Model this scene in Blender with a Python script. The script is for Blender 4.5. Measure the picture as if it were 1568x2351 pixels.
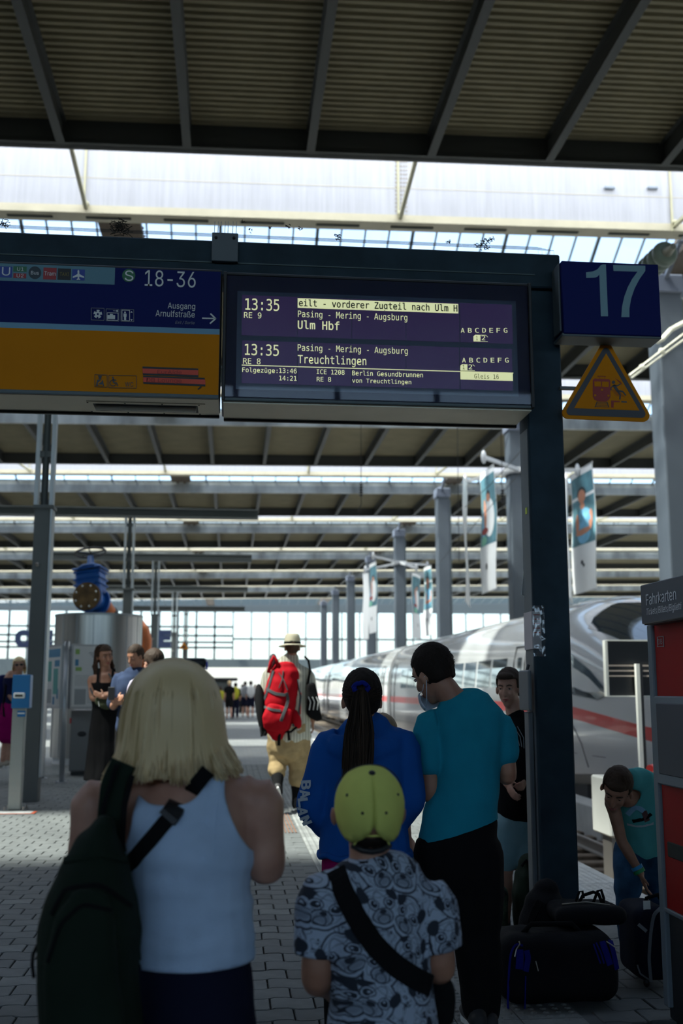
import bpy, bmesh, math, random
from mathutils import Vector, Matrix, Euler, noise

for _o in list(bpy.data.objects):
    bpy.data.objects.remove(_o)
scene = bpy.context.scene
COL = scene.collection
R = math.radians

# ------------------------------------------------------------------ camera
FPX, CAM_H, CX, CY = 2480.0, 1.40, 784.0, 1175.5
PITCH = math.atan(407 / FPX)
YAW = math.atan(254 / math.hypot(FPX, 407))
cd = bpy.data.cameras.new('camera')
cam = bpy.data.objects.new('camera', cd)
COL.objects.link(cam)
cam.location = (0, 0, CAM_H)
cam.rotation_euler = (math.pi / 2 + PITCH, 0, -YAW)
cd.sensor_fit = 'HORIZONTAL'
cd.sensor_width = 24.0
cd.lens = 24.0 * FPX / 1568.0
cd.clip_end = 900
cd.dof.use_dof = True
cd.dof.focus_distance = 4.8
cd.dof.aperture_fstop = 2.8
scene.camera = cam

# ------------------------------------------------------------------ daylight and exposure
world = bpy.data.worlds.new('sky')
scene.world = world
world.use_nodes = True
wn = world.node_tree
for n_ in list(wn.nodes):
    wn.nodes.remove(n_)
w_out = wn.nodes.new('ShaderNodeOutputWorld')
w_bg = wn.nodes.new('ShaderNodeBackground')
w_sky = wn.nodes.new('ShaderNodeTexSky')
w_sky.sky_type = 'NISHITA'
w_sky.sun_disc = False
w_sky.sun_elevation = R(62)
w_sky.sun_rotation = R(-105)
w_sky.air_density = 1.0
w_sky.dust_density = 2.0
w_sky.ozone_density = 1.2
w_mix = wn.nodes.new('ShaderNodeMixRGB')                 # thin summer haze
w_mix.inputs[0].default_value = 0.55
w_mix.inputs[2].default_value = (0.85, 0.95, 1.0, 1)
wn.links.new(w_sky.outputs[0], w_mix.inputs[1])
wn.links.new(w_mix.outputs[0], w_bg.inputs[0])
wn.links.new(w_bg.outputs[0], w_out.inputs[0])
w_bg.inputs[1].default_value = 0.92

SUN_DIR = Vector((0.50, 0.10, -0.86)).normalized()      # the way the light travels
sd = bpy.data.lights.new('sun', 'SUN')
sun = bpy.data.objects.new('sun', sd)
COL.objects.link(sun)
sd.energy = 15.0
sd.angle = R(3.2)
sd.color = (1.0, 0.94, 0.83)
sun.rotation_euler = SUN_DIR.to_track_quat('-Z', 'Y').to_euler()
sun.location = (-20, 0, 60)

vs = scene.view_settings
vs.view_transform = 'Standard'
vs.look = 'None'
vs.exposure = 0.0
vs.gamma = 1.0
vs.use_curve_mapping = False
scene.cycles.max_bounces = 8
scene.cycles.diffuse_bounces = 4
scene.cycles.glossy_bounces = 3
scene.cycles.transmission_bounces = 4
scene.cycles.transparent_max_bounces = 16
scene.cycles.caustics_reflective = False
scene.cycles.caustics_refractive = False
scene.cycles.sample_clamp_indirect = 6.0

# ------------------------------------------------------------------ where a photo pixel lies in the place
def ray(px, py):
    u = (px - CX) / FPX
    v = (CY - py) / FPX
    fy = math.cos(PITCH) - v * math.sin(PITCH)
    fz = math.sin(PITCH) + v * math.cos(PITCH)
    c, s = math.cos(YAW), math.sin(YAW)
    return Vector((u * c + fy * s, -u * s + fy * c, fz))

def at(px, py, Y):
    r = ray(px, py)
    t = Y / r.y
    return Vector((r.x * t, Y, CAM_H + r.z * t))

def atx(px, py, X):
    r = ray(px, py)
    t = X / r.x
    return Vector((X, r.y * t, CAM_H + r.z * t))

def onz(px, py, z=0.0):
    r = ray(px, py)
    t = (z - CAM_H) / r.z
    return Vector((r.x * t, r.y * t, z))

# ------------------------------------------------------------------ materials
MATS = {}
def newmat(name):
    m = bpy.data.materials.new(name)
    m.use_nodes = True
    nt = m.node_tree
    return m, nt, nt.nodes['Principled BSDF']

def mat(name, col, rough=0.6, metal=0.0, spec=0.5, var=0.0, vscale=8.0, bump=0.0, bscale=60.0, coat=0.0,
        emis=None, estr=0.0, alpha=1.0, stretch=(1, 1, 1), sheen=0.0, trans=0.0):
    if name in MATS:
        return MATS[name]
    m, nt, b = newmat(name)
    c4 = (col[0], col[1], col[2], 1)
    b.inputs['Base Color'].default_value = c4
    b.inputs['Roughness'].default_value = rough
    b.inputs['Metallic'].default_value = metal
    b.inputs['Specular IOR Level'].default_value = spec
    b.inputs['Coat Weight'].default_value = coat
    if sheen:
        b.inputs['Sheen Weight'].default_value = sheen
    if trans:
        b.inputs['Transmission Weight'].default_value = trans
    if alpha < 1:
        b.inputs['Alpha'].default_value = alpha
    if emis is not None:
        b.inputs['Emission Color'].default_value = (emis[0], emis[1], emis[2], 1)
        b.inputs['Emission Strength'].default_value = estr
    if var > 0 or bump > 0:
        tc = nt.nodes.new('ShaderNodeTexCoord')
        mp = nt.nodes.new('ShaderNodeMapping')
        mp.inputs['Scale'].default_value = stretch
        nt.links.new(tc.outputs['Object'], mp.inputs[0])
    if var > 0:
        nz = nt.nodes.new('ShaderNodeTexNoise')
        nz.inputs['Scale'].default_value = vscale
        nz.inputs['Detail'].default_value = 5
        nt.links.new(mp.outputs[0], nz.inputs['Vector'])
        cr = nt.nodes.new('ShaderNodeValToRGB')
        cr.color_ramp.elements[0].position = 0.3
        cr.color_ramp.elements[1].position = 0.7
        cr.color_ramp.elements[0].color = tuple(max(0, c * (1 - var)) for c in col) + (1,)
        cr.color_ramp.elements[1].color = tuple(min(1, c * (1 + var)) for c in col) + (1,)
        nt.links.new(nz.outputs['Fac'], cr.inputs[0])
        nt.links.new(cr.outputs[0], b.inputs['Base Color'])
    if bump > 0:
        n2 = nt.nodes.new('ShaderNodeTexNoise')
        n2.inputs['Scale'].default_value = bscale
        n2.inputs['Detail'].default_value = 3
        nt.links.new(mp.outputs[0], n2.inputs['Vector'])
        bp = nt.nodes.new('ShaderNodeBump')
        bp.inputs['Strength'].default_value = bump
        bp.inputs['Distance'].default_value = 0.01
        nt.links.new(n2.outputs['Fac'], bp.inputs['Height'])
        nt.links.new(bp.outputs[0], b.inputs['Normal'])
    MATS[name] = m
    return m

def glassmat(name, tint=(0.9, 0.97, 1.0), gloss=0.08, rough=0.05, scatter=0.0):
    """thin pane: lets light straight through, reflects a little"""
    if name in MATS:
        return MATS[name]
    m = bpy.data.materials.new(name)
    m.use_nodes = True
    nt = m.node_tree
    for n in list(nt.nodes):
        nt.nodes.remove(n)
    out = nt.nodes.new('ShaderNodeOutputMaterial')
    tr = nt.nodes.new('ShaderNodeBsdfTransparent')
    tr.inputs[0].default_value = tint + (1,)
    gl = nt.nodes.new('ShaderNodeBsdfGlossy')
    gl.inputs['Roughness'].default_value = rough
    mx = nt.nodes.new('ShaderNodeMixShader')
    lw = nt.nodes.new('ShaderNodeLayerWeight')
    pw = nt.nodes.new('ShaderNodeMath'); pw.operation = 'POWER'; pw.inputs[1].default_value = 4.0
    ma = nt.nodes.new('ShaderNodeMath'); ma.operation = 'MULTIPLY_ADD'; ma.inputs[1].default_value = 0.6; ma.inputs[2].default_value = gloss * 0.5
    nt.links.new(lw.outputs['Facing'], pw.inputs[0]); nt.links.new(pw.outputs[0], ma.inputs[0])
    nt.links.new(ma.outputs[0], mx.inputs[0])
    nt.links.new(tr.outputs[0], mx.inputs[1])
    nt.links.new(gl.outputs[0], mx.inputs[2])
    last = mx
    if scatter > 0:
        tl = nt.nodes.new('ShaderNodeBsdfTranslucent')
        tl.inputs[0].default_value = (0.9, 0.95, 0.95, 1)
        mx2 = nt.nodes.new('ShaderNodeMixShader')
        mx2.inputs[0].default_value = scatter
        nt.links.new(mx.outputs[0], mx2.inputs[1])
        nt.links.new(tl.outputs[0], mx2.inputs[2])
        last = mx2
    nt.links.new(last.outputs[0], out.inputs[0])
    MATS[name] = m
    return m

# ------------------------------------------------------------------ mesh helpers
class MB:
    def __init__(self):
        self.v = []
        self.f = []
        self.mi = []
        self.cur = 0
    def add(self, vs, fs):
        o = len(self.v)
        self.v.extend([tuple(p) for p in vs])
        self.f.extend([tuple(i + o for i in f) for f in fs])
        self.mi.extend([self.cur] * len(fs))
        return self
    def box(self, lo, hi):
        x0, y0, z0 = lo
        x1, y1, z1 = hi
        v = [(x0, y0, z0), (x1, y0, z0), (x1, y1, z0), (x0, y1, z0), (x0, y0, z1), (x1, y0, z1), (x1, y1, z1), (x0, y1, z1)]
        return self.add(v, [(0, 3, 2, 1), (4, 5, 6, 7), (0, 1, 5, 4), (1, 2, 6, 5), (2, 3, 7, 6), (3, 0, 4, 7)])
    def rbox(self, lo, hi, r=0.01, seg=2):
        """box with rounded edges"""
        bm = bmesh.new()
        c = [(a + b) / 2 for a, b in zip(lo, hi)]
        s = [abs(b - a) for a, b in zip(lo, hi)]
        bmesh.ops.create_cube(bm, size=1)
        for w in bm.verts:
            w.co = Vector((w.co.x * s[0] + c[0], w.co.y * s[1] + c[1], w.co.z * s[2] + c[2]))
        r = min(r, min(s) * 0.49)
        bmesh.ops.bevel(bm, geom=list(bm.edges), offset=r, segments=seg, profile=0.5, affect='EDGES')
        bm.verts.index_update()
        self.add([w.co.copy() for w in bm.verts], [[w.index for w in f.verts] for f in bm.faces])
        bm.free()
        return self
    def quad(self, a, b, c, d):
        return self.add([a, b, c, d], [(0, 1, 2, 3)])
    def bar(self, a, b, w, h=None, up=(0, 0, 1)):
        """square bar from a to b"""
        a = Vector(a); b = Vector(b)
        h = w if h is None else h
        t = (b - a).normalized()
        u = Vector(up)
        if abs(t.dot(u)) > 0.99:
            u = Vector((0, 1, 0))
        s = t.cross(u).normalized()
        u = s.cross(t).normalized()
        v = []
        for p in (a, b):
            for i, j in ((-1, -1), (1, -1), (1, 1), (-1, 1)):
                v.append(p + s * (w / 2 * i) + u * (h / 2 * j))
        return self.add(v, [(0, 1, 2, 3)[::-1], (4, 5, 6, 7), (0, 1, 5, 4), (1, 2, 6, 5), (2, 3, 7, 6), (3, 0, 4, 7)])
    def tube(self, pts, r, n=8, cap=True):
        pts = [Vector(p) for p in pts]
        rs = r if isinstance(r, (list, tuple)) else [r] * len(pts)
        rings = []
        prev = None
        for i, p in enumerate(pts):
            t = (pts[min(i + 1, len(pts) - 1)] - pts[max(i - 1, 0)])
            if t.length < 1e-9:
                t = Vector((0, 0, 1))
            t.normalize()
            if prev is None:
                a = t.orthogonal().normalized()
            else:
                a = prev - t * prev.dot(t)
                if a.length < 1e-6:
                    a = t.orthogonal()
                a.normalize()
            prev = a
            b = t.cross(a)
            rings.append([p + (a * math.cos(2 * math.pi * k / n) + b * math.sin(2 * math.pi * k / n)) * rs[i] for k in range(n)])
        return self.rings(rings, cap)
    def rings(self, rings, cap=True, closed=True):
        n = len(rings[0])
        v = [p for rg in rings for p in rg]
        f = []
        for i in range(len(rings) - 1):
            for k in range(n if closed else n - 1):
                k2 = (k + 1) % n
                f.append((i * n + k, i * n + k2, (i + 1) * n + k2, (i + 1) * n + k))
        if cap:
            f.append(tuple(range(n))[::-1])
            f.append(tuple((len(rings) - 1) * n + k for k in range(n)))
        return self.add(v, f)
    def cyl(self, c, r, z0, z1, n=24, r2=None):
        r2 = r if r2 is None else r2
        return self.rings([[(c[0] + r * math.cos(2 * math.pi * k / n), c[1] + r * math.sin(2 * math.pi * k / n), z0) for k in range(n)],
                           [(c[0] + r2 * math.cos(2 * math.pi * k / n), c[1] + r2 * math.sin(2 * math.pi * k / n), z1) for k in range(n)]])
    def ell(self, c, r, M=None, n=14, m=9):
        c = Vector(c)
        v = []
        for i in range(1, m):
            th = math.pi * i / m
            for k in range(n):
                ph = 2 * math.pi * k / n
                v.append(Vector((r[0] * math.sin(th) * math.cos(ph), r[1] * math.sin(th) * math.sin(ph), r[2] * math.cos(th))))
        v.append(Vector((0, 0, r[2])))
        v.append(Vector((0, 0, -r[2])))
        if M is not None:
            v = [M @ p for p in v]
        v = [p + c for p in v]
        f = []
        for i in range(m - 2):
            for k in range(n):
                k2 = (k + 1) % n
                f.append((i * n + k, (i + 1) * n + k, (i + 1) * n + k2, i * n + k2))
        T = (m - 1) * n
        for k in range(n):
            k2 = (k + 1) % n
            f.append((T, k, k2))
            f.append((T + 1, (m - 2) * n + k2, (m - 2) * n + k))
        return self.add(v, f)
    def prism(self, outline, y0, y1):
        """outline in x,z extruded along y"""
        n = len(outline)
        v = [(p[0], y0, p[1]) for p in outline] + [(p[0], y1, p[1]) for p in outline]
        f = [tuple(range(n)), tuple(range(n, 2 * n))[::-1]]
        for k in range(n):
            k2 = (k + 1) % n
            f.append((k, k + n, k2 + n, k2))
        return self.add(v, f)
    def prismz(self, outline, z0, z1):
        n = len(outline)
        v = [(p[0], p[1], z0) for p in outline] + [(p[0], p[1], z1) for p in outline]
        f = [tuple(range(n))[::-1], tuple(range(n, 2 * n))]
        for k in range(n):
            k2 = (k + 1) % n
            f.append((k, k2, k2 + n, k + n))
        return self.add(v, f)
    def chain(self, pts, rads, n=14, sub=4, side=(1, 0, 0), round_ends=True):
        """smooth tapered limb through pts; a radius is r or (r along side, r across)"""
        P = [Vector(p) for p in pts]
        Q = [r if isinstance(r, (list, tuple)) else (r, r) for r in rads]
        sp, sr = [], []
        L = len(P)
        def cr(a, b, c, d, t):
            return 0.5 * ((2 * b) + (c - a) * t + (2 * a - 5 * b + 4 * c - d) * t * t + (3 * b - a - 3 * c + d) * t ** 3)
        for i in range(L - 1):
            p0, p1, p2, p3 = P[max(i - 1, 0)], P[i], P[i + 1], P[min(i + 2, L - 1)]
            for k in range(sub):
                t = k / sub
                sp.append(cr(p0, p1, p2, p3, t))
                e = t * t * (3 - 2 * t)
                sr.append((Q[i][0] * (1 - e) + Q[i + 1][0] * e, Q[i][1] * (1 - e) + Q[i + 1][1] * e))
        sp.append(P[-1]); sr.append(Q[-1])
        side = Vector(side)
        if round_ends:
            t0 = (sp[0] - sp[1]).normalized(); t1 = (sp[-1] - sp[-2]).normalized()
            ra, rb = sr[0], sr[-1]
            pre, post = [], []
            for a in (80, 50, 25):
                k_, c_ = math.sin(R(a)), math.cos(R(a))
                pre.append((sp[0] + t0 * min(ra) * k_, (ra[0] * c_, ra[1] * c_)))
            for a in (25, 50, 80):
                k_, c_ = math.sin(R(a)), math.cos(R(a))
                post.append((sp[-1] + t1 * min(rb) * k_, (rb[0] * c_, rb[1] * c_)))
            sp = [p for p, _ in pre] + sp + [p for p, _ in post]
            sr = [r for _, r in pre] + sr + [r for _, r in post]
        rings = []
        for i, p in enumerate(sp):
            t = (sp[min(i + 1, len(sp) - 1)] - sp[max(i - 1, 0)]).normalized()
            a = side - t * side.dot(t)
            if a.length < 0.05:
                a = Vector((0, 1, 0)) - t * t.y
            a.normalize()
            b = t.cross(a)
            rings.append([p + a * (math.cos(2 * math.pi * k / n) * sr[i][0]) + b * (math.sin(2 * math.pi * k / n) * sr[i][1]) for k in range(n)])
        return self.rings(rings)
    def xf(self, M, start=0):
        for i in range(start, len(self.v)):
            self.v[i] = tuple(M @ Vector(self.v[i]))
        return self
    def build(self, name, mats, parent=None, smooth=False, origin=None):
        me = bpy.data.meshes.new(name)
        vs = self.v
        if origin is not None:
            o_ = Vector(origin)
            vs = [tuple(Vector(p) - o_) for p in vs]
        me.from_pydata(vs, [], self.f)
        if not isinstance(mats, (list, tuple)):
            mats = [mats]
        for m in mats:
            me.materials.append(m)
        if len(mats) > 1:
            me.polygons.foreach_set('material_index', self.mi)
        if smooth:
            me.polygons.foreach_set('use_smooth', [True] * len(me.polygons))
        me.update()
        o = bpy.data.objects.new(name, me)
        COL.objects.link(o)
        if origin is not None:
            o.location = origin
        if parent is not None:
            o.parent = parent
            if origin is None:
                pass
        return o

def fixnormals(o):
    bm = bmesh.new()
    bm.from_mesh(o.data)
    bmesh.ops.recalc_face_normals(bm, faces=bm.faces)
    bm.to_mesh(o.data)
    bm.free()

def empty(name, loc=(0, 0, 0), rz=0.0):
    o = bpy.data.objects.new(name, None)
    COL.objects.link(o)
    o.location = loc
    o.rotation_euler = (0, 0, rz)
    o.empty_display_size = 0.1
    return o

def tag(o, label=None, cat=None, group=None, kind=None):
    if label: o['label'] = label
    if cat: o['category'] = cat
    if group: o['group'] = group
    if kind: o['kind'] = kind
    return o

def bake_parent(root):
    """children were written in world coordinates: keep them there under the moved root"""
    Mi = root.matrix_basis.inverted()
    for c in root.children:
        c.matrix_parent_inverse = Mi
    return root

def thing(name, label, cat, loc=(0, 0, 0), rz=0, group=None, kind=None):
    o = empty(name, loc, rz)
    return tag(o, label, cat, group, kind)

def shade_auto(o, ang=35):
    me = o.data
    me.polygons.foreach_set('use_smooth', [True] * len(me.polygons))
    try:
        me.set_sharp_from_angle(angle=R(ang))
    except Exception:
        pass
    return o

# lettering: an outline font laid on a plane facing the camera side (normal -Y), turned by rz about Z
FONT = None
MONO = None
CAPH = {}
try:
    import os
    _fp = os.path.join(bpy.utils.system_resource('DATAFILES'), 'fonts', 'Inter.woff2')
    if os.path.exists(_fp):
        FONT = bpy.data.fonts.load(_fp)
    _fp = _fp.replace('Inter', 'DejaVuSansMono')
    if os.path.exists(_fp):
        MONO = bpy.data.fonts.load(_fp)
except Exception:
    FONT = None
def text(s, name, m, parent, loc, height, width=None, rot=(math.pi / 2, 0, 0), align='LEFT', bold=0.0, depth=0.002, shear=0.0, label=None):
    cu = bpy.data.curves.new(name, 'FONT')
    cu.body = s
    mono = name in ('display_text', 'facade_letter', 'sleeve_letter') and MONO is not None
    if mono: cu.font = MONO
    elif FONT is not None: cu.font = FONT
    cu.size = 1.0
    cu.align_x = 'LEFT'
    cu.extrude = 0.0
    cu.offset = bold if name in ('facade_letter', 'sleeve_letter') or mono or FONT is None else 0.0
    cu.shear = shear
    cu.resolution_u = 3
    tmp = bpy.data.objects.new('tmp', cu)
    COL.objects.link(tmp)
    dg = bpy.context.evaluated_depsgraph_get()
    me = bpy.data.meshes.new_from_object(tmp.evaluated_get(dg))
    bpy.data.objects.remove(tmp)
    if len(me.vertices) == 0:
        return None
    xs = [v.co.x for v in me.vertices]
    x0, x1 = min(xs), max(xs)
    if mono not in CAPH:
        cu2 = bpy.data.curves.new('cap', 'FONT'); cu2.body = 'H'; cu2.size = 1.0
        
        if mono: cu2.font = MONO
        elif FONT is not None: cu2.font = FONT
        t2_ = bpy.data.objects.new('tmp', cu2); COL.objects.link(t2_)
        dg = bpy.context.evaluated_depsgraph_get()
        m2_ = bpy.data.meshes.new_from_object(t2_.evaluated_get(dg)); bpy.data.objects.remove(t2_)
        CAPH[mono] = max(v.co.y for v in m2_.vertices)
    sy = height / CAPH[mono]
    sx = sy if width is None else width / (x1 - x0)
    off = {'LEFT': x0, 'RIGHT': x1, 'CENTER': (x0 + x1) / 2}[align]
    for v in me.vertices:
        v.co = Vector(((v.co.x - off) * sx, v.co.y * sy, 0))
    me.materials.clear()
    me.materials.append(m)
    me.name = name
    o = bpy.data.objects.new(name, me)
    COL.objects.link(o)
    o.location = loc
    o.rotation_euler = rot
    if label:
        o['label'] = label
    if parent is not None:
        o.parent = parent
        o.matrix_parent_inverse = parent.matrix_basis.inverted()
    return o

def child(o, parent):
    """hang a world-space object under a parent without moving it"""
    o.parent = parent
    M = parent.matrix_basis.copy()
    if parent.parent is not None:
        M = parent.parent.matrix_basis @ parent.matrix_parent_inverse @ M
    o.matrix_parent_inverse = M.inverted()
    return o

def worldm(o):
    if o.parent is None:
        return o.matrix_basis.copy()
    return worldm(o.parent) @ o.matrix_parent_inverse @ o.matrix_basis

def child(o, parent):
    o.parent = parent
    o.matrix_parent_inverse = worldm(parent).inverted()
    return o

def kid(mb, name, m, parent, smooth=False, label=None, kind=None):
    o = mb.build(name, m, None, smooth)
    child(o, parent)
    if label: o['label'] = label
    if kind: o['kind'] = kind
    return o

def inst(src, name, parent, loc=(0, 0, 0), rot=(0, 0, 0), scale=(1, 1, 1)):
    o = src.copy()
    o.name = name
    COL.objects.link(o)
    o.parent = None
    o.matrix_parent_inverse = Matrix.Identity(4)
    o.location = loc
    o.rotation_euler = rot
    o.scale = scale
    if parent is not None:
        child(o, parent)
    return o

# ------------------------------------------------------------------ setting: materials
M_steel = mat('blue_grey_steel', (0.085, 0.12, 0.15), 0.45, 0.0, var=0.12, vscale=3)
M_rib = mat('roof_rib_paint', (0.04, 0.043, 0.040), 0.6)
M_ceil = mat('olive_trapezoid_sheet', (0.22, 0.19, 0.115), 0.75, var=0.1, vscale=1.2)
M_white = mat('white_fabric_panel', (0.385, 0.39, 0.435), 0.8, var=0.08, vscale=2.0, stretch=(6, 1, 0.3))
M_beige = mat('beige_fascia', (0.48, 0.44, 0.33), 0.6, var=0.08, vscale=2)
M_slot = mat('dark_slot', (0.03, 0.035, 0.03), 0.7)
M_mott = mat('sun_mottled_fascia', (0.36, 0.37, 0.35), 0.45, 0.2, var=0.45, vscale=0.9, stretch=(1, 1, 0.4))  # noise patches paint the sun spots on the fascia
M_glass = glassmat('roof_glass', (0.86, 0.95, 0.97))
M_frost = glassmat('diffusing_roof_glass', (0.86, 0.95, 0.97), .08, .05, scatter=0.82)  # unseen panes made translucent so sunlight spreads evenly over the baffle
M_mull = mat('mullion_grey', (0.10, 0.125, 0.135), 0.6)
M_strut = mat('strut_cream', (0.42, 0.40, 0.27), 0.5)
M_wall = mat('hall_wall_plaster', (0.20, 0.19, 0.17), 0.85, var=0.1, vscale=0.5)
M_conc = mat('platform_concrete', (0.36, 0.37, 0.37), 0.8, var=0.12, vscale=3, bump=0.2, bscale=40)
M_dark = mat('dark_interior', (0.02, 0.02, 0.022), 0.8)
M_brick = mat('brown_roof_block', (0.10, 0.075, 0.055), 0.8, var=0.3, vscale=20)
M_joint = mat('paver_joint_sand', (0.055, 0.055, 0.052), 0.95, var=0.2, vscale=20)

def paver_mat(name, base, d=0.0):
    m, nt, b = newmat(name)
    oi = nt.nodes.new('ShaderNodeObjectInfo')
    tc = nt.nodes.new('ShaderNodeTexCoord')
    nz = nt.nodes.new('ShaderNodeTexNoise'); nz.inputs['Scale'].default_value = 9; nz.inputs['Detail'].default_value = 8
    nt.links.new(tc.outputs['Generated'] if False else tc.outputs['Object'], nz.inputs['Vector'])
    mr = nt.nodes.new('ShaderNodeMapRange')
    mr.inputs[3].default_value = 0.78; mr.inputs[4].default_value = 1.18
    nt.links.new(oi.outputs['Random'], mr.inputs[0])
    m2 = nt.nodes.new('ShaderNodeMapRange')
    m2.inputs[1].default_value = 0.3; m2.inputs[2].default_value = 0.7
    m2.inputs[3].default_value = 0.85; m2.inputs[4].default_value = 1.15
    nt.links.new(nz.outputs['Fac'], m2.inputs[0])
    mu = nt.nodes.new('ShaderNodeMath'); mu.operation = 'MULTIPLY'
    nt.links.new(mr.outputs[0], mu.inputs[0]); nt.links.new(m2.outputs[0], mu.inputs[1])
    mx = nt.nodes.new('ShaderNodeVectorMath'); mx.operation = 'SCALE'
    mx.inputs[0].default_value = base
    nt.links.new(mu.outputs[0], mx.inputs['Scale'])
    nt.links.new(mx.outputs[0], b.inputs['Base Color'])
    b.inputs['Roughness'].default_value = 0.75
    n3 = nt.nodes.new('ShaderNodeTexNoise'); n3.inputs['Scale'].default_value = 220
    nt.links.new(tc.outputs['Object'], n3.inputs['Vector'])
    bp = nt.nodes.new('ShaderNodeBump'); bp.inputs['Strength'].default_value = 0.3; bp.inputs['Distance'].default_value = 0.004
    nt.links.new(n3.outputs['Fac'], bp.inputs['Height']); nt.links.new(bp.outputs[0], b.inputs['Normal'])
    MATS[name] = m
    return m
M_paver = paver_mat('grey_concrete_paver', (0.13, 0.14, 0.14))
M_tact = paver_mat('pale_tactile_paver', (0.23, 0.24, 0.235))
M_edge = paver_mat('white_edge_stone', (0.60, 0.61, 0.59))

# ------------------------------------------------------------------ floor
EDGE = 2.88
floor = MB().box((-60, -30, -1.2), (EDGE - 0.02, 158, -0.02)).build('floor', M_joint)
tag(floor, 'grey interlocking block paving of the platform', None, kind='structure')
# paving shapes: wavy long edges that lock, straight short edges
PW, PD = 0.20, 0.17
def wave(x):
    f = (x / 0.10) % 1.0
    s = -1 if int(math.floor(x / 0.10)) % 2 else 1
    return s * 0.011 * min(1.0, min(f, 1 - f) * 5)
def paver_outline(x0, y0):
    g = 0.004
    xs = [0.0, 0.02, 0.08, 0.10, 0.12, 0.18, 0.20]
    low = [(x0 + min(max(x, g), PW - g), y0 + g + wave(x0 + x + 1e-6)) for x in xs]
    top = [(x0 + min(max(x, g), PW - g), y0 + PD - g + wave(x0 + x + 1e-6)) for x in xs]
    return low + top[::-1]
def paver_mb(outl, dz=0.0):
    mb = MB()
    n = len(outl)
    cx = sum(p[0] for p in outl) / n; cy = sum(p[1] for p in outl) / n
    v = [(p[0], p[1], -0.03) for p in outl] + [(p[0], p[1], -0.004 + dz) for p in outl] + \
        [(cx + (p[0] - cx) * 0.965, cy + (p[1] - cy) * 0.965, dz) for p in outl]
    f = [tuple(range(2 * n, 3 * n))]
    for k in range(n):
        k2 = (k + 1) % n
        f.append((k, k2, k2 + n, k + n)); f.append((k + n, k2 + n, k2 + 2 * n, k + 2 * n))
    return mb.add(v, f)
rng = random.Random(4)
srcA = paver_mb(paver_outline(0, 0)).build('paver', M_paver)
srcB = paver_mb(paver_outline(0.10, 0)).build('paver', M_paver)
for v in srcB.data.vertices: v.co.x -= 0.10
cells = []
for r in range(0, 95):
    y = 4.75 + r * PD
    wid = y + 2.5
    xa = -0.36 * y - 0.3; xb = min(0.68, 0.62 + y * 0)
    n0 = int(xa / PW) - 1; n1 = int(0.62 / PW)
    for c in range(n0, n1):
        cells.append((c * PW + (0.10 if r % 2 else 0.0), y, r % 2))
def hidden_bit(x, y):
    return False
near = [c for c in cells if c[1] < 8.1][:298]
first = {0: srcA, 1: srcB}
used = {0: False, 1: False}
for x, y, k in near:
    dz = rng.uniform(-0.0015, 0.0015)
    if not used[k]:
        o = first[k]; used[k] = True
        o.location = (x, y, dz); child(o, floor)
    else:
        inst(first[k], 'paver', floor, (x, y, dz), (rng.uniform(-.004, .004), rng.uniform(-.004, .004), 0))
far = MB()
S_near = set(near)
for c in cells:
    if c in S_near: continue
    m_ = paver_mb(paver_outline(c[0], c[1]), rng.uniform(-0.0015, 0.0015))
    far.add(m_.v, m_.f)
for r in range(0, 95):      # strip between the guide tiles and the edge stones, and the band behind
    y = 4.75 + r * PD
    for c in range(8, 11):
        x = c * PW + (0.10 if r % 2 else 0.0)
        m_ = paver_mb(paver_outline(x, y), rng.uniform(-0.0015, 0.0015))
        far.add(m_.v, m_.f)
for xa_, xb_ in ((0.56, 0.70), (1.54, 1.72), (2.16, 2.335)):
    far.box((xa_, 4.6, -0.03), (xb_, 21, -0.0045))
kid(far, 'paver_field', M_paver, floor, kind='stuff')

def block_floor_mat():
    m, nt, b = newmat('far_paving')
    tc = nt.nodes.new('ShaderNodeTexCoord')
    br = nt.nodes.new('ShaderNodeTexBrick')
    br.inputs['Scale'].default_value = 1.0
    br.inputs['Brick Width'].default_value = 0.2; br.inputs['Row Height'].default_value = 0.17
    br.inputs['Mortar Size'].default_value = 0.006
    br.inputs['Color1'].default_value = (0.18, 0.185, 0.185, 1); br.inputs['Color2'].default_value = (0.145, 0.155, 0.16, 1)
    br.inputs['Mortar'].default_value = (0.12, 0.12, 0.12, 1)
    nt.links.new(tc.outputs['Object'], br.inputs['Vector'])
    nt.links.new(br.outputs[0], b.inputs['Base Color'])
    b.inputs['Roughness'].default_value = 0.7
    return m
M_farpav = block_floor_mat()
sheet = MB()
sheet.box((-60, 20.9, -0.021), (EDGE - 0.55, 158, 0.0))
sheet.box((-60, -30, -0.021), (EDGE - 0.55, 4.7, -0.001))
sheet.box((-60, 4.7, -0.021), (-9, 20.9, 0.0))
kid(sheet, 'paving_sheet', M_farpav, floor)

# guide strip of studded tiles
T = 0.28
tm = MB().box((0.003, 0.003, -0.03), (T - 0.003, T - 0.003, 0.0))
for i in range(5):
    for j in range(5):
        cx_, cy_ = 0.028 + i * 0.056, 0.028 + j * 0.056
        a = [(cx_ + 0.017 * math.cos(k * math.pi / 3), cy_ + 0.017 * math.sin(k * math.pi / 3), 0.0) for k in range(6)]
        b_ = [(cx_ + 0.009 * math.cos(k * math.pi / 3), cy_ + 0.009 * math.sin(k * math.pi / 3), 0.006) for k in range(6)]
        tm.rings([a, b_])
t0 = tm.build('tactile_tile', M_tact)
child(t0, floor)
t0.location = (0.70, 4.55, 0)
for c in range(3):
    for r in range(58):
        if c == 0 and r == 0: continue
        inst(t0, 'tactile_tile', floor, (0.70 + c * T, 4.55 + r * T, rng.uniform(-.001, .001)))
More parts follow.
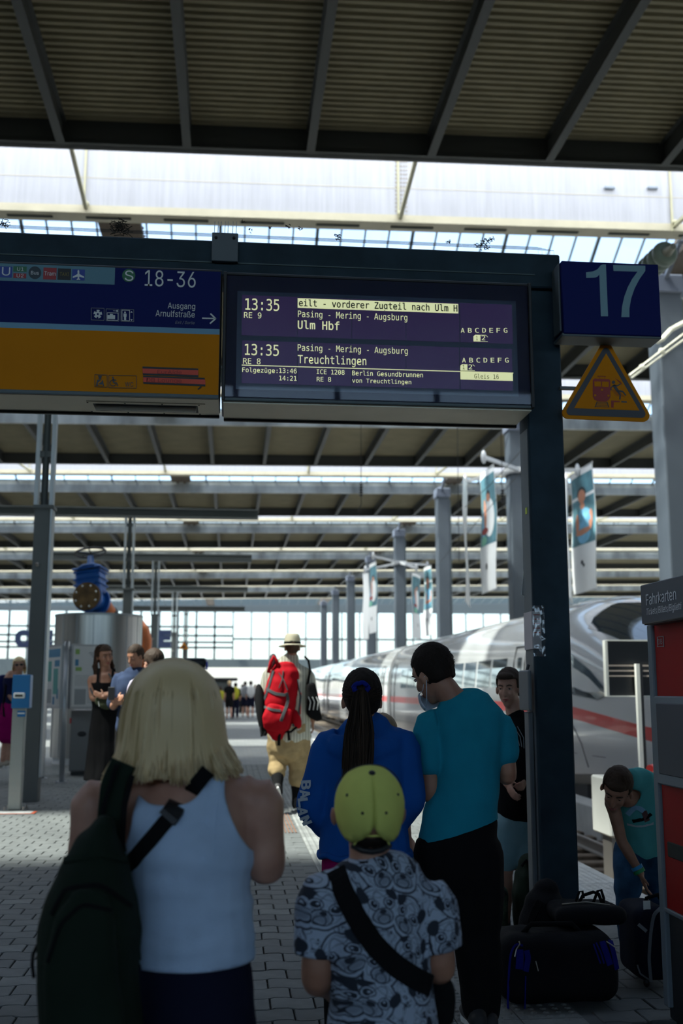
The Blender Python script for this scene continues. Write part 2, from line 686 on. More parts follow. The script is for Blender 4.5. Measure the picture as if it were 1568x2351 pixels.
# pale edge stones along the track, each a metre long
em = MB().rbox((-0.55, 0.004, -0.30), (0.0, 0.996, 0.0), 0.01, 1)
for i in range(11):
    for j in range(40):
        if i < 9: em.box((-0.50 + i * 0.05, 0.02 + j * 0.024, -0.001), (-0.475 + i * 0.05, 0.032 + j * 0.024, 0.002)) if j % 2 == i % 2 else None
e0 = em.build('edge_stone', M_edge)
child(e0, floor); e0.location = (EDGE, 3.0, 0.001)
for r in range(1, 120):
    inst(e0, 'edge_stone', floor, (EDGE, 3.0 + r, 0.001 + rng.uniform(-.001, .001)))
# inlaid metal grate behind the queue
grate = MB()
gA, gB = onz(645, 1868), onz(664, 1912)
for k in range(5):
    off = Vector((0.035 * k - 0.07, 0, 0.002))
    grate.bar(gA + off + Vector((0, 0, 0)), gB + off, 0.012, 0.006)
kid(grate, 'drain_grate', mat('rust_steel', (0.20, 0.10, 0.06), 0.7), floor)

# ------------------------------------------------------------------ track bed
M_ball = mat('track_ballast', (0.20, 0.16, 0.12), 0.95, var=0.6, vscale=14, bump=1.0, bscale=25)
trench = MB().box((EDGE - 0.02, -30, -1.2), (10.3, 158, -0.98)).build('trim_1', M_ball)
tag(trench, 'brown gravel bed below the platform edge', kind='structure')
# stones of the ballast where they show
bst = MB()
for i in range(2600):
    x = rng.uniform(3.0, 6.0); y = rng.uniform(6.5, 24)
    s_ = rng.uniform(0.02, 0.05)
    M_ = Euler((rng.random() * 3, rng.random() * 3, rng.random() * 3)).to_matrix()
    vv = [M_ @ Vector(p) * s_ + Vector((x, y, -0.975)) for p in ((1, 0, 0), (-1, 0.2, 0), (0, 1, 0), (0.1, -1, 0), (0, 0, 0.8), (0, 0.1, -0.8))]
    bst.add(vv, [(0, 2, 4), (2, 1, 4), (1, 3, 4), (3, 0, 4), (2, 0, 5), (1, 2, 5), (3, 1, 5), (0, 3, 5)])
kid(bst, 'ballast_stones', M_ball, trench, kind='stuff')
M_rail = mat('rail_steel', (0.30, 0.28, 0.26), 0.35, 0.7)
M_slp = mat('sleeper_timber', (0.10, 0.075, 0.055), 0.9, var=0.3, vscale=8)
def track(xc, y0, label, n=60):
    root = thing('railway_track', label, 'railway track', (xc, y0, -0.98), group=None)
    s0 = MB().rbox((-1.3, -0.13, 0.0), (1.3, 0.13, 0.09), 0.012, 1).build('sleeper', M_slp, root)
    for k in range(1, n):
        o = s0.copy(); COL.objects.link(o); o.parent = root; o.location = (0, k * 0.62, 0)
    for sx in (-0.7425, 0.7425):
        prof = [(-.07, 0), (.07, 0), (.07, .02), (.015, .035), (.012, .11), (.034, .12), (.034, .155), (-.034, .155), (-.034, .12), (-.012, .11), (-.015, .035), (-.07, .02)]
        MB().prism([(p[0] + sx, p[1] + 0.09) for p in prof], -0.6, 144).build('rail', M_rail, root)
    return root
track(4.45, 8.5, 'empty railway track with dark sleepers beside the platform edge')
track(7.95, 14.2, 'railway track on which the white train stands', n=40)
# concrete kerb between the tracks
kerb = thing('concrete_kerb', 'low grey concrete kerb between the empty track and the train', 'kerb', (5.95, 9, -0.98))
kb0 = MB().rbox((-0.14, 0, 0), (0.26, 1.98, 0.52), 0.015, 1).build('kerb_block', M_conc, kerb)
for k in range(1, 14):
    o = kb0.copy(); COL.objects.link(o); o.parent = kerb; o.location = (0, 2 * k, 0)
slab = thing('concrete_slab', 'pale concrete slab in front of the train nose', 'slab', (7.6, 12.6, -0.98))
MB().rbox((-1.55, -1.6, 0.0), (2.4, 1.2, 0.40), 0.02, 1).build('deck', M_conc, slab)
# the next platform behind the train
plat2 = MB().box((10.3, -30, -1.2), (60, 158, 0.0)).build('trim_2', M_conc)
tag(plat2, 'next platform beyond the white train', kind='structure')

# ------------------------------------------------------------------ outside ground
M_out = mat('sunlit_ground', (0.62, 0.61, 0.58), 0.9, var=0.08, vscale=0.3)
outg = MB().box((-400, 158, -1.3), (400, 860, -0.05)).build('trim_3', M_out)
tag(outg, 'sunlit open ground beyond the end of the hall', kind='structure')

# ------------------------------------------------------------------ roof
ZB = 12.86          # underside of the roof beams
TILT = 0.013
Y0, PER = 21.9, 16.6
XL, XR = -55.0, 60.0
def tilt(o):
    for v in o.data.vertices:
        v.co.z += TILT * v.co.x
    return o
def tz(x): return TILT * x
rib_prof = [(-.09, 0), (.09, 0), (.09, .02), (.012, .03), (.012, .50), (.09, .51), (.09, .53), (-.09, .53), (-.09, .51), (-.012, .50), (-.012, .03), (-.09, .02)]
XRIB = at(712, 352, Y0).x
bays = list(range(-1, 8))
first_rib = None
first_pane = None
first_slot = None
def ceiling_sheet(ya, yb, z):
    mb = MB()
    n = max(1, int((yb - ya) / 0.21))
    pts = []
    for k in range(n):
        y = ya + k * (yb - ya) / n
        d = (yb - ya) / n
        pts += [(y, z), (y + d * 0.42, z), (y + d * 0.52, z + 0.06), (y + d * 0.90, z + 0.06)]
    pts.append((yb, z))
    v = []
    for (y, zz) in pts:
        v += [(XL, y, zz + tz(XL)), (XR, y, zz + tz(XR))]
    f = [(2 * k, 2 * k + 1, 2 * k + 3, 2 * k + 2) for k in range(len(pts) - 1)]
    mb.add(v, f)
    b = len(v)                           # closed top so it has thickness
    mb.add([(XL, ya, z + .12 + tz(XL)), (XR, ya, z + .12 + tz(XR)), (XR, yb, z + .12 + tz(XR)), (XL, yb, z + .12 + tz(XL))], [(3, 2, 1, 0)])
    return mb
for bi, n in enumerate(bays):
    Yb = Y0 + PER * n
    ya = Yb - 8.6
    if n == -1:
        ya = -30
        Yb = 7.6
    if n == 0:
        ya = 11.6
    cobj = ceiling_sheet(ya, Yb, ZB + 0.53).build('ceiling', M_ceil)
    tag(cobj, ('dark corrugated roof strip nearest the viewer' if n <= 0 else 'corrugated roof strip number %d from the front' % (n + 1)), kind='structure')
    if n >= 0 and n < 7:
        cobj['label'] = ['dark corrugated roof strip nearest the viewer', 'second corrugated roof strip, partly behind the departure board',
                         'third corrugated roof strip, just below the departure board', 'fourth corrugated roof strip', 'fifth corrugated roof strip',
                         'sixth corrugated roof strip', 'seventh corrugated roof strip'][n]
    if n == 7: cobj['label'] = 'last corrugated roof strip before the glazed end wall'
    if n == -1: cobj['label'] = 'corrugated roof over the concourse where the viewer stands'
    # edge beams
    e = MB()
    def hb(y_, z0, z1, t_):
        e.add([(XL, y_ - t_, z0 + tz(XL)), (XR, y_ - t_, z0 + tz(XR)), (XR, y_ + t_, z0 + tz(XR)), (XL, y_ + t_, z0 + tz(XL)),
               (XL, y_ - t_, z1 + tz(XL)), (XR, y_ - t_, z1 + tz(XR)), (XR, y_ + t_, z1 + tz(XR)), (XL, y_ + t_, z1 + tz(XL))],
              [(0, 3, 2, 1), (4, 5, 6, 7), (0, 1, 5, 4), (1, 2, 6, 5), (2, 3, 7, 6), (3, 0, 4, 7)])
    hb(Yb, ZB, ZB + 0.62, 0.06)
    hb(Yb, ZB, ZB + 0.03, 0.15)
    kid(e, 'edge_beam', M_rib, cobj)
    if n >= 0:
        e = MB()
        hb(ya, ZB - 0.02, ZB + 0.60, 0.07)
        kid(e, 'fascia_beam', M_mott, cobj)
    # ribs
    yr = ya if n >= 0 else Yb - 12
    lo = int(-26 - XRIB / 2.65) if n > 1 else int((-16 - XRIB) / 2.65)
    hi = int((34 - XRIB) / 2.65) if n > 1 else int((24 - XRIB) / 2.65)
    for k in range(lo, hi):
        x = XRIB + 2.65 * k
        L = Yb - yr
        if first_rib is None:
            first_rib = MB().prism([(p[0], p[1]) for p in rib_prof], 0, 1).build('roof_rib', M_rib)
            first_rib.location = (x, yr, ZB + tz(x)); first_rib.scale = (1, L, 1)
            child(first_rib, cobj)
        else:
            inst(first_rib, 'roof_rib', cobj, (x, yr, ZB + tz(x)), (0, 0, 0), (1, L, 1))
    # skylight beyond this strip: gable of glass with a white baffle hanging in it
    last = (n == 7)
    if last:
        y2 = 157.8
        e = MB()
    else:
        y2 = Y0 + PER * (n + 1) - 8.6 if n >= 0 else 11.6
    yw = (Y0 + PER * n if n >= 0 else 3.7) + 3.9
    zr = 15.75
    w = MB()
    if n >= 0:
        w.box((XL, yw - 0.02, 13.3), (XR, yw + 0.02, zr))
        pn = tilt(w.build('white_baffle', M_white)); child(pn, cobj)
        # seams of the baffle: a horizontal welt and screw columns
        se = MB(); se.box((XL, yw - 0.026, 14.05), (XR, yw - 0.02, 14.075))
        tilt(kid(se, 'baffle_seam', mat('seam_beige', (0.45, 0.42, 0.36), 0.8), cobj))
        bb = MB(); bb.box((XL, yw - 0.05, 13.12), (XR, yw + 0.5, 13.32))
        tilt(kid(bb, 'baffle_rail', M_beige, cobj))
        if n <= 1:
            X0s = at(14, 520, yw + 0.2).x
            for k in range(-6, 14):
                x = X0s + (at(196, 520, yw + 0.2).x - X0s) * k
                if first_slot is None:
                    first_slot = MB().rbox((0, -0.06, -0.025), (1.12, 0.06, 0.0), 0.01, 1).build('vent_slot', M_slot)
                    first_slot.location = (x, yw + 0.22, 13.12 + tz(x)); first_slot.rotation_euler = (0, -TILT, 0); child(first_slot, cobj)
                else:
                    inst(first_slot, 'vent_slot', cobj, (x, yw + 0.22, 13.12 + tz(x)), (0, -TILT, 0))
    # glass and mullions
    ga = (Yb + 0.1, ZB + 0.62) if n >= 0 else (Yb + 0.05, 15.6)
    gr = (yw, zr)
    gb = (y2 - 0.05, ZB + 0.62)
    mu = MB()
    def sl(x, a, b_, w_):
        mu.bar((x, a[0], a[1] + tz(x)), (x, b_[0], b_[1] + tz(x)), w_, 0.07)
    step = 0.68 if n <= 1 else 1.36
    xs0 = at(68, 520, y2).x
    k0, k1 = int((XL - xs0) / step) + 1, int((XR - xs0) / step)
    for k in range(k0, k1):
        x = xs0 + step * k
        sl(x, gr, gb, 0.045 if k % 4 else 0.09)
        if n >= 0:
            sl(x, ga, gr, 0.045 if k % 4 else 0.09)
    for a, b_ in (((gr, gb),) if n < 0 else ((ga, gr), (gr, gb))):
        for t_ in (0.5, 0.98):
            yy, zz = a[0] + (b_[0] - a[0]) * t_, a[1] + (b_[1] - a[1]) * t_
            mu.bar((XL, yy, zz + tz(XL)), (XR, yy, zz + tz(XR)), 0.06)
    kid(mu, 'glazing_bars', M_mull, cobj)
    # panes
    gm = MB()
    def gq(xa, xb, a, b_):
        gm.quad((xa, a[0], a[1] + tz(xa)), (xb, a[0], a[1] + tz(xb)), (xb, b_[0], b_[1] + tz(xb)), (xa, b_[0], b_[1] + tz(xa)))
    if n == 0:
        ka, kb_ = int((-9 - xs0) / step), int((17.5 - xs0) / step)
        dy, dz_ = gb[0] - gr[0], gb[1] - gr[1]
        for k in range(ka, kb_):
            x = xs0 + step * k
            if first_pane is None:
                first_pane = MB().quad((0, 0, 0), (step, 0, step * TILT), (step, dy, dz_ + step * TILT), (0, dy, dz_)).build('pane', M_glass)
                first_pane.location = (x, gr[0], gr[1] + tz(x)); child(first_pane, cobj)
            else:
                inst(first_pane, 'pane', cobj, (x, gr[0], gr[1] + tz(x)))
        gq(XL, xs0 + step * ka, gr, gb); gq(xs0 + step * kb_, XR, gr, gb)
    else:
        gq(XL, XR, gr, gb)
        pass
    kid(gm, 'roof_glazing', M_glass, cobj)
    if n >= 0:
        gm = MB(); gq(XL, XR, ga, gr)
        kid(gm, 'diffusing_glazing', M_frost, cobj)
    if n == -1:
        sc_ = MB(); sc_.box((XL, 7.55, 13.0), (XR, 7.7, 15.9))
        kid(sc_, 'upstand', M_wall, cobj)
    # solid trusses over the column lines inside the skylight
    for xc in (-3.1 if n >= 0 else -3.1, 13.0):
        tb = MB()
        tb.box((xc - 0.55, yw + 0.6, 13.45), (xc + 0.55, y2 - 0.1, 13.62))
        for q in range(6):
            yq = yw + 0.8 + q * 0.55
            tb.bar((xc - 0.5, yq, 13.5), (xc + 0.5, yq + 0.3, 14.0), 0.06)
        tb.bar((xc - 0.2, yw, 15.6), (xc - 0.2, y2, 13.5), 0.14, 0.3)
        tb.bar((xc + 0.2, yw, 15.6), (xc + 0.2, y2, 13.5), 0.14, 0.3)
        tilt(kid(tb, 'skylight_truss', M_brick, cobj))
    # slanting struts from the edge beam to the baffle foot
    if n >= 0:
        for (pa, pb) in ((155, 198), (962, 918)):
            s_ = MB()
            xa = at(pa, 338, Y0).x; xb = at(pb, 478, Y0 + 3.9).x
            q = 7.9
            for m_ in range(-2, 4):
                s_ = MB()
                o_ = (at(962, 338, Y0).x - at(155, 338, Y0).x) * 2 * m_
                s_.bar((xa + o_, Yb + 0.1, ZB + 0.25 + tz(xa + o_)), (xb + o_, yw - 0.05, 13.25 + tz(xb + o_)), 0.09)
                s_.bar((xb + o_ - .05, yw - 0.06, 15.5 + tz(xb)), (xb + o_ - .05, yw - 0.06, 13.3 + tz(xb)), 0.05)
                s_.ell((xb + o_, yw - 0.12, 13.32 + tz(xb + o_)), (0.09, 0.09, 0.07), n=8, m=6)
                if -22 < xa + o_ < 30: kid(s_, 'strut', M_strut, cobj)

# small sensors and a perforated strip on the nearest baffle
c0 = [o for o in bpy.data.objects if o.get('label') == 'dark corrugated roof strip nearest the viewer'][0]
yw = Y0 + 3.9
for px in (1400, 1499):
    p = at(px, 430, yw - 0.1)
    kid(MB().rbox((p.x - 0.14, p.y - 0.02, p.z - 0.04), (p.x + 0.14, p.y + 0.06, p.z + 0.03), 0.01, 1), 'sensor_box', mat('sensor_grey', (0.22, 0.26, 0.32), 0.5), c0)
pf = MB()
for i in range(5):
    for j in range(14):
        p = at(909 + i * 6, 372 + j * 9.4, yw - 0.03)
        pf.box((p.x - 0.018, p.y - 0.004, p.z - 0.018), (p.x + 0.018, p.y, p.z + 0.018))
kid(pf, 'perforation', mat('hole_brown', (0.3, 0.26, 0.22), 0.9), c0, kind='stuff')

# ------------------------------------------------------------------ walls
wl = MB().box((-55.4, -30, -1.2), (-55, 158, 18)).build('wall_left', M_wall); tag(wl, 'plain side wall of the hall, far left', kind='structure')
wr = MB().box((60, -30, -1.2), (60.4, 158, 18)).build('wall_right', M_wall); tag(wr, 'plain side wall of the hall, far right', kind='structure')
wb = MB().box((-55, -30.4, -1.2), (60, -30, 6.9)).box((-55, -30.4, 13.2), (60, -30, 18)).box((-55, -30.4, 6.9), (-40, -30, 13.2)).box((40, -30.4, 6.9), (60, -30, 13.2)).build('wall_rear', M_wall); tag(wb, 'wall of the concourse behind the viewer', kind='structure')

w3 = MB()  # out-of-view windows, added and widened to light the signs and people's backs
for k in range(21): w3.box((-40 + 4 * k - .12, -30.3, 6.9), (-40 + 4 * k + .12, -30.1, 13.2))
win3 = w3.build('window_3', M_mull); tag(win3, 'window front behind the viewer, added and widened to light the signs', kind='structure')
kid(MB().quad((-40, -30.2, 6.9), (40, -30.2, 6.9), (40, -30.2, 13.2), (-40, -30.2, 13.2)), 'glazing', M_glass, win3)
# end wall of glass
YE = 158.0
zt, zm, zb_ = at(784, 1407, YE).z, at(784, 1514, YE).z, at(784, 1533, YE).z
we = MB()
we.box((XL, YE, zt), (XR, YE + 0.4, 17.5))
we.box((XL, YE, zb_), (XR, YE + 0.5, zm))
wall_end = we.build('wall_end', M_mull); tag(wall_end, 'grey frame of the glazed end wall', kind='structure')
M_eglass = glassmat('end_glass', (0.93, 0.98, 1.0))
xg = [at(p, 1450, YE).x for p in (535, 577)]
stp = xg[1] - xg[0]
x_lo, x_hi = xg[0] - stp * 16, xg[0] + stp * 25
fr = MB()
zmid = at(784, 1468, YE).z
left_rows = [zt] + [at(784, y, YE).z for y in (1441, 1461, 1476, 1488)] + [zm]
k = 0
win1 = empty('window_1', (xg[0], YE, zm)); tag(win1, 'tall end wall glazing with two rows of panes', kind='structure')
win2 = empty('window_2', (x_lo, YE, zm)); tag(win2, 'end wall glazing on the left with five rows of narrow panes', kind='structure')
pane0 = None
def pane(xa, xb, za, zb2, root):
    global pane0
    if pane0 is None:
        pane0 = MB().box((0, -0.02, 0), (1, 0.02, 1)).build('pane', M_eglass)
        o = pane0
        o.location = (xa, YE + 0.15, za); o.scale = (xb - xa, 1, zb2 - za); child(o, root)
    else:
        inst(pane0, 'pane', root, (xa, YE + 0.15, za), (0, 0, 0), (xb - xa, 1, zb2 - za))
fr1, fr2 = MB(), MB()
for c in range(0, 25):
    xa = xg[0] + c * stp
    fr1.bar((xa, YE + 0.15, zm), (xa, YE + 0.15, zt), 0.20)
    for (za, zb2) in ((zm, zmid), (zmid, zt)):
        pane(xa + .07, xa + stp - .07, za, zb2, win1)
fr1.bar((xg[0], YE + 0.15, zmid), (x_hi, YE + 0.15, zmid), 0.28)
for c in range(-16, 0):
    xa = xg[0] + c * stp
    fr2.bar((xa, YE + 0.15, zm), (xa, YE + 0.15, zt), 0.30)
    for i in range(len(left_rows) - 1):
        pane(xa + .08, xa + stp - .08, left_rows[i + 1], left_rows[i], win2)
for z_ in left_rows[1:-1]:
    fr2.bar((x_lo, YE + 0.15, z_), (xg[0], YE + 0.15, z_), 0.3)
kid(fr1, 'frame', M_mull, win1); kid(fr2, 'frame', M_mull, win2)
kid(MB().box((XL, YE, zb_), (x_lo, YE + .4, zt)).box((x_hi, YE, zb_), (XR, YE + .4, zt)), 'side_cladding', M_mull, wall_end)
# brick piers at the foot of the end wall
kid(MB().box((XL, YE, -1.2), (at(415, 1550, YE).x - 3, YE + .6, zb_)).box((10.5, YE, -1.2), (XR, YE + .6, zb_)), 'pier', M_mull, wall_end)

# ------------------------------------------------------------------ tall columns by the train
M_col = mat('tall_column_blue_grey', (0.055, 0.07, 0.09), 0.6, var=0.06, vscale=1)
col_lab = ['tall blue-grey column at the right edge, next to the big insulator', 'tall blue-grey column between the two large hanging banners',
           'tall blue-grey column standing left of the narrow edge-on banner', 'tall blue-grey column standing behind the second group of banners',
           'fifth tall column along the train, left of the second banners', 'sixth tall column along the train', 'seventh tall column along the train',
           'farthest tall column, next to the end wall']
src = None
XC = 12.2
for k in range(8):
    y = 28.6 + 16.6 * k
    if src is None:
        root = thing('hall_column', col_lab[k], 'column', (XC, y, 0), group='tall columns along the train')
        c = MB(); c.rbox((-0.36, -0.42, 0.0), (0.36, 0.42, 12.6), 0.05, 2)
        a_ = c.build('shaft', M_col, root)
        c = MB(); c.rbox((-0.42, -0.50, 12.5), (0.42, 0.50, 13.05), 0.04, 1); c.bar((-0.1, -0.4, 12.9), (-0.1, -1.6, 13.6), 0.12); c.bar((0.1, 0.4, 12.9), (0.1, 1.6, 13.6), 0.12)
        b_ = c.build('capital', mat('capital_blue', (0.13, 0.15, 0.2), 0.6), root)
        c = MB(); c.tube([(0.42, -0.2, 0), (0.42, -0.2, 12.4)], 0.06, 8)
        d_ = c.build('drain_pipe', M_mull, root)
        src = (root, a_, b_, d_)
    else:
        r = src[0].copy(); COL.objects.link(r); r.location = (XC, y, 0); r['label'] = col_lab[k]
        for q in src[1:]:
            o = q.copy(); COL.objects.link(o); o.parent = r

# ================================================================== the sign gantry over the platform
M_gan = mat('gantry_dark_teal_grey', (0.024, 0.045, 0.062), 0.6, spec=.2, var=0.25, vscale=5)
M_gan2 = mat('gantry_light_grey', (0.12, 0.14, 0.155), 0.5, var=0.06, vscale=4)
M_black = mat('black_plastic', (0.012, 0.012, 0.014), 0.5)
M_navy = mat('sign_navy', (0.006, 0.012, 0.12), 0.5, spec=.12)
M_lblue = mat('sign_light_blue', (0.22, 0.42, 0.58), 0.5, spec=.2)
M_pblue = mat('sign_pale_teal', (0.16, 0.31, 0.38), 0.5, spec=.2)
M_orange = mat('sign_orange', (0.72, 0.245, 0.004), 0.6, spec=.12, var=0.05, vscale=2)
M_sgw = mat('sign_white_print', (0.85, 0.86, 0.84), 0.4)
M_sgb = mat('sign_dark_print', (0.02, 0.02, 0.03), 0.4)
M_red = mat('sign_red', (0.40, 0.012, 0.02), 0.4)
M_grn = mat('sign_green', (0.015, 0.16, 0.06), 0.4)
M_tape = mat('red_tape', (0.80, 0.06, 0.012), 0.45)
M_under = mat('beige_underside', (0.80, 0.73, 0.56), 0.5, var=0.05, vscale=4)
M_led = mat('lcd_text_glow', (0.8, 0.8, 0.5), 0.5, emis=(0.80, 0.83, 0.42), estr=0.75)
M_ledk = mat('lcd_text_dark', (0.01, 0.01, 0.03), 0.5)
M_cell = mat('lcd_cell_violet', (0.03, 0.015, 0.06), 0.25, emis=(0.30, 0.12, 0.62), estr=0.045)
M_scr = mat('screen_frame_blue', (0.01, 0.03, 0.07), 0.3)
M_hous = mat('board_housing', (0.004, 0.005, 0.03), 0.4, spec=.2)

YB = 5.55
def B(px, py, dy=0.0):
    return at(px, py, YB - dy)

gan = thing('sign_gantry', 'dark grey-green square post and crossbeam carrying the hanging signs', 'sign gantry', (1.7, 5.85, 0))
zt_ = at(600, 556, 5.70).z
zb2_ = at(600, 628, 5.70).z
xr_ = at(1277, 590, 5.74).x
pw0 = at(1225, 1400, 5.74).x
pw1 = at(1308, 1400, 5.74).x
kid(MB().rbox((-3.3, 5.70, zb2_ - 0.02), (pw1, 5.96, zt_), 0.008, 1), 'crossbeam', M_gan, gan)
kid(MB().rbox((pw0, 5.74, 0.0), (pw1, 5.93, zt_ - 0.02), 0.008, 1), 'post', M_gan, gan)
kid(MB().box((pw0 - 0.003, 5.76, 0.02), (pw0, 5.91, 2.84)), 'lit_flank', M_gan2, gan, label='pale sheet painting the lit flank of the post')  # pale sheet paints the light falling on the post's flank
kid(MB().rbox((pw0 - 0.03, 5.79, 0.05), (pw0 - 0.003, 5.88, 1.28), 0.006, 1), 'cable_duct', M_gan2, gan)
kid(MB().rbox((pw0 - .06, 5.68, 0.0), (pw1 + .06, 5.99, 0.02), 0.005, 1), 'foot_plate', M_gan, gan)
kid(MB().rbox((-3.35, 5.74, 0.0), (-3.15, 5.93, zt_), 0.008, 1), 'post', M_gan, gan)
# plate with bolts on the beam
a, b = at(487, 537, 5.68), at(546, 603, 5.68)
br_ = kid(MB().rbox((a.x, 5.665, b.z), (b.x, 5.70, a.z + 0.004), 0.003, 1), 'bracket_plate', M_gan2, gan)
for px, py in ((496, 545), (537, 546)):
    p = at(px, py, 5.66)
    kid(MB().ell((p.x, 5.662, p.z), (0.009, 0.007, 0.009), n=8, m=6), 'bolt', M_black, gan)
# seam strips on the beam
kid(MB().box((-3.2, 5.694, zb2_ + 0.05), (pw0 + .05, 5.70, zb2_ + 0.056)), 'beam_seam', mat('seam_pale', (0.10, 0.14, 0.14), .6), gan)
# bird-proof wires and spikes
M_wire = mat('thin_wire', (0.10, 0.10, 0.10), 0.4, 0.6)
for i in range(5):
    y = 5.72 + i * 0.05; z = zt_ + 0.035 + 0.022 * (4 - abs(i - 2))
    z = zt_ + 0.03 + 0.026 * i
    kid(MB().tube([(-3.2, y, z), (xr_ - 0.02 - i * 0.008, y, z), (xr_ - 0.018 - i * 0.008, y, zt_ - 0.01)], 0.0013, 5), 'bird_wire', M_wire, gan)
for i, px in enumerate((492, 500, 507, 516, 523, 534, 542)):
    p = at(px, 536, 5.69)
    kid(MB().tube([(p.x, 5.69, p.z - 0.01), (p.x + 0.002, 5.69, p.z + 0.07)], 0.0018, 5), 'bird_spike', mat('spike_steel', (0.5, 0.52, 0.52), 0.3, 0.8), gan)
rs = random.Random(5)
for px, py, s_ in ((268, 520, 3), (278, 530, 3.5), (10, 514, 2), (560, 512, .8), (575, 530, .7), (620, 524, .8), (660, 521, 1), (690, 527, 1), (775, 545, 1.6), (1030, 558, 1.2), (1100, 568, 1.6), (1116, 556, 1.8), (1128, 550, 1.3), (1118, 570, 1.2)):
    m_ = MB()
    p = at(px, py, 5.78)
    p.z = max(p.z, zt_ + 0.012)
    for q in range(int(9 * s_)):
        d = Vector((rs.uniform(-1, 1), rs.uniform(-.5, .5), rs.uniform(-.6, .8))) * 0.016 * s_
        c = p + Vector((rs.uniform(-1, 1) * .012 * s_, rs.uniform(-.02, .02), rs.uniform(-.5, 1) * .012 * s_))
        m_.tube([c - d * 0.5, c + d * 0.1 + Vector((0, 0, .003)), c + d * 0.5], 0.0022, 4)
    kid(m_, 'twig_tuft', mat('dry_twigs', (0.02, 0.018, 0.015), 0.9), gan)
# yellow sticker, bolt holes
p = at(1215, 1172, 5.80)
kid(MB().box((pw0 - 0.006, 5.80, p.z - 0.018), (pw0 - 0.003, 5.83, p.z + 0.018)), 'sticker', mat('acid_yellow', (0.65, 0.75, 0.05), 0.5), gan)
for px in (1243, 1287):
    p = at(px, 1237, 5.74)
    kid(MB().ell((p.x, 5.739, p.z), (0.005, 0.003, 0.005), n=8, m=5), 'bolt', M_black, gan)
# flat box on the post
pA, pB = at(1211, 1538, 5.70), at(1234, 1632, 5.70)
pbx = thing('junction_box', 'slim grey box fixed to the flank of the gantry post', 'box', (pw0 - 0.05, 5.7, pB.z))
kid(MB().rbox((pw0 - 0.052, 5.70, pB.z), (pw0 - 0.031, 5.90, pA.z), 0.01, 2), 'cover', M_gan2, pbx)
kid(MB().tube([(pw0 - 0.03, 5.80, pA.z), (pw0 - 0.02, 5.80, pA.z + 0.03)], 0.008, 6), 'cable_gland', M_black, pbx)
# notice in clear film
M_film = glassmat('clear_film', (0.86, 0.88, 0.88), 0.35, 0.18)
M_paper = mat('notice_paper', (0.62, 0.56, 0.56), 0.8)
nt_ = thing('wrapped_notice', 'printed notice wrapped in crinkled clear film on the gantry post', 'notice', (pw0, 5.72, at(1230, 1490, 5.72).z))
a, b = at(1216, 1403, 5.735), at(1240, 1490, 5.735)
kid(MB().box((pw0 - 0.012, 5.74, b.z), (pw0 - 0.009, 5.90, a.z)).box((pw0 - .012, 5.729, b.z), (at(1241, 1400, 5.73).x, 5.732, a.z)), 'paper', M_paper, nt_)
for i in range(5):
    z_ = a.z - 0.02 - i * 0.024
    kid(MB().box((pw0 - 0.008, 5.7275, z_ - 0.003), (pw0 + 0.03, 5.7288, z_ + 0.003)), 'text_line', mat('red_print', (0.45, 0.08, 0.06), 0.6), nt_)
fm = MB()
rg = []
nn = 26
for j in range(nn + 1):
    row = []
    zz = b.z - 0.04 + (a.z - b.z + 0.07) * j / nn
    for i in range(15):
        xx = pw0 - 0.012 + 0.066 * i / 14
        row.append((xx + noise.noise(Vector((j * .5, 3, 0))) * .006 * (i > 12), 5.726 - 0.006 * noise.noise(Vector((i * .55, j * .42, 1.3))) - 0.003, zz))
    rg.append(row)
fm.rings(rg, cap=False, closed=False)
kid(fm, 'film', M_film, nt_, True)
# clear sheet hanging behind the post
sh = thing('clear_leaflet_holder', 'thin clear leaflet pocket hanging left of the gantry post', 'leaflet holder', (pw0 - .03, 5.9, at(1205, 1370, 5.9).z))
q = [at(1206, 1262, 5.93), at(1214, 1268, 5.93), at(1210, 1372, 5.93), at(1197, 1366, 5.93)]
sm_ = MB()
sm_.prism([(v.x, v.z) for v in q], 5.93, 5.933)
kid(sm_, 'sheet', M_film, sh)
rim = MB()
for i in range(4): rim.tube([q[i], q[(i + 1) % 4]], 0.0012, 4)
kid(rim, 'rim', M_sgw, sh)

# ------------------------------------------------------------------ helpers for flat print
def rect(px0, py0, px1, py1, name, m, root, dy=0.002, Y=YB, slope=0.0, label=None):
    a = at(px0, py0, Y - dy); b = at(px1, py1, Y - dy)
    # level rectangle: heights taken at the left edge
    c = at(px0, py1, Y - dy)
    d = at(px1, py0 + (py1 - py0) * 0, Y - dy)
    o = MB().box((a.x, Y - dy, c.z), (b.x, Y - dy + min(dy * .8, 0.0015), a.z))
    return kid(o, name, m, root, label=label)
def tx(s, px0, py, px1, cap, m, root, Y=YB, dy=0.004, bold=0.0, shear=0.0, name='lettering'):
    p = at(px0, py, Y - dy); q = at(px1, py, Y - dy); t = at(px0, py - cap, Y - dy)
    return text(s, name, m, root, p, t.z - p.z, q.x - p.x, bold=bold * .35, shear=shear)
def line(p, q, w, name, m, root, Y=YB, dy=0.004):
    mb = MB()
    pts = [at(a[0], a[1], Y - dy) for a in (p, q)]
    mb.bar(pts[0], pts[1], w, 0.001, up=(0, 1, 0))
    return kid(mb, name, m, root)
def poly(pts, name, m, root, Y=YB, dy=0.004, t=0.001):
    P = [at(a[0], a[1], Y - dy) for a in pts]
    return kid(MB().prism([(p.x, p.z) for p in P], Y - dy, Y - dy + t), name, m, root)
def disc(px, py, r, name, m, root, Y=YB, dy=0.004, n=28, rx=None):
    return poly([(px + (rx or r) * math.cos(2 * math.pi * k / n), py + r * math.sin(2 * math.pi * k / n)) for k in range(n)], name, m, root, Y, dy)

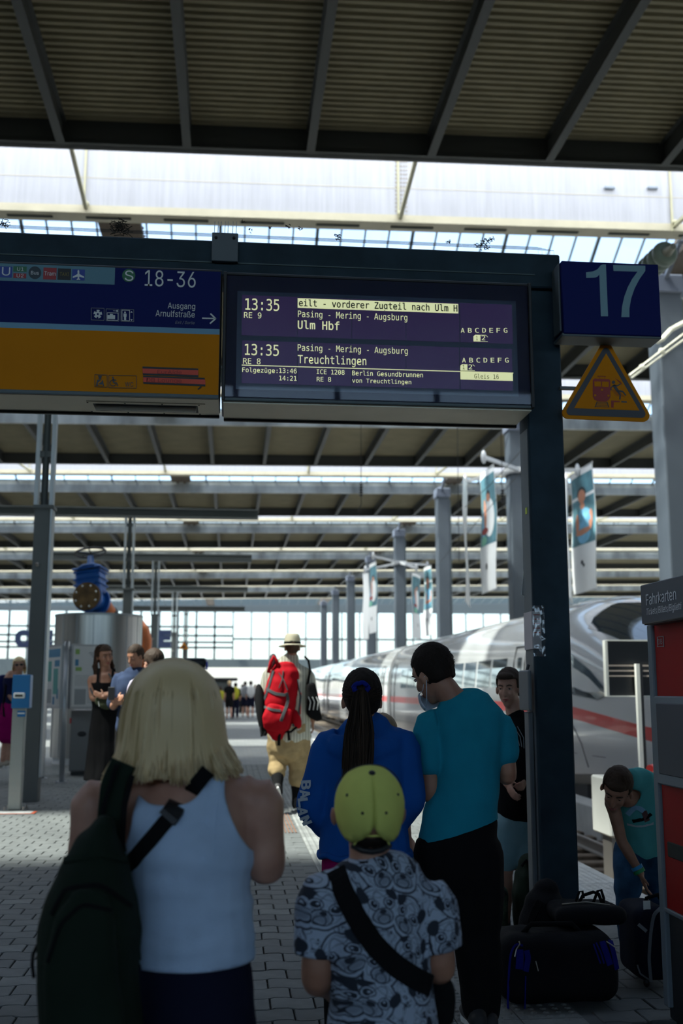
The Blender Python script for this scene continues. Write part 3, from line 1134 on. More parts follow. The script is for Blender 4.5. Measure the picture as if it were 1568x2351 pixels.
# ------------------------------------------------------------------ way-finding sign
ws = thing('direction_sign', 'long blue and orange direction sign reading 18-36, left of the departure board', 'sign', (0, 5.7, 2.9))
xl = -3.1
tp = at(505, 624, YB).z; bt = at(505, 907, YB).z
xr1 = at(506.5, 770, YB).x
kid(MB().rbox((xl, YB, bt - 0.01), (xr1, YB + 0.36, tp + 0.012), 0.004, 1), 'case', M_black, ws)
s1, s2 = at(505, 756, YB).z, at(505, 768.5, YB).z
kid(MB().box((xl, YB - .0012, s1), (xr1 - .006, YB, tp)), 'blue_field', M_navy, ws)
kid(MB().box((xl, YB - .0012, s2), (xr1 - .006, YB, s1)), 'stripe', M_lblue, ws)
kid(MB().box((xl, YB - .0012, bt), (xr1 - .006, YB, s2)), 'orange_field', M_orange, ws)
kid(MB().box((xl, YB - .0024, at(263, 654, YB).z), (at(263, 654, YB).x, YB - .001, tp)), 'transport_band', M_pblue, ws)
rect(-6, 611, 27, 636, 'icon_panel', mat('u_blue', (0.01, 0.05, 0.35), .4), ws, .004)
tx('U', 4, 632, 23, 19, M_sgw, ws, dy=.006)
rect(31, 611, 61, 623, 'icon_panel', M_grn, ws, .004); tx('U1', 39, 621.5, 54, 8, M_sgw, ws, dy=.006)
rect(31, 627, 60, 638, 'icon_panel', M_red, ws, .004); tx('U2', 38, 636.5, 54, 8, M_sgw, ws, dy=.006)
disc(80, 626, 14.5, 'icon_disc', mat('bus_dark', (.01, .03, .045), .4), ws, dy=.004); tx('Bus', 71, 630, 89, 8, M_sgw, ws, dy=.006)
rect(100, 614, 129, 641, 'icon_panel', M_red, ws, .004); tx('Tram', 101.5, 632, 127.5, 9, M_sgw, ws, dy=.006)
rect(133, 616, 162, 642, 'icon_panel', M_black, ws, .004); tx('TAXI', 137, 633, 158, 8, mat('taxi_yellow', (.30, .22, .03), .5), ws, dy=.006)
rect(166, 618, 194, 643, 'icon_panel', mat('u_blue', (0, 0, 0)), ws, .004)
poly([(180, 619), (182, 622), (182, 629), (193, 635), (193, 638), (182, 635), (181.5, 639), (184, 641), (184, 643), (180, 642), (176, 643), (176, 641), (178.5, 639), (178, 635), (167, 638), (167, 635), (178, 629), (178, 622)], 'plane_pictogram', M_sgw, ws, dy=.006)
disc(295.5, 632.5, 15, 'icon_disc', M_grn, ws, dy=.004); tx('S', 286, 644, 306, 23, M_sgw, ws, dy=.006, bold=.03)
tx('18-36', 332, 656, 449, 36, M_sgw, ws, dy=.006)
tx('Ausgang', 385, 708, 448, 13.5, M_sgw, ws, dy=.006)
tx('Arnulfstraße', 357, 726, 447, 14, M_sgw, ws, dy=.006)
tx('Exit / Sortie', 402, 743, 447, 6.5, mat('sign_grey_print', (.30, .32, .34), .5), ws, dy=.006, shear=.3)
line((464, 730.5), (494, 731.5), .0075, 'arrow', M_sgw, ws, dy=.006)
line((483, 720), (495.5, 732), .0075, 'arrow', M_sgw, ws, dy=.006); line((482, 743), (495.5, 731), .0075, 'arrow', M_sgw, ws, dy=.006)
def frame_box(x0, y0, x1, y1, m, w=.0022):
    for p, q in (((x0, y0), (x1, y0 + 1)), ((x0, y1), (x1, y1 + 1)), ((x0, y0), (x0, y1)), ((x1, y0 + 1), (x1, y1 + 1))):
        line(p, q, w, 'icon_border', m, ws, dy=.006)
for x0, y0 in ((209.5, 707), (243.5, 709), (277.5, 710)):
    frame_box(x0, y0, x0 + 29.5, y0 + 27.5, mat('sign_grey_print', (0, 0, 0)))
disc(224.5, 721, 9.8, 'ball_pictogram', M_sgw, ws, dy=.006)
for a_ in range(5):
    t_ = a_ * 2 * math.pi / 5 + .4
    disc(224.5 + 8.2 * math.cos(t_), 721 + 8.2 * math.sin(t_), 2.3, 'ball_patch', M_navy, ws, dy=.008, n=6)
disc(224.5, 721, 2.6, 'ball_patch', M_navy, ws, dy=.008, n=5)
rect(247, 723, 264, 732, 'locker_pictogram', M_sgw, ws, .006); rect(252.5, 720.5, 259, 723, 'locker_pictogram', M_sgw, ws, .006)
for p, q in (((246, 718), (271, 718.6)), ((246, 735), (271, 735.6)), ((246, 718), (246, 735)), ((271, 718), (271, 735))): line(p, q, .0025, 'locker_outline', M_sgw, ws, dy=.006)
line((260, 713.5), (268, 714), .0022, 'key_pictogram', M_sgw, ws, dy=.006); disc(269, 714, 2.3, 'key_pictogram', M_sgw, ws, dy=.006, n=10)
for p, q in (((280, 712), (297, 712.5)), ((280, 736), (297, 736.5)), ((280, 712), (280, 736)), ((297.5, 712), (297.5, 736))): line(p, q, .003, 'lift_outline', M_sgw, ws, dy=.006)
disc(287, 717, 2, 'lift_pictogram', M_sgw, ws, dy=.006, n=10)
poly([(283.5, 719.5), (290.5, 720), (290.5, 727), (289.5, 727), (289.5, 735), (284.8, 734.6), (284.8, 727), (283.5, 727)], 'lift_pictogram', M_sgw, ws, dy=.006)
poly([(302, 714), (304.5, 717.5), (299.5, 717.5)], 'lift_arrow', M_sgw, ws, dy=.006); poly([(302, 737), (304.5, 733), (299.5, 733)], 'lift_arrow', M_sgw, ws, dy=.006)
frame_box(217.5, 860, 246, 888, M_sgb); frame_box(250, 861.5, 313, 890, M_sgb)
disc(229.5, 867.5, 3.2, 'guard_pictogram', M_sgb, ws, dy=.006, n=12); rect(225.5, 862, 233.5, 864.8, 'guard_pictogram', M_sgb, ws, .006)
poly([(223, 871.5), (236, 872), (239, 886.5), (220, 885.5)], 'guard_pictogram', M_sgb, ws, dy=.006)
line((225, 881), (234, 873), .006, 'guard_sash', M_orange, ws, dy=.008); line((225, 884), (236, 884.5), .006, 'guard_sash', M_orange, ws, dy=.008)
disc(259, 863.5 + 3, 2.1, 'wheelchair_pictogram', M_sgb, ws, dy=.006, n=10)
line((260, 869), (261, 878), .009, 'wheelchair_pictogram', M_sgb, ws, dy=.006); line((260, 872), (267, 873), .005, 'wheelchair_pictogram', M_sgb, ws, dy=.006); line((261, 879), (268, 879), .006, 'wheelchair_pictogram', M_sgb, ws, dy=.006); line((268, 879), (270.5, 886), .005, 'wheelchair_pictogram', M_sgb, ws, dy=.006)
for k in range(12):
    t0_, t1_ = .3 + k * .37, .3 + (k + 1) * .37
    line((259.5 + 7 * math.cos(t0_), 879 + 7 * math.sin(t0_)), (259.5 + 7 * math.cos(t1_), 879 + 7 * math.sin(t1_)), .0035, 'wheel_pictogram', M_sgb, ws, dy=.006)
tx('WC', 287, 887, 306, 10, M_sgb, ws, dy=.006)
M_tdark = mat('tape_ghost_print', (.42, .02, .01), .5)
poly([(327, 841.5), (455, 846), (455.5, 866), (328, 861)], 'tape_black', M_black, ws, dy=.004)
poly([(327, 846), (455, 850), (455, 861), (328, 857)], 'tape_red', M_tape, ws, dy=.006)
poly([(328.5, 862.5), (470, 867.5), (471.5, 887), (329, 881)], 'tape_black', M_black, ws, dy=.0045)
poly([(328.5, 866), (471, 871.5), (471.5, 882.5), (329, 877)], 'tape_red', M_tape, ws, dy=.0065)
tx('EurAide', 361, 857.5, 417, 8, M_tdark, ws, dy=.0075); tx('DB Lounge', 336, 876.5, 417, 9, M_tdark, ws, dy=.0085)
line((454, 894), (462, 887.5), .006, 'tape_end', M_black, ws, dy=.006)
# underside with its lamp
kid(MB().box((xl, YB + 0.015, bt - 0.022), (xr1 - 0.004, YB + 0.35, bt - 0.010)), 'underside', M_under, ws)
kid(MB().rbox((xl, YB - 0.004, bt - 0.02), (xr1 - 0.004, YB + 0.015, bt - 0.0), 0.003, 1), 'rim', mat('rim_grey', (.12, .15, .16), .5), ws)
kid(MB().rbox((xl, YB + 0.345, bt - 0.035), (xr1 - 0.004, YB + 0.37, bt - 0.0), 0.003, 1), 'rim', M_black, ws)
zu = bt - 0.022
def onz2(px, py): return onz(px, py, zu)
a, b = onz2(212, 922), onz2(455, 941)
f_ = MB()
kid(MB().box((a.x - .03, b.y - 0.13, zu - .004), (b.x + .04, b.y + 0.09, zu)), 'lamp_frame', M_under, ws)
kid(MB().box((a.x, b.y - 0.095, zu - .005), (b.x, b.y + 0.05, zu - .0035)), 'lamp_recess', M_slot, ws)
kid(MB().tube([(a.x + .01, b.y - 0.05, zu - .012), (b.x - .01, b.y - 0.05, zu - .012)], 0.016, 10), 'lamp_tube', mat('tube_white', (.8, .74, .6), .4), ws)
for px in (205, 289, 373, 457):
    for dy_ in (-0.115, 0.075):
        p = onz2(px, 930)
        kid(MB().ell((p.x, b.y + dy_, zu - .005), (.005, .005, .003), n=8, m=5), 'screw', M_black, ws)

# ------------------------------------------------------------------ departure board
db = thing('departure_board', 'black departure board with glowing yellow text listing 13:35 trains', 'departure board', (1.3, 5.7, 2.9))
tp2 = at(512, 625, YB).z; bt2 = at(512, 914, YB).z
x0_, x1_ = at(511, 770, YB).x, at(1221, 770, YB).x
kid(MB().rbox((x0_, YB, bt2 - 0.01), (x1_, YB + 0.36, tp2), 0.004, 1), 'case', M_hous, db)
kid(MB().rbox((x0_, YB - .018, bt2 - .012), (x0_ + .018, YB + .01, tp2), 0.003, 1), 'frame_strip', M_black, db)
kid(MB().rbox((x1_ - .018, YB - .018, bt2 - .012), (x1_, YB + .01, tp2), 0.003, 1), 'frame_strip', M_black, db)
kid(MB().rbox((x0_, YB - .006, tp2 - .016), (x1_, YB + .01, tp2), 0.003, 1), 'frame_strip', M_black, db)
kid(MB().rbox((x0_, YB - .006, bt2 - .012), (x1_, YB + .01, bt2 + .004), 0.003, 1), 'frame_strip', mat('rim_grey', (0, 0, 0)), db)
rect(545, 668, 1190, 893, 'screen', M_scr, db, .002)
cols_ = [(556, 682.3), (683.7, 806.5), (807.8, 930.5), (931.7, 1053), (1055, 1174)]
for (ya_, yb_) in ((678, 770), (782, 880)):
    za_, zb3 = at(556, ya_, YB).z, at(556, yb_, YB).z
    for (a_, b_) in cols_:
        xa_, xb_ = at(a_, ya_, YB).x, at(b_, ya_, YB).x
        kid(MB().box((xa_, YB - .004, zb3), (xb_, YB - .0025, za_)), 'display_cell', M_cell, db)
L = M_led
def t2(s, x0, y, x1, cap, m=None, bold=0.0, dy=.0065): return tx(s, x0, y, x1, cap, m or L, db, dy=dy, bold=bold, name='display_text')
t2('13:35', 563, 711, 641, 26, bold=.008)
t2('RE 9', 560, 729.5, 600, 13)
rect(683.5, 684.5, 1052, 706.5, 'ticker_bar', L, db, .006)
t2('eilt - vorderer Zugteil nach Ulm H', 686, 702.5, 1050, 15, M_ledk, dy=.008, bold=.04)
t2('Pasing - Mering - Augsburg', 684, 727.5, 935, 14.5)
t2('Ulm Hbf', 683.5, 754.5, 779, 18.5, bold=.025)
for k_, ch_ in enumerate('ABCDEFG'): t2(ch_, 1058 + k_ * 16.4, 763.5, 1058 + k_ * 16.4 + 8.5, 10.5, bold=.012)
poly([(1087, 772), (1091, 768.5), (1103, 769), (1103, 783), (1087, 782.5)], 'coach_block', L, db, dy=.006)
t2('1', 1093, 781, 1097, 10, M_ledk, dy=.008); t2('2', 1106, 781, 1114, 10.5)
line((1087, 783.5), (1120, 784.3), .002, 'coach_outline', L, db, dy=.006); line((1115, 769.5), (1120, 774), .002, 'coach_outline', L, db, dy=.006); line((1103, 769.3), (1115, 769.6), .002, 'coach_outline', L, db, dy=.006)
t2('13:35', 562, 814.5, 640, 25, bold=.008)
t2('RE 8', 558, 835, 598, 13)
t2('Pasing - Mering - Augsburg', 683.5, 805, 936, 14.5)
t2('Treuchtlingen', 683.5, 833.5, 841, 18.5, bold=.012)
a = at(555, 838, YB - .006); b = at(1178, 838, YB - .006)
kid(MB().box((a.x, YB - .006, a.z - .0022), (b.x, YB - .005, a.z + .0022)), 'display_rule', L, db)
t2('Folgezüge:', 556, 854, 637, 10.5, bold=.012); t2('13:46', 641, 856, 681, 10.5, bold=.012)
t2('14:21', 641, 873, 681, 10.5, bold=.012)
t2('ICE 1208', 727, 858.5, 791, 10.5, bold=.012); t2('RE 8', 727, 875.5, 760, 10.5, bold=.012)
t2('Berlin Gesundbrunnen', 808.5, 861.5, 971, 10.5, bold=.012); t2('von Treuchtlingen', 808.5, 878, 944, 9.5, bold=.012)
for k_, ch_ in enumerate('ABCDEFG'): t2(ch_, 1061 + k_ * 16.4, 832, 1061 + k_ * 16.4 + 8.5, 10.5, bold=.012)
poly([(1057, 839.5), (1061, 836), (1073, 836.3), (1073, 850), (1057, 849.5)], 'coach_block', L, db, dy=.006)
t2('1', 1062, 847.5, 1067, 10, M_ledk, dy=.008); t2('2', 1076, 847.5, 1084, 10.5)
line((1057, 850.5), (1090, 851), .002, 'coach_outline', L, db, dy=.006); line((1085, 836.7), (1090, 841), .002, 'coach_outline', L, db, dy=.006)
rect(1057, 854, 1177.5, 871, 'platform_bar', L, db, .006)
t2('Gleis 16', 1089, 868.5, 1145, 10, M_ledk, dy=.008)
kid(MB().box((x0_ + .018, YB - .016, bt2 + .006), (x1_ - .018, YB - .013, tp2 - .018)), 'cover_glass', glassmat('board_cover_glass', (.97, .98, 1.0), .045, .02), db)
kid(MB().box((x0_ + .01, YB + 0.015, bt2 - 0.022), (x1_ - 0.01, YB + 0.35, bt2 - 0.010)), 'underside', M_under, db)
kid(MB().rbox((x0_ + .01, YB + 0.345, bt2 - 0.035), (x1_ - 0.004, YB + 0.37, bt2 - 0.0), 0.003, 1), 'rim', M_black, db)
# ------------------------------------------------------------------ number sign 17
ns = thing('platform_number_sign', 'square navy sign with large pale number 17 beside the gantry', 'sign', (2.1, 5.7, 3.4))
a = at(1289, 598, YB); b = at(1511, 598, YB); c = at(1511, 772, YB)
kid(MB().rbox((a.x, YB, c.z), (b.x, YB + 0.16, a.z), 0.006, 2), 'case', M_navy, ns)
kid(MB().rbox((a.x - .008, YB + .01, c.z - .012), (b.x + .002, YB + 0.17, c.z + .006), 0.004, 1), 'bottom_rail', mat('rim_grey', (0, 0, 0)), ns)
kid(MB().rbox((a.x - .012, YB + .03, c.z + .02), (a.x - .001, YB + 0.15, a.z - .004), 0.004, 1), 'side_rail', M_gan2, ns)
kid(MB().bar((pw1 - .02, YB + .22, a.z - .06), (a.x + .05, YB + .14, a.z - .06), .04).bar((pw1 - .02, YB + .22, c.z + .06), (a.x + .05, YB + .14, c.z + .06), .04), 'mount', M_gan2, ns)
M_17 = mat('number_pale_blue', (.22, .38, .44), .45)
poly([(1384, 607), (1391, 607), (1396, 726), (1379.5, 726), (1376, 630), (1372, 635), (1365, 637.5), (1346, 638), (1345.5, 625), (1362, 623), (1372, 618), (1379, 609)], 'digit_one', M_17, ns, Y=YB, dy=.002)
poly([(1407.5, 608.5), (1481.5, 610), (1481.5, 622), (1468, 641), (1457, 662), (1449, 685), (1445, 708), (1445, 728), (1426.5, 728), (1428, 705), (1433, 682), (1441, 660), (1451, 641), (1463.5, 623.5), (1408.5, 622)], 'digit_seven', M_17, ns, Y=YB, dy=.002)
# ------------------------------------------------------------------ warning triangle
wt = thing('warning_sign', 'orange warning triangle with red train and falling figure below number 17', 'sign', (2.1, 5.75, 2.8))
YT = 5.70
def rtri(P, rad, n=6):
    out = []
    for i in range(3):
        p = Vector(P[i]); q = Vector(P[(i - 1) % 3]); r_ = Vector(P[(i + 1) % 3])
        d1 = (q - p).normalized(); d2 = (r_ - p).normalized()
        half = d1.angle(d2) / 2
        d = rad / math.tan(half)
        c_ = p + (d1 + d2).normalized() * (rad / math.sin(half))
        s_ = p + d1 * d - c_; e_ = p + d2 * d - c_
        a0 = math.atan2(s_.y, s_.x); a1 = math.atan2(e_.y, e_.x)
        da = (a1 - a0 + math.pi) % (2 * math.pi) - math.pi
        for k in range(n + 1):
            t_ = a0 + da * k / n
            out.append((c_.x + rad * math.cos(t_), c_.y + rad * math.sin(t_)))
    return out
A3 = [(1391, 772), (1502, 969), (1281, 960)]
poly(rtri(A3, 14), 'plate', M_orange, wt, Y=YT, dy=0.0, t=.012)
A4 = [(1391, 790), (1489, 960), (1294, 952.5)]
poly(rtri(A4, 9), 'border', M_sgb, wt, Y=YT, dy=.003)
poly([(1391.5, 811), (1468, 942.5), (1318, 937)], 'field', M_orange, wt, Y=YT, dy=.005)
M_tr = mat('pictogram_red', (.36, .02, .015), .5)
poly([(1361, 872), (1365, 869), (1398, 870.5), (1401, 873), (1401.5, 911), (1397, 919), (1390, 922), (1372, 921), (1364.5, 917), (1361, 910)], 'train_pictogram', M_tr, wt, Y=YT, dy=.007)
poly([(1364.5, 875.5), (1379.5, 876), (1380, 887.5), (1365, 887)], 'train_window', M_orange, wt, Y=YT, dy=.009)
poly([(1382, 876), (1397.5, 876.5), (1397.5, 888.5), (1382, 888)], 'train_window', M_orange, wt, Y=YT, dy=.009)
for px, py in ((1366.5, 907.5), (1397, 908.5), (1382, 895)): disc(px, py, 2.6, 'train_lamp', M_orange, wt, Y=YT, dy=.009, n=12)
line((1371, 863.5), (1391, 864.3), .003, 'pantograph', M_tr, wt, Y=YT, dy=.007)
line((1374, 864), (1377, 869), .002, 'pantograph', M_tr, wt, Y=YT, dy=.007); line((1389, 864), (1388, 869), .002, 'pantograph', M_tr, wt, Y=YT, dy=.007)
for k in range(4): line((1369 - k, 923.5 + k * 3.3), (1396 + k, 924 + k * 3.5), .0022, 'track_pictogram', M_sgb, wt, Y=YT, dy=.007)
line((1371, 922), (1366, 935), .004, 'track_pictogram', M_sgb, wt, Y=YT, dy=.007); line((1393, 922), (1398, 935.5), .004, 'track_pictogram', M_sgb, wt, Y=YT, dy=.007)
poly([(1403, 919.5), (1423, 920.5), (1423, 923.5), (1409, 923.5), (1408.5, 936), (1403.5, 935.5)], 'edge_pictogram', M_tr, wt, Y=YT, dy=.007)
poly([(1426.5, 920.5), (1439, 921), (1439, 924.5), (1426.5, 924)], 'edge_pictogram', M_sgb, wt, Y=YT, dy=.007)
disc(1408.5, 877.5, 4, 'falling_figure', M_sgb, wt, Y=YT, dy=.007, n=12)
for p, q, w_ in (((1409, 884), (1418, 897), .016), ((1409, 884), (1417, 886), .006), ((1417, 886), (1425, 881), .006), ((1409, 884), (1402, 891), .006), ((1402, 891), (1403, 896), .006), ((1418, 897), (1430, 899), .009), ((1430, 899), (1437, 908), .008), ((1417, 897), (1424, 906), .010), ((1424, 906), (1423, 917), .008)):
    line(p, q, w_, 'falling_figure', M_sgb, wt, Y=YT, dy=.007)
for k in range(7): line((1404 + k * 3, 896 + k * 1.0 - 3), (1415 + k * 3.2, 912 - 3 + k * .5), .0012, 'motion_hatching', M_tr, wt, Y=YT, dy=.0062)
for k in range(6): line((1412 + k * 2.5, 868 + k * 1.5), (1421 + k * 1.5, 877 + k * 1.2), .0012, 'motion_hatching', M_tr, wt, Y=YT, dy=.0062)
for py in (892,):
    p = at(1320, py, YT + .03)
    kid(MB().bar((pw1 - .02, YT + .03, p.z), (p.x + .12, YT + .03, p.z), .034, .014), 'bracket', M_gan2, wt)

# ================================================================== white high-speed train
M_tw = mat('train_silver_white', (0.52, 0.53, 0.54), 0.22, 0.0, coat=0.8)
M_tgl = mat('train_window_glass', (0.03, 0.045, 0.06), 0.06, 0.0, spec=0.9, coat=0.6)
M_tst = mat('train_red_stripe', (0.55, 0.015, 0.015), 0.3, coat=0.5)
M_tdk = mat('train_underfloor', (0.035, 0.035, 0.04), 0.6)
TXC = 7.9
half = [(-1.25, -.45), (-1.44, -.25), (-1.49, .3), (-1.5, .9), (-1.48, 1.5), (-1.42, 2.05), (-1.30, 2.5), (-1.06, 2.9), (-.7, 3.15), (-.35, 3.26), (0, 3.3)]
prof_t = half + [(-x, z) for x, z in half[::-1][1:]]
def nose(Y):
    t = max(0.0, min(1.0, (Y - 15.2) / 7.0))
    hw = (1 - (1 - t) ** 2.6) ** 0.5 if t < 1 else 1.0
    top = 0.85 + 2.45 * ((1 - (1 - t) ** 2.2) ** 0.9)
    bot = -0.45 + 0.75 * (1 - t) ** 1.6
    return hw, top, bot
def tp_(Y, s, off=0.0):
    """point on the train skin: s runs 0..1 from the near foot over the roof to the far foot"""
    f = s * (len(prof_t) - 1)
    i = min(int(f), len(prof_t) - 2); u = f - i
    x = prof_t[i][0] * (1 - u) + prof_t[i + 1][0] * u
    z = prof_t[i][1] * (1 - u) + prof_t[i + 1][1] * u
    hw, top, bot = nose(Y)
    zz = bot + (z + 0.45) / 3.75 * (top - bot)
    nx = x * hw
    d = Vector((x, 0, (z - 1.2) * 0.5)).normalized() if off else Vector((0, 0, 0))
    return Vector((TXC + nx + d.x * off, Y, zz + d.z * off))
def s_at(Y, z):
    lo, hi = 0.0, 0.5
    for _ in range(24):
        m_ = (lo + hi) / 2
        if tp_(Y, m_).z < z: lo = m_
        else: hi = m_
    return (lo + hi) / 2
def skin_strip(ys, z0f, z1f, off, nz=3):
    mb = MB(); rg = []
    for Y in ys:
        a, b = s_at(Y, z0f(Y)), s_at(Y, z1f(Y))
        rg.append([tp_(Y, a + (b - a) * k / nz, off) for k in range(nz + 1)])
    mb.rings(rg, cap=False, closed=False)
    return mb
train = thing('train', 'silver-white express train with red stripe, curved roof and dark windows', 'train', (TXC, 15.2, -0.5))
cars = [(15.2, 44.0), (44.7, 72.9), (73.6, 101.8), (102.5, 130.7), (131.4, 157)]
for ci, (ya, yb) in enumerate(cars):
    ys = []
    y = ya
    while y < yb:
        ys.append(y); y += (0.25 if y < 22.5 and ci == 0 else 3.0)
    ys.append(yb)
    if ci == 0: ys[0] = 15.21
    mb = MB()
    NS = 40
    rg = [[tp_(Y, k / NS) for k in range(NS + 1)] for Y in ys]
    mb.rings(rg, cap=True)
    coach = kid(mb, 'coach', M_tw, train, smooth=True)
    shade_auto(coach, 30)
    if ci < 4:
        kid(MB().rings([[Vector((TXC, 0, 1.3)) + (tp_(40, k / 24) - Vector((TXC, 40, 1.3))) * 0.93 + Vector((0, Y, 0)) for k in range(25)] for Y in (yb - .05, yb + .75)]), 'gangway', M_tdk, train)
    # stripe
    if ci == 0:
        sy = [16.4 + 0.3 * i for i in range(20)] + [22.6, 24, 28, 34, 40, yb]
        drop = lambda Y: 0.0 if Y > 21 else -0.42 * ((21 - Y) / 4.6) ** 1.3
        st = skin_strip(sy, lambda Y: .90 + drop(Y), lambda Y: 1.12 + drop(Y), 0.006)
    else:
        st = skin_strip([ya, (ya + yb) / 2, yb], lambda Y: .90, lambda Y: 1.12, 0.006)
    kid(st, 'red_stripe', M_tst, coach)
    # doors and windows on the near side
    y = ya + (8.4 if ci == 0 else 1.2)
    doors = [y]
    wy = y + 1.6
    dm = skin_strip([y, y + .45, y + .95], lambda Y: .0, lambda Y: 2.35, 0.004, 8)
    def rim_of(y0, y1, z0, z1, w=.03, off=.012):
        m_ = MB()
        for (a, b) in (((y0, z0), (y0, z1)), ((y1, z0), (y1, z1))):
            p = [tp_(a[0], s_at(a[0], z0 + (z1 - z0) * k / 6), off) for k in range(7)]
            m_.tube(p, w / 2, 5)
        for z_ in (z0, z1):
            m_.tube([tp_(y0, s_at(y0, z_), off), tp_(y1, s_at(y1, z_), off)], w / 2, 5)
        return m_
    d_ = kid(rim_of(y, y + .95, .02, 2.35), 'door', M_tdk, coach)
    kid(skin_strip([y + .3, y + .65], lambda Y: 1.35, lambda Y: 2.1, 0.012), 'door_window', M_tgl, coach)
    while wy + 1.5 < yb - 1.4:
        kid(skin_strip([wy, wy + 1.42], lambda Y: 1.45, lambda Y: 2.12, 0.010), 'window', M_tgl, coach)
        wy += 1.62
    kid(rim_of(yb - 1.25, yb - .3, .02, 2.35), 'door', M_tdk, coach)
    # fairing line
    m_ = MB()
    sy = [ya + 1.2 if ci == 0 else ya, ya + 4, yb - .05]
    m_.tube([tp_(Y, s_at(Y, .22), .002) for Y in ([17.5, 19, 20.5, 22, 30, yb] if ci == 0 else (ya, yb))], 0.008, 4)
    kid(m_, 'skirt_joint', M_tdk, coach)
    # bogies
    for yc in ((ya + 6.5 if ci == 0 else ya + 4.2), yb - 4.2):
        bg = MB()
        bg.rbox((TXC - 1.22, yc - 1.5, -.66), (TXC - 1.0, yc + 1.5, -.30), .05, 1)
        bg.rbox((TXC + 1.0, yc - 1.5, -.66), (TXC + 1.22, yc + 1.5, -.30), .05, 1)
        bg.rbox((TXC - 1.1, yc - .25, -.7), (TXC + 1.1, yc + .25, -.4), .05, 1)
        bo = kid(bg, 'bogie', M_tdk, train)
        for dy in (-1.25, 1.25):
            for sx in (-.8, .8):
                w_ = MB()
                w_.rings([[(TXC + sx + dx, yc + dy + .36 * r_ * math.cos(k * math.pi / 10), -.372 + .36 * r_ * math.sin(k * math.pi / 10)) for k in range(20)] for dx, r_ in ((-.07, .96), (-.06, 1), (.06, 1), (.07, .96))])
                kid(w_, 'wheel', M_rail, bo)
# cab windows and front details
head = [c for c in train.children if c.name.startswith('coach')][0]
def patch(pts_in, off=.012):
    mb = MB()
    c = [tp_(Y, s_at(Y, z), off) for Y, z in pts_in]
    return mb.add(c + [sum(c, Vector()) / len(c)], [(i, (i + 1) % len(c), len(c)) for i in range(len(c))])
fine = []
out = [(21.6, 2.25), (20.9, 2.2), (20.2, 2.0), (19.4, 1.75), (18.75, 1.45), (18.55, 1.3), (19.0, 1.22), (20.0, 1.3), (21.0, 1.36), (21.8, 1.4), (22.1, 1.8)]
kid(patch(out, .02), 'cab_side_window', M_tgl, head)
ws_ = MB()
ws_.rings([[tp_(Y, .32 + .36 * k / 14, .015) for k in range(15)] for Y in (17.6, 18.0, 18.4, 18.8, 19.2, 19.6, 20.0)], cap=False, closed=False)
kid(ws_, 'windscreen', M_tgl, head, smooth=True)
m_ = MB(); m_.tube([tp_(Y, s_at(Y, z), .006) for Y, z in ((20.9, 1.2), (20.3, .8), (19.8, .4), (19.6, .0))], .01, 4)
kid(m_, 'panel_joint', M_tdk, head)

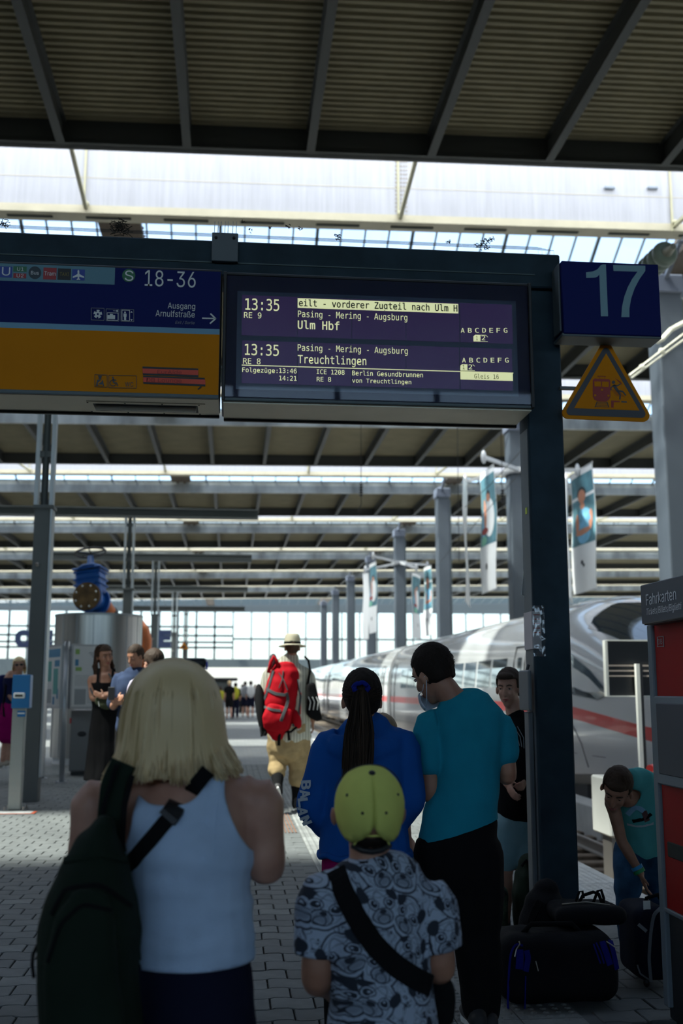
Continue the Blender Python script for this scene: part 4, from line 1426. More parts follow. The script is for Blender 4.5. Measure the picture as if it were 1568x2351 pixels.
# ================================================================== overhead banner groups
M_bw = mat('banner_white', (0.80, 0.81, 0.82), 0.7)
M_bt = mat('banner_teal', (0.09, 0.22, 0.27), 0.7, var=.4, vscale=1.5)
M_bsk = mat('banner_skin', (0.55, 0.24, 0.15), 0.7)
M_bb = mat('banner_blue', (0.18, 0.45, 0.65), 0.7, var=.2, vscale=3)
M_bk = mat('banner_black', (0.03, 0.04, 0.05), 0.7)
M_arm = mat('arm_grey', (0.45, 0.46, 0.48), 0.4, 0.3)
def banner(A, Bp, ztop, zbot, label, group, art=1, split=.62):
    """a cloth banner between ground points A (left) and Bp (right)"""
    A = Vector((A[0], A[1], 0)); Bp = Vector((Bp[0], Bp[1], 0))
    d = (Bp - A); w = d.length; d.normalize(); nrm = Vector((d.y, -d.x, 0))
    root = thing('banner', label, 'banner', (A.x, A.y, zbot), group=group)
    H_ = ztop - zbot
    def pt(u, v, o):
        bow = 0.05 * math.sin(v * math.pi * 2 + u) + 0.04 * math.sin(u * 5)
        p = A + d * (u * w) + nrm * (bow + o)
        return (p.x, p.y, zbot + v * H_)
    def sheet(u0, u1, v0, v1, o, nu=5, nv=14):
        mb = MB()
        for side_ in (o, -0.006 if o < .004 else o - .003):
            rg = [[pt(u0 + (u1 - u0) * i / nu, v0 + (v1 - v0) * j / nv, side_) for i in range(nu + 1)] for j in range(nv + 1)]
            mb.rings(rg, cap=False, closed=False)
        return mb
    def blob(cu, cv, ru, rv, o, name, m, n=16, rot=0):
        mb = MB(); P = []
        for k in range(n):
            a_ = 2 * math.pi * k / n
            x_, y_ = ru * math.cos(a_) * w, rv * math.sin(a_) * H_
            x_, y_ = x_ * math.cos(rot) - y_ * math.sin(rot), x_ * math.sin(rot) + y_ * math.cos(rot)
            P.append(pt(cu + x_ / w, cv + y_ / H_, o))
        mb.add(P + [pt(cu, cv, o)], [(i, (i + 1) % n, n) for i in range(n)])
        kid(mb, name, m, root)
    kid(sheet(0, 1, 0, 1, 0.0), 'cloth', M_bw, root, smooth=True)
    if art:
        kid(sheet(0.04, .98, 1 - split, .95, .008), 'print_field', M_bt, root, smooth=True)
    if art == 1:
        kid(sheet(.04, .98, .76, .785, .012), 'print_band', M_bw, root)
        blob(.55, .58, .30, .10, .016, 'print_torso', M_bb); blob(.55, .46, .24, .075, .015, 'print_torso', M_bb)
        blob(.30, .56, .075, .085, .019, 'print_arm', M_bsk, rot=.1); blob(.80, .57, .075, .08, .019, 'print_arm', M_bsk, rot=-.1)
        blob(.52, .485, .28, .026, .022, 'print_arm', M_bsk, rot=.06)
        blob(.5, .70, .085, .03, .018, 'print_neck', M_bsk)
        blob(.5, .795, .17, .06, .020, 'print_hair', M_bk); blob(.5, .775, .145, .055, .024, 'print_face', M_bsk)
        blob(.5, .235, .05, .02, .016, 'print_mark', M_bk, 6); blob(.56, .21, .04, .015, .016, 'print_mark', M_bk, 6)
    if art == 2:
        blob(.6, .6, .26, .16, .016, 'print_torso', M_bw, rot=.05)
        blob(.35, .64, .09, .13, .018, 'print_arm', M_bsk, rot=.12); blob(.55, .79, .11, .04, .02, 'print_hair', M_bk); blob(.55, .77, .1, .035, .022, 'print_face', M_bsk)
        blob(.28, .56, .14, .12, .014, 'print_cloth', M_bb); blob(.34, .50, .2, .03, .02, 'print_ball', mat('banner_red', (.3, .04, .03), .7))
        blob(.3, .42, .18, .04, .016, 'print_leg', mat('banner_green', (.2, .5, .35), .7))
        blob(.5, .2, .05, .03, .016, 'print_mark', M_bk, 6)
    kid(MB().bar(pt(-.02, 1.0, 0), pt(1.02, 1.0, 0), .05), 'top_rod', M_arm, root)
    kid(MB().bar(pt(-.02, 0.0, 0), pt(1.02, 0.0, 0), .04), 'bottom_rod', M_arm, root)
    return root
GB = 'banners hung around the tall columns'
def bpos(px, Y): 
    p = at(px, 1400, Y); return (p.x, Y)
zt1, zb1 = at(1125, 1078, 43).z, at(1125, 1356, 43).z
banner(bpos(1108, 44.4), bpos(1141, 42.0), zt1, zb1, 'tall banner with a sports figure left of the gantry post', GB, 2)
banner(bpos(1319, 46.5), bpos(1372, 43.5), at(1345, 1078, 45).z, at(1345, 1358, 45).z, 'tall banner showing a person with folded arms, right of the gantry post', GB, 1)
banner(bpos(1069, 43.0), bpos(1079, 46.5), at(1073, 1110, 44.5).z, at(1073, 1385, 44.5).z, 'narrow banner seen edge-on, leftmost of the large banners', GB, 0)
banner(bpos(1305, 42.0), bpos(1314, 45.5), at(1309, 1110, 43.5).z, at(1309, 1375, 43.5).z, 'banner seen edge-on close against the right edge of the gantry post', GB, 0)
banner(bpos(833, 76), bpos(846, 75.0), at(838, 1318, 76).z, at(838, 1468, 76).z, 'small pale banner in front of the fourth tall column', GB, 0)
banner(bpos(848, 75), bpos(864, 72.5), at(858, 1298, 75).z, at(858, 1455, 75).z, 'small bright banner right of the fourth tall column', GB, 2)
banner(bpos(947, 73), bpos(966, 75.0), at(955, 1318, 74).z, at(955, 1465, 74).z, 'small banner half white and half grey-blue, between two tall columns', GB, 2)
banner(bpos(974, 80), bpos(991, 77.5), at(982, 1298, 78).z, at(982, 1458, 78).z, 'small bright banner with an orange figure left of the third tall column', GB, 1)
def spider(col, xc, yc, z, ends):
    kid(MB().rbox((xc - .5, yc - .55, z - .12), (xc - .36, yc + .55, z + .12), .02, 1).rbox((xc + .36, yc - .55, z - .12), (xc + .5, yc + .55, z + .12), .02, 1).rbox((xc - .5, yc - .58, z - .12), (xc + .5, yc - .42, z + .12), .02, 1), 'collar', M_arm, col)
    for e in ends:
        kid(MB().bar((xc, yc - .5, z), e, .14).ell(e, (.12, .12, .3), n=10, m=6), 'banner_arm', M_arm, col)
cols_obj = [o for o in bpy.data.objects if o.name.startswith('hall_column')]
cols_obj.sort(key=lambda o: o.location.y)
z1 = at(1125, 1058, 43).z
e1 = [Vector((bpos(1118, 43.2)[0], 43.2, z1 + .2)), Vector((bpos(1337, 45)[0], 45, z1 + .1)), Vector((bpos(1074, 44.7)[0], 44.7, at(1073, 1105, 44.7).z)), Vector((bpos(1309, 43.7)[0], 43.7, at(1309, 1105, 43.7).z))]
spider(cols_obj[1], 12.2, 45.2, z1, e1)
z2 = at(906, 1288, 76.8).z
e2 = [Vector((bpos(839, 75.5)[0], 75.5, z2 - .8)), Vector((bpos(857, 74)[0], 74, z2)), Vector((bpos(957, 74)[0], 74, z2 - .8)), Vector((bpos(982, 79)[0], 79, z2))]
spider(cols_obj[3], 12.2, 28.6 + 16.6 * 3, z2, e2)

# ================================================================== T-shaped supports on the left
M_tg = mat('support_grey_green', (0.08, 0.09, 0.09), 0.5, var=.08, vscale=2)
M_tgl2 = mat('support_light_edge', (0.36, 0.39, 0.41), 0.35, 0.3)  # pale steel of bars and rims, also painted on the column's lit side
tlab = ['thick grey column with twin bars and a dark pipe, behind the blue dispenser', 'grey T-shaped support rising behind the steel drum',
        'grey T-shaped support right of the steel drum', 'farther grey T-shaped support beyond the drum', 'farthest grey T-shaped support on the left']
tsrc = None
x0 = at(48, 1841, 14.3).x; x1 = at(85, 1841, 14.3).x
for k, (yy, xx) in enumerate(((14.3, 0), (26.2, at(288, 1500, 26.2).x), (35.3, at(352, 1500, 35.3).x), (46.5, at(398, 1500, 46.5).x), (58.0, at(425, 1500, 58).x))):
    xm = (x0 + x1) / 2 if k == 0 else xx
    if tsrc is None:
        r = thing('sign_support', tlab[0], 'support', (xm, yy, 0), group='T-shaped grey supports')
        w = (x1 - x0) / 2
        parts = []
        parts.append(MB().rbox((-w, 0, 0), (w, .24, 3.76), .006, 1).build('column', M_tg, r))
        parts.append(MB().rbox((w, .01, 0.3), (w + .03, .23, 3.78), .004, 1).build('lit_side_strip', M_tgl2, r))  # pale strip paints the lit right side of the column
        parts.append(MB().rbox((-w - .02, -.02, 3.74), (w + .05, .26, 3.79), .004, 1).build('cap', M_tg, r))
        for sx in (-w + .0, w + .0):
            parts.append(MB().box((sx - .025, .05, 3.78), (sx + .025, .19, 5.55)).build('bar', M_tgl2, r))
        parts.append(MB().tube([(0, .12, 3.78), (0, .12, 5.5)], .045, 10).build('pipe', mat('pipe_dark', (.05, .06, .06), .5), r))
        for z_ in (4.45, 5.3):
            parts.append(MB().box((-w, .08, z_), (w, .16, z_ + .08)).build('cross_tie', M_tg, r))
        parts.append(MB().box((-3.3, .02, 5.52), (3.1, .22, 5.56)).box((-3.3, .1, 5.56), (3.1, .14, 5.72)).box((-3.3, .02, 5.72), (3.1, .22, 5.76)).build('crossbeam', M_tgl2 if False else M_tg, r))
        parts.append(MB().ell((-.03, -.005, 3.0), (.03, .02, .03), n=8, m=6).build('bolt', M_rail, r))
        tsrc = (r, parts)
    else:
        r = tsrc[0].copy(); COL.objects.link(r); r.location = (xm, yy, 0); r['label'] = tlab[k]
        for p_ in tsrc[1]:
            o = p_.copy(); COL.objects.link(o); o.parent = r

# ================================================================== hand sanitiser dispenser
hx, hy = -2.66, 13.3
hs = thing('hand_sanitiser_stand', 'blue hand sanitiser dispenser on a pale grey post', 'dispenser', (hx, hy, 0))
M_hp = mat('dispenser_post', (0.34, 0.36, 0.33), 0.5)
M_hb = mat('dispenser_blue', (0.012, 0.17, 0.42), 0.35)
zb = at(50, 1626, hy).z; zt = at(50, 1549, hy).z
xa, xb = at(31, 1590, hy).x, at(72, 1590, hy).x
pa, pb = at(20, 1800, hy).x, at(49, 1800, hy).x
kid(MB().rbox((pa, hy, .012), (pb, hy + .13, zb + .05), .008, 1), 'post', M_hp, hs)
kid(MB().rbox((xa, hy - .10, zb), (xb, hy + .08, zt), .012, 2), 'dispenser_box', M_hb, hs)
zn = at(50, 1597, hy).z
kid(MB().rbox((xa + .03, hy - .16, zn - .03), (xb - .05, hy - .09, zn + .035), .01, 1), 'lever', M_sgw, hs)
kid(MB().box((xa + .05, hy - .163, zn - .012), (xb - .07, hy - .159, zn + .012)), 'lever_slot', M_slot, hs)
kid(MB().box((pa + .06, hy - .003, zb - .10), (pb + .01, hy, zb - .03)), 'label_plate', M_hb, hs)
kid(MB().box((pa + .065, hy - .005, zb - .068), (pb, hy - .003, zb - .05)), 'label_print', M_sgw, hs)
kid(MB().rbox((pa - .05, hy - .06, 0.0), (pb + .06, hy + .2, .012), .003, 1), 'foot_plate', M_tg, hs)
for px_, py_ in ((pa - .03, hy - .03), (pb + .04, hy - .03), (pa - .03, hy + .17), (pb + .04, hy + .17)):
    kid(MB().tube([(px_, py_, .012), (px_, py_, .05)], .012, 6), 'bolt', M_rail, hs)
pv = thing('cover_slab', 'pale slab with an orange painted outline under the dispenser', 'slab', (hx, hy, 0))
kid(MB().rbox((pa - .45, hy - .28, .0), (pb + .17, hy - .07, .006), .002, 1), 'slab', M_edge, pv)
M_or = mat('orange_marking', (.75, .12, .03), .6)
kid(MB().box((pa - .45, hy - .31, .0), (pb + .21, hy - .285, .004)), 'painted_line', M_or, pv)
kid(MB().box((pb + .175, hy - .285, .0), (pb + .21, hy - .07, .004)), 'painted_line', M_or, pv)

# ================================================================== steel drum with valve and pipes
M_drum = mat('brushed_steel_drum', (0.50, 0.50, 0.49), 0.30, 0.85, var=.25, vscale=2.2, stretch=(3, 3, .05))
dcx, dcy = at(225, 1500, 21.8).x, 21.8
dr = thing('steel_drum', 'big round brushed steel drum carrying the blue valve', 'drum', (dcx, dcy, 0))
rad = (at(325, 1500, 21.8).x - at(125, 1500, 21.8).x) / 2
ztop = at(225, 1408, 21.0).z
kid(MB().cyl((dcx, dcy), rad, 0.12, ztop, 48), 'shell', M_drum, dr, True); shade_auto(dr.children[0], 40)
kid(MB().cyl((dcx, dcy), rad - .06, 0.0, .12, 48), 'plinth', M_bw, dr)
kid(MB().cyl((dcx, dcy), rad + .012, ztop - .03, ztop + .012, 48), 'rim', M_tgl2, dr)
for k in range(9):
    a_ = -math.pi + k * math.pi / 8
    kid(MB().bar((dcx + (rad + .002) * math.cos(a_), dcy + (rad + .002) * math.sin(a_), .13), (dcx + (rad + .002) * math.cos(a_), dcy + (rad + .002) * math.sin(a_), ztop), .012), 'seam', M_tgl2, dr)
vv = thing('pipe_valve', 'blue gate valve with black handwheel and rusty end cover above the drum', 'valve', (dcx - .1, 20.9, ztop))
M_vb = mat('valve_blue', (0.01, 0.11, 0.42), 0.35)
M_rust = mat('rusty_cover', (0.16, 0.09, 0.03), 0.7, var=.5, vscale=6)
vc = at(200, 1370, 20.9); vr = .27
T_ = Matrix.Translation(vc) @ Euler((R(-8), R(-7), R(-16))).to_matrix().to_4x4()
def vk(mb, name, m, label=None, sm=False):
    mb.xf(T_); return kid(mb, name, m, vv, sm, label)
def ydisc(r, y0, y1, n=36):
    return MB().rings([[(r * math.cos(2 * math.pi * k / n), y, r * math.sin(2 * math.pi * k / n)) for k in range(n)] for y in (y0, y1)])
vk(ydisc(vr, -.05, 0), 'end_cover', M_rust)
vk(ydisc(vr + .015, .003, .07), 'flange', M_vb)
vk(ydisc(vr * .75, .07, .40), 'body', M_vb)
vk(ydisc(vr + .01, .40, .47), 'flange', M_vb)
for k in range(8):
    a_ = k * math.pi / 4 + .3
    vk(MB().ell((.215 * math.cos(a_), -.06, .215 * math.sin(a_)), (.022, .018, .022), n=8, m=6), 'bolt', mat('bolt_bright', (.6, .6, .58), .3, .7))
vk(MB().rbox((-.26, .03, .1), (.24, .40, .52), .05, 2), 'bonnet', M_vb)
for z_ in (.24, .36, .50): vk(MB().rbox((-.29, 0.0, z_), (.27, .43, z_ + .035), .015, 1), 'rib', M_vb)
vk(MB().rbox((-.31, -.02, .56), (.29, .45, .60), .02, 1), 'bonnet_flange', M_vb)
vk(MB().rings([[(r_ * math.cos(k * math.pi / 8) * 1.0, .2 + r_ * math.sin(k * math.pi / 8), z_) for k in range(16)] for r_, z_ in ((.27, .6), (.2, .66), (.07, .70), (.055, .86))]), 'neck', M_vb, None, True)
vk(MB().tube([(0, .2, .84), (0, .2, .95)], .022, 8), 'stem', M_black)
wh = MB(); pts_ = [(.29 * math.cos(2 * math.pi * k / 28), .2 + .29 * math.sin(2 * math.pi * k / 28), .93 + .02 * math.cos(2 * math.pi * k / 28)) for k in range(29)]
wh.tube(pts_, .02, 8, cap=False)
for k in range(5):
    a_ = k * 2 * math.pi / 5
    wh.tube([(0, .2, .91), (.28 * math.cos(a_), .2 + .28 * math.sin(a_), .93)], .015, 6)
vk(wh, 'handwheel', M_black)
M_pipe = mat('orange_pipe', (0.62, 0.17, 0.05), 0.4, var=.15, vscale=3)
op = thing('orange_pipe', 'thick orange pipe running from the valve down into the drum', 'pipe', (dcx, 21.2, ztop))
p0 = T_ @ Vector((0, .47, 0))
kid(MB().tube([p0, p0 + Vector((.12, .15, -.10)), p0 + Vector((.25, .35, -.32)), (dcx + .28, 21.9, ztop - .3)], .17, 20), 'tube', M_pipe, op, True)
kid(MB().tube([p0 + Vector((.19, .24, -.19)), p0 + Vector((.22, .29, -.25))], .185, 20), 'collar', M_black, op)
o2 = thing('orange_pipe', 'short orange pipe bend standing right of the steel drum', 'pipe', (at(334, 1480, 24).x, 24, 0))
q = at(334, 1470, 24)
kid(MB().tube([(q.x, 24, 0), (q.x, 24, q.z), (q.x - .05, 24, q.z + .2), (q.x - .2, 24, q.z + .38)], .14, 16), 'tube', M_pipe, o2, True)
kid(MB().tube([(q.x, 24, q.z - .35), (q.x, 24, q.z - .28)], .17, 16), 'collar', M_black, o2)

# ================================================================== poster stands
M_al = mat('aluminium_frame', (0.42, 0.44, 0.46), 0.35, 0.6)
M_post = mat('poster_white', (0.62, 0.63, 0.62), 0.7)
yp = 17.3
ps = thing('poster_stand', 'two-sided poster stand on round grey poles in front of the drum', 'poster stand', (at(145, 1700, yp).x, yp, 0))
pL, pM = at(99, 1700, 18.0), at(145, 1700, yp)
pRx = at(232, 1700, 17.8)
for P_, y_ in ((pL, 18.0), (pM, yp)):
    kid(MB().tube([(P_.x, y_, 0), (P_.x, y_, at(140, 1472, yp).z)], .042, 14), 'pole', M_al, ps, True)
    kid(MB().cyl((P_.x, y_), .09, 0, .012, 16), 'foot_disc', M_al, ps)
def panel(A, Bq, z0, z1, name, root, arts):
    A = Vector(A); Bq = Vector(Bq); d = Bq - A; w = d.length; d.normalize(); n_ = Vector((d.y, -d.x, 0))
    def bx(u0, u1, v0, v1, o0, o1, nm, m):
        c = []
        for o_ in (o0, o1):
            for (u, v) in ((u0, v0), (u1, v0), (u1, v1), (u0, v1)):
                p = A + d * (u * w) + n_ * o_
                c.append((p.x, p.y, z0 + v * (z1 - z0)))
        kid(MB().add(c, [(0, 1, 2, 3), (7, 6, 5, 4), (0, 4, 5, 1), (1, 5, 6, 2), (2, 6, 7, 3), (3, 7, 4, 0)]), nm, m, root)
    bx(0, 1, 0, 1, -.03, .03, 'panel_case', M_al)
    bx(.04, .96, .03, .97, .03, .034, 'poster', M_post)
    for (u0, u1, v0, v1, m) in arts: bx(u0, u1, v0, v1, .034, .037, 'poster_print', m)
zp0, zp1 = at(145, 1627, yp).z, at(145, 1478, yp).z
M_pb = mat('print_blue', (.06, .22, .38), .6); M_pt = mat('print_teal', (.10, .35, .32), .6); M_pg = mat('print_grey', (.3, .32, .33), .6); M_pgr = mat('print_green', (.25, .42, .12), .6)
panel((pL.x + .04, 18.0, 0), (pM.x - .04, yp, 0), zp0, zp1, 'left', ps,
      [(.1, .9, .80, .93, M_pb), (.12, .35, .42, .74, M_pt), (.5, .8, .22, .62, M_pt), (.55, .88, .65, .75, M_pb), (.1, .4, .08, .30, M_pg), (.5, .62, .06, .18, M_pb), (.75, .85, .15, .3, M_pb)])
panel((pM.x + .06, yp + .02, 0), (pRx.x, 17.75, 0), zp0, zp1, 'right', ps,
      [(.10, .22, .84, .92, M_pgr), (.10, .2, .66, .76, M_pb), (.12, .3, .58, .64, M_pgr), (.5, .9, .86, .875, M_pg), (.55, .9, .83, .845, M_pg), (.6, .9, .80, .815, M_pg)] +
      [(.12, .88, .50 - .028 * k, .507 - .028 * k, M_pg) for k in range(6)] + [(.12, .45, .06, .30, M_pg)] + [(.5, .88, .30 - .03 * k, .308 - .03 * k, M_pg) for k in range(8)])
# grey waste cabinet
yk = 18.6
wc = thing('waste_cabinet', 'grey metal waste cabinet with a dark slot beneath the posters', 'cabinet', (at(180, 1765, yk).x, yk, 0))
ka, kb2 = at(160, 1700, yk).x, at(232, 1700, yk).x
kz = at(180, 1630, yk).z
kid(MB().rbox((ka, yk, .06), (kb2, yk + .5, kz), .02, 2), 'body', mat('cabinet_grey', (.20, .195, .19), .5), wc)
kid(MB().box((ka + .03, yk + .03, 0), (kb2 - .03, yk + .47, .06)), 'plinth', M_black, wc)
p = at(188, 1685, yk)
kid(MB().ell((p.x, yk, p.z), (.075, .02, .045), n=14, m=6), 'slot', M_black, wc)
p = at(161.5, 1655, yk)
kid(MB().rbox((p.x - .01, yk - .012, p.z - .045), (p.x + .015, yk, p.z + .045), .004, 1), 'red_tag', M_tst, wc)

# ================================================================== buffer stop, board on a pole
M_bs = mat('buffer_white', (0.62, 0.62, 0.58), 0.6)
bs = thing('buffer_stop', 'white buffer stop block with a red lamp at the end of the empty track', 'buffer stop', (4.5, 12.2, -.98))
kid(MB().rbox((4.20, 12.0, -.22), (5.10, 12.6, .42), .02, 1), 'block', M_bs, bs)
for x_ in (4.25, 4.9): kid(MB().box((x_, 12.1, -.98), (x_ + .15, 12.4, -.22)), 'leg', M_rail, bs)
q = at(1492, 1765, 12.1)
kid(MB().tube([(q.x, 12.1, q.z), (q.x + .08, 12.2, q.z)], .045, 12), 'lamp', mat('lamp_red', (.5, .02, .02), .3), bs)
kid(MB().tube([(q.x, 12.15, q.z), (q.x, 12.15, .4)], .012, 6), 'lamp_stem', M_rail, bs)
bp = thing('board_on_pole', 'dark square board with a bright white edge on a pale pole, by the train nose', 'board', (5.0, 12.4, .42))
a, b = at(1391, 1472, 12.5), at(1391, 1597, 12.5)
bx1 = at(1515, 1500, 12.5).x
kid(MB().box((a.x, 12.48, b.z), (bx1, 12.52, a.z)), 'board', M_black, bp)
M_wf = mat('board_white_edge', (.75, .75, .70), .5)
kid(MB().box((a.x - .03, 12.45, b.z - .01), (a.x, 12.54, a.z + .01)), 'edge', M_wf, bp)
kid(MB().box((a.x, 12.45, a.z), (bx1, 12.54, a.z + .015)), 'edge', M_wf, bp)
kid(MB().box((a.x, 12.45, b.z - .015), (bx1, 12.54, b.z)), 'edge', M_wf, bp)
for py in (1528, 1540, 1552):
    z_ = at(1400, py, 12.45).z
    kid(MB().bar((a.x, 12.46, z_), (bx1, 12.46, z_), .02, .016), 'rail_bar', mat('rail_pink', (.5, .42, .36), .6), bp)
px0, px1 = at(1462, 1600, 12.4).x, at(1470, 1600, 12.4).x
kid(MB().box((px0, 12.38, .42 - .0), (px1, 12.44, at(1465, 1524, 12.4).z)), 'pole', M_wf, bp)
kid(MB().box((px1, 12.38, .42), (px1 + .035, 12.46, at(1465, 1526, 12.4).z)), 'pole_shade_side', M_black, bp, label='black strip painting the shaded side of the pole')  # shade on this side of the pole is painted black

# ================================================================== ticket machine
M_tmr = mat('ticket_machine_red', (0.42, 0.004, 0.005), 0.5, spec=.2)
M_tmg = mat('ticket_machine_grey', (0.22, 0.27, 0.31), 0.4)
M_tmh = mat('ticket_header_slate', (0.055, 0.07, 0.095), 0.4)
M_tmb = mat('ticket_base_dark', (0.02, 0.022, 0.025), 0.6)
tm_ = thing('ticket_machine', 'tall red ticket machine with a slate header, cut by the right edge', 'ticket machine', (2.2, 4.3, 0))
XF = 1.90
kid(MB().rbox((XF, 3.5, .46), (2.6, 4.74, 1.69), .004, 1), 'body', M_tmr, tm_)
kid(MB().rbox((XF - .012, 4.745, .05), (2.6, 4.80, 1.69), .006, 1), 'corner_post', M_tmg, tm_)
kid(MB().rbox((XF - .01, 3.5, .445), (2.6, 4.80, .465), .004, 1), 'sill', M_tmg, tm_)
kid(MB().rbox((XF + .01, 3.5, .0), (2.6, 4.79, .445), .006, 1), 'base', M_tmb, tm_)
kid(MB().rbox((1.83, 3.4, 1.688), (2.62, 4.705, 1.862), .004, 1), 'header', M_tmh, tm_)
kid(MB().box((1.84, 3.4, 1.683), (2.62, 4.70, 1.688)), 'header_underside', M_black, tm_)
rX = (math.pi / 2, 0, -math.pi / 2)
M_tmt = mat('header_print', (.80, .84, .86), .5)
def txx(s, px0, py, px1, cap, X, m, shear=0, bold=0, name='lettering'):
    p = atx(px0, py, X); q = atx(px1, py, X); t = atx(px0, py - cap, X)
    return text(s, name, m, tm_, p, t.z - p.z, abs(p.y - q.y), rot=rX, shear=shear, bold=bold)
txx('Fahrkarten', 1483.5, 1390, 1553, 25, 1.827, M_tmt)
txx('Tickets/Billets/Biglietti', 1484.5, 1412.5, 1565.5, 15, 1.827, M_tmt, shear=.2)
def xrect(px0, py0, px1, py1, name, m, X, t=.002):
    a = atx(px0, py0, X); b = atx(px1, py0, X); c = atx(px0, py1, X)
    return kid(MB().box((X, min(a.y, b.y), min(a.z, c.z)), (X + t, max(a.y, b.y), max(a.z, c.z))), name, m, tm_)
M_lg = mat('logo_pale', (.42, .36, .36), .5)
for (u0, v0, u1, v1) in ((1508, 1462, 1523, 1463.4), (1508, 1484.5, 1523, 1486), (1508, 1462, 1509.4, 1486), (1521.8, 1462, 1523, 1486)):
    xrect(u0, v0, u1, v1, 'logo_frame', M_lg, XF - .003)
txx('DB', 1510.6, 1479.5, 1520.6, 12.5, XF - .004, M_lg, bold=.02)
# screen recess, frame and slot
a = atx(1514.5, 1598, XF); c = atx(1527, 1800, XF)
kid(MB().rbox((XF - .03, 3.6, c.z - .0), (XF + .02, a.y, a.z), .006, 1), 'screen_frame', M_tmg, tm_)
kid(MB().rbox((XF - .035, 3.6, c.z + .045), (XF - .02, a.y - .035, a.z - .03), .004, 1), 'screen_panel', M_tmh, tm_)
s0 = atx(1533, 1931, XF); s1_ = atx(1533, 1966, XF)
kid(MB().rbox((XF - .004, 3.9, s1_.z), (XF + .01, s0.y, s0.z), .004, 1), 'ticket_slot', M_slot, tm_)

# ================================================================== insulators, wires and small signs
M_ins = mat('insulator_grey_green', (.20, .25, .21), .35)
ig = thing('line_insulator', 'big ribbed grey-green insulator at the top right corner', 'insulator', at(1520, 590, 16))
A_, B_ = at(1484, 622, 16), at(1532, 578, 15.2)
d = B_ - A_
pr = []
for k in range(25):
    t_ = k / 24
    pr.append((A_ + d * t_, .13 + .07 * abs(math.sin(t_ * math.pi * 4)) ** .6))
kid(MB().tube([p for p, _ in pr], [r_ for _, r_ in pr], 18), 'ribbed_body', M_ins, ig, True)
e = B_ + d.normalized() * .22
kid(MB().tube([B_, e], [.09, .05], 12), 'end_cap', mat('cap_metal', (.35, .34, .28), .4, .5), ig)
kid(MB().tube([e, e + (at(1568, 545, 14.5) - e) * 1.6], .012, 6), 'stay_wire', M_arm, ig)
kid(MB().tube([A_, at(1380, 720, 18)], .012, 6), 'stay_wire', M_arm, ig)
ca = thing('catenary_arm', 'cream twin tube arm reaching from the right edge column', 'arm', at(1535, 780, 28))
M_ca = mat('arm_cream', (.62, .60, .48), .4)
kid(MB().tube([at(1508, 785, 27.5), at(1520, 779, 27.5), at(1540, 757, 27.6), at(1568, 742, 27.7), at(1600, 725, 27.8)], .07, 8), 'upper_tube', M_ca, ca)
kid(MB().tube([at(1445, 862, 28), at(1568, 768, 28), at(1600, 745, 28)], .035, 6), 'lower_tube', M_ca, ca)
kid(MB().tube([at(1449, 868, 28), at(1568, 781, 28), at(1600, 758, 28)], .035, 6), 'lower_tube', M_ca, ca)
for px, py in ((1474, 843), (1519, 806)): kid(MB().ell(at(px, py, 28), (.09, .06, .09), n=8, m=6), 'clamp', M_ca, ca)
for i, (px, y0_, y1_, Y_, lb) in enumerate(((829, 1098, 1158, 37, 'dark hanging insulator below the departure board'), (1153, 1110, 1175, 37.5, 'dark hanging insulator beside the left sports banner'))):
    h = thing('hanging_insulator', lb, 'insulator', at(px, y1_, Y_))
    a, b = at(px, y0_, Y_), at(px, y1_, Y_)
    m_ = MB()
    n_ = 5
    for k in range(n_):
        z_ = a.z + (b.z - a.z) * (.25 + .5 * k / n_)
        m_.rings([[(a.x + r_ * math.cos(j * math.pi / 5), Y_ + r_ * math.sin(j * math.pi / 5), z_ + dz) for j in range(10)] for r_, dz in ((.02, .05), (.09, .0), (.03, -.03))])
    kid(m_, 'discs', M_black, h)
    kid(MB().tube([(a.x, Y_, b.z), (a.x, Y_, a.z), (a.x, Y_, 13.45)], .012, 5), 'rod', M_black, h)
    kid(MB().tube([(a.x, Y_, b.z), (a.x - .12, Y_, b.z - .25)], .015, 5), 'hook', M_black, h)
for i, (p_, q_, lb) in enumerate((((1068, 1165, 40), (1210, 1020, 30), 'thin overhead wire sloping up to the gantry post'), ((1048, 830, 37), (1054, 1290, 37), 'thin wire hanging in front of the third column'),
                                  ((1000, 1300, 60), (1215, 1060, 32), 'long slack overhead wire behind the left sports banner'))):
    w_ = MB().tube([at(*p_), (at(*p_) + at(*q_)) / 2 - Vector((0, 0, .1)), at(*q_)], .012, 5).build('overhead_wire', M_black)
    tag(w_, lb, 'wire')
# small distant signs
sa = thing('section_sign', 'small blue platform section sign with the letter A', 'sign', at(466, 1545, 45))
a, b = at(457, 1519, 45), at(477, 1538, 45)
kid(MB().box((a.x, 45, b.z), (b.x, 45.08, a.z)), 'panel', M_navy, sa)
p = at(461, 1535, 44.98)
text('A', 'lettering', M_sgw, sa, p, at(461, 1523, 44.98).z - p.z, .2)
kid(MB().tube([((a.x + b.x) / 2, 45.1, b.z - 2.2), ((a.x + b.x) / 2, 45.1, a.z)], .03, 6), 'pole', M_tg, sa)
sw = thing('warning_sign', 'tiny distant orange warning triangle above the crowd', 'sign', at(422, 1490, 40))
poly([(422, 1474), (433, 1491), (411, 1490)], 'plate', M_orange, sw, Y=40, dy=0, t=.03)
poly([(422, 1480), (427, 1488), (417, 1487.5)], 'pictogram', M_sgb, sw, Y=40, dy=.01)
p = at(422, 1490, 40.05)
kid(MB().tube([(p.x, 40.05, p.z + .1), (p.x, 40.05, 0)], .04, 6), 'pole', M_tg, sw)
kk = thing('platform_kiosk', 'dark low kiosk on the platform behind the distant walkers', 'kiosk', at(505, 1600, 75))
a, b = at(488, 1556, 75), at(545, 1600, 75)
kid(MB().rbox((a.x, 75, 0), (b.x - .4, 78, a.z - .2), .05, 1), 'body', M_tg, kk)
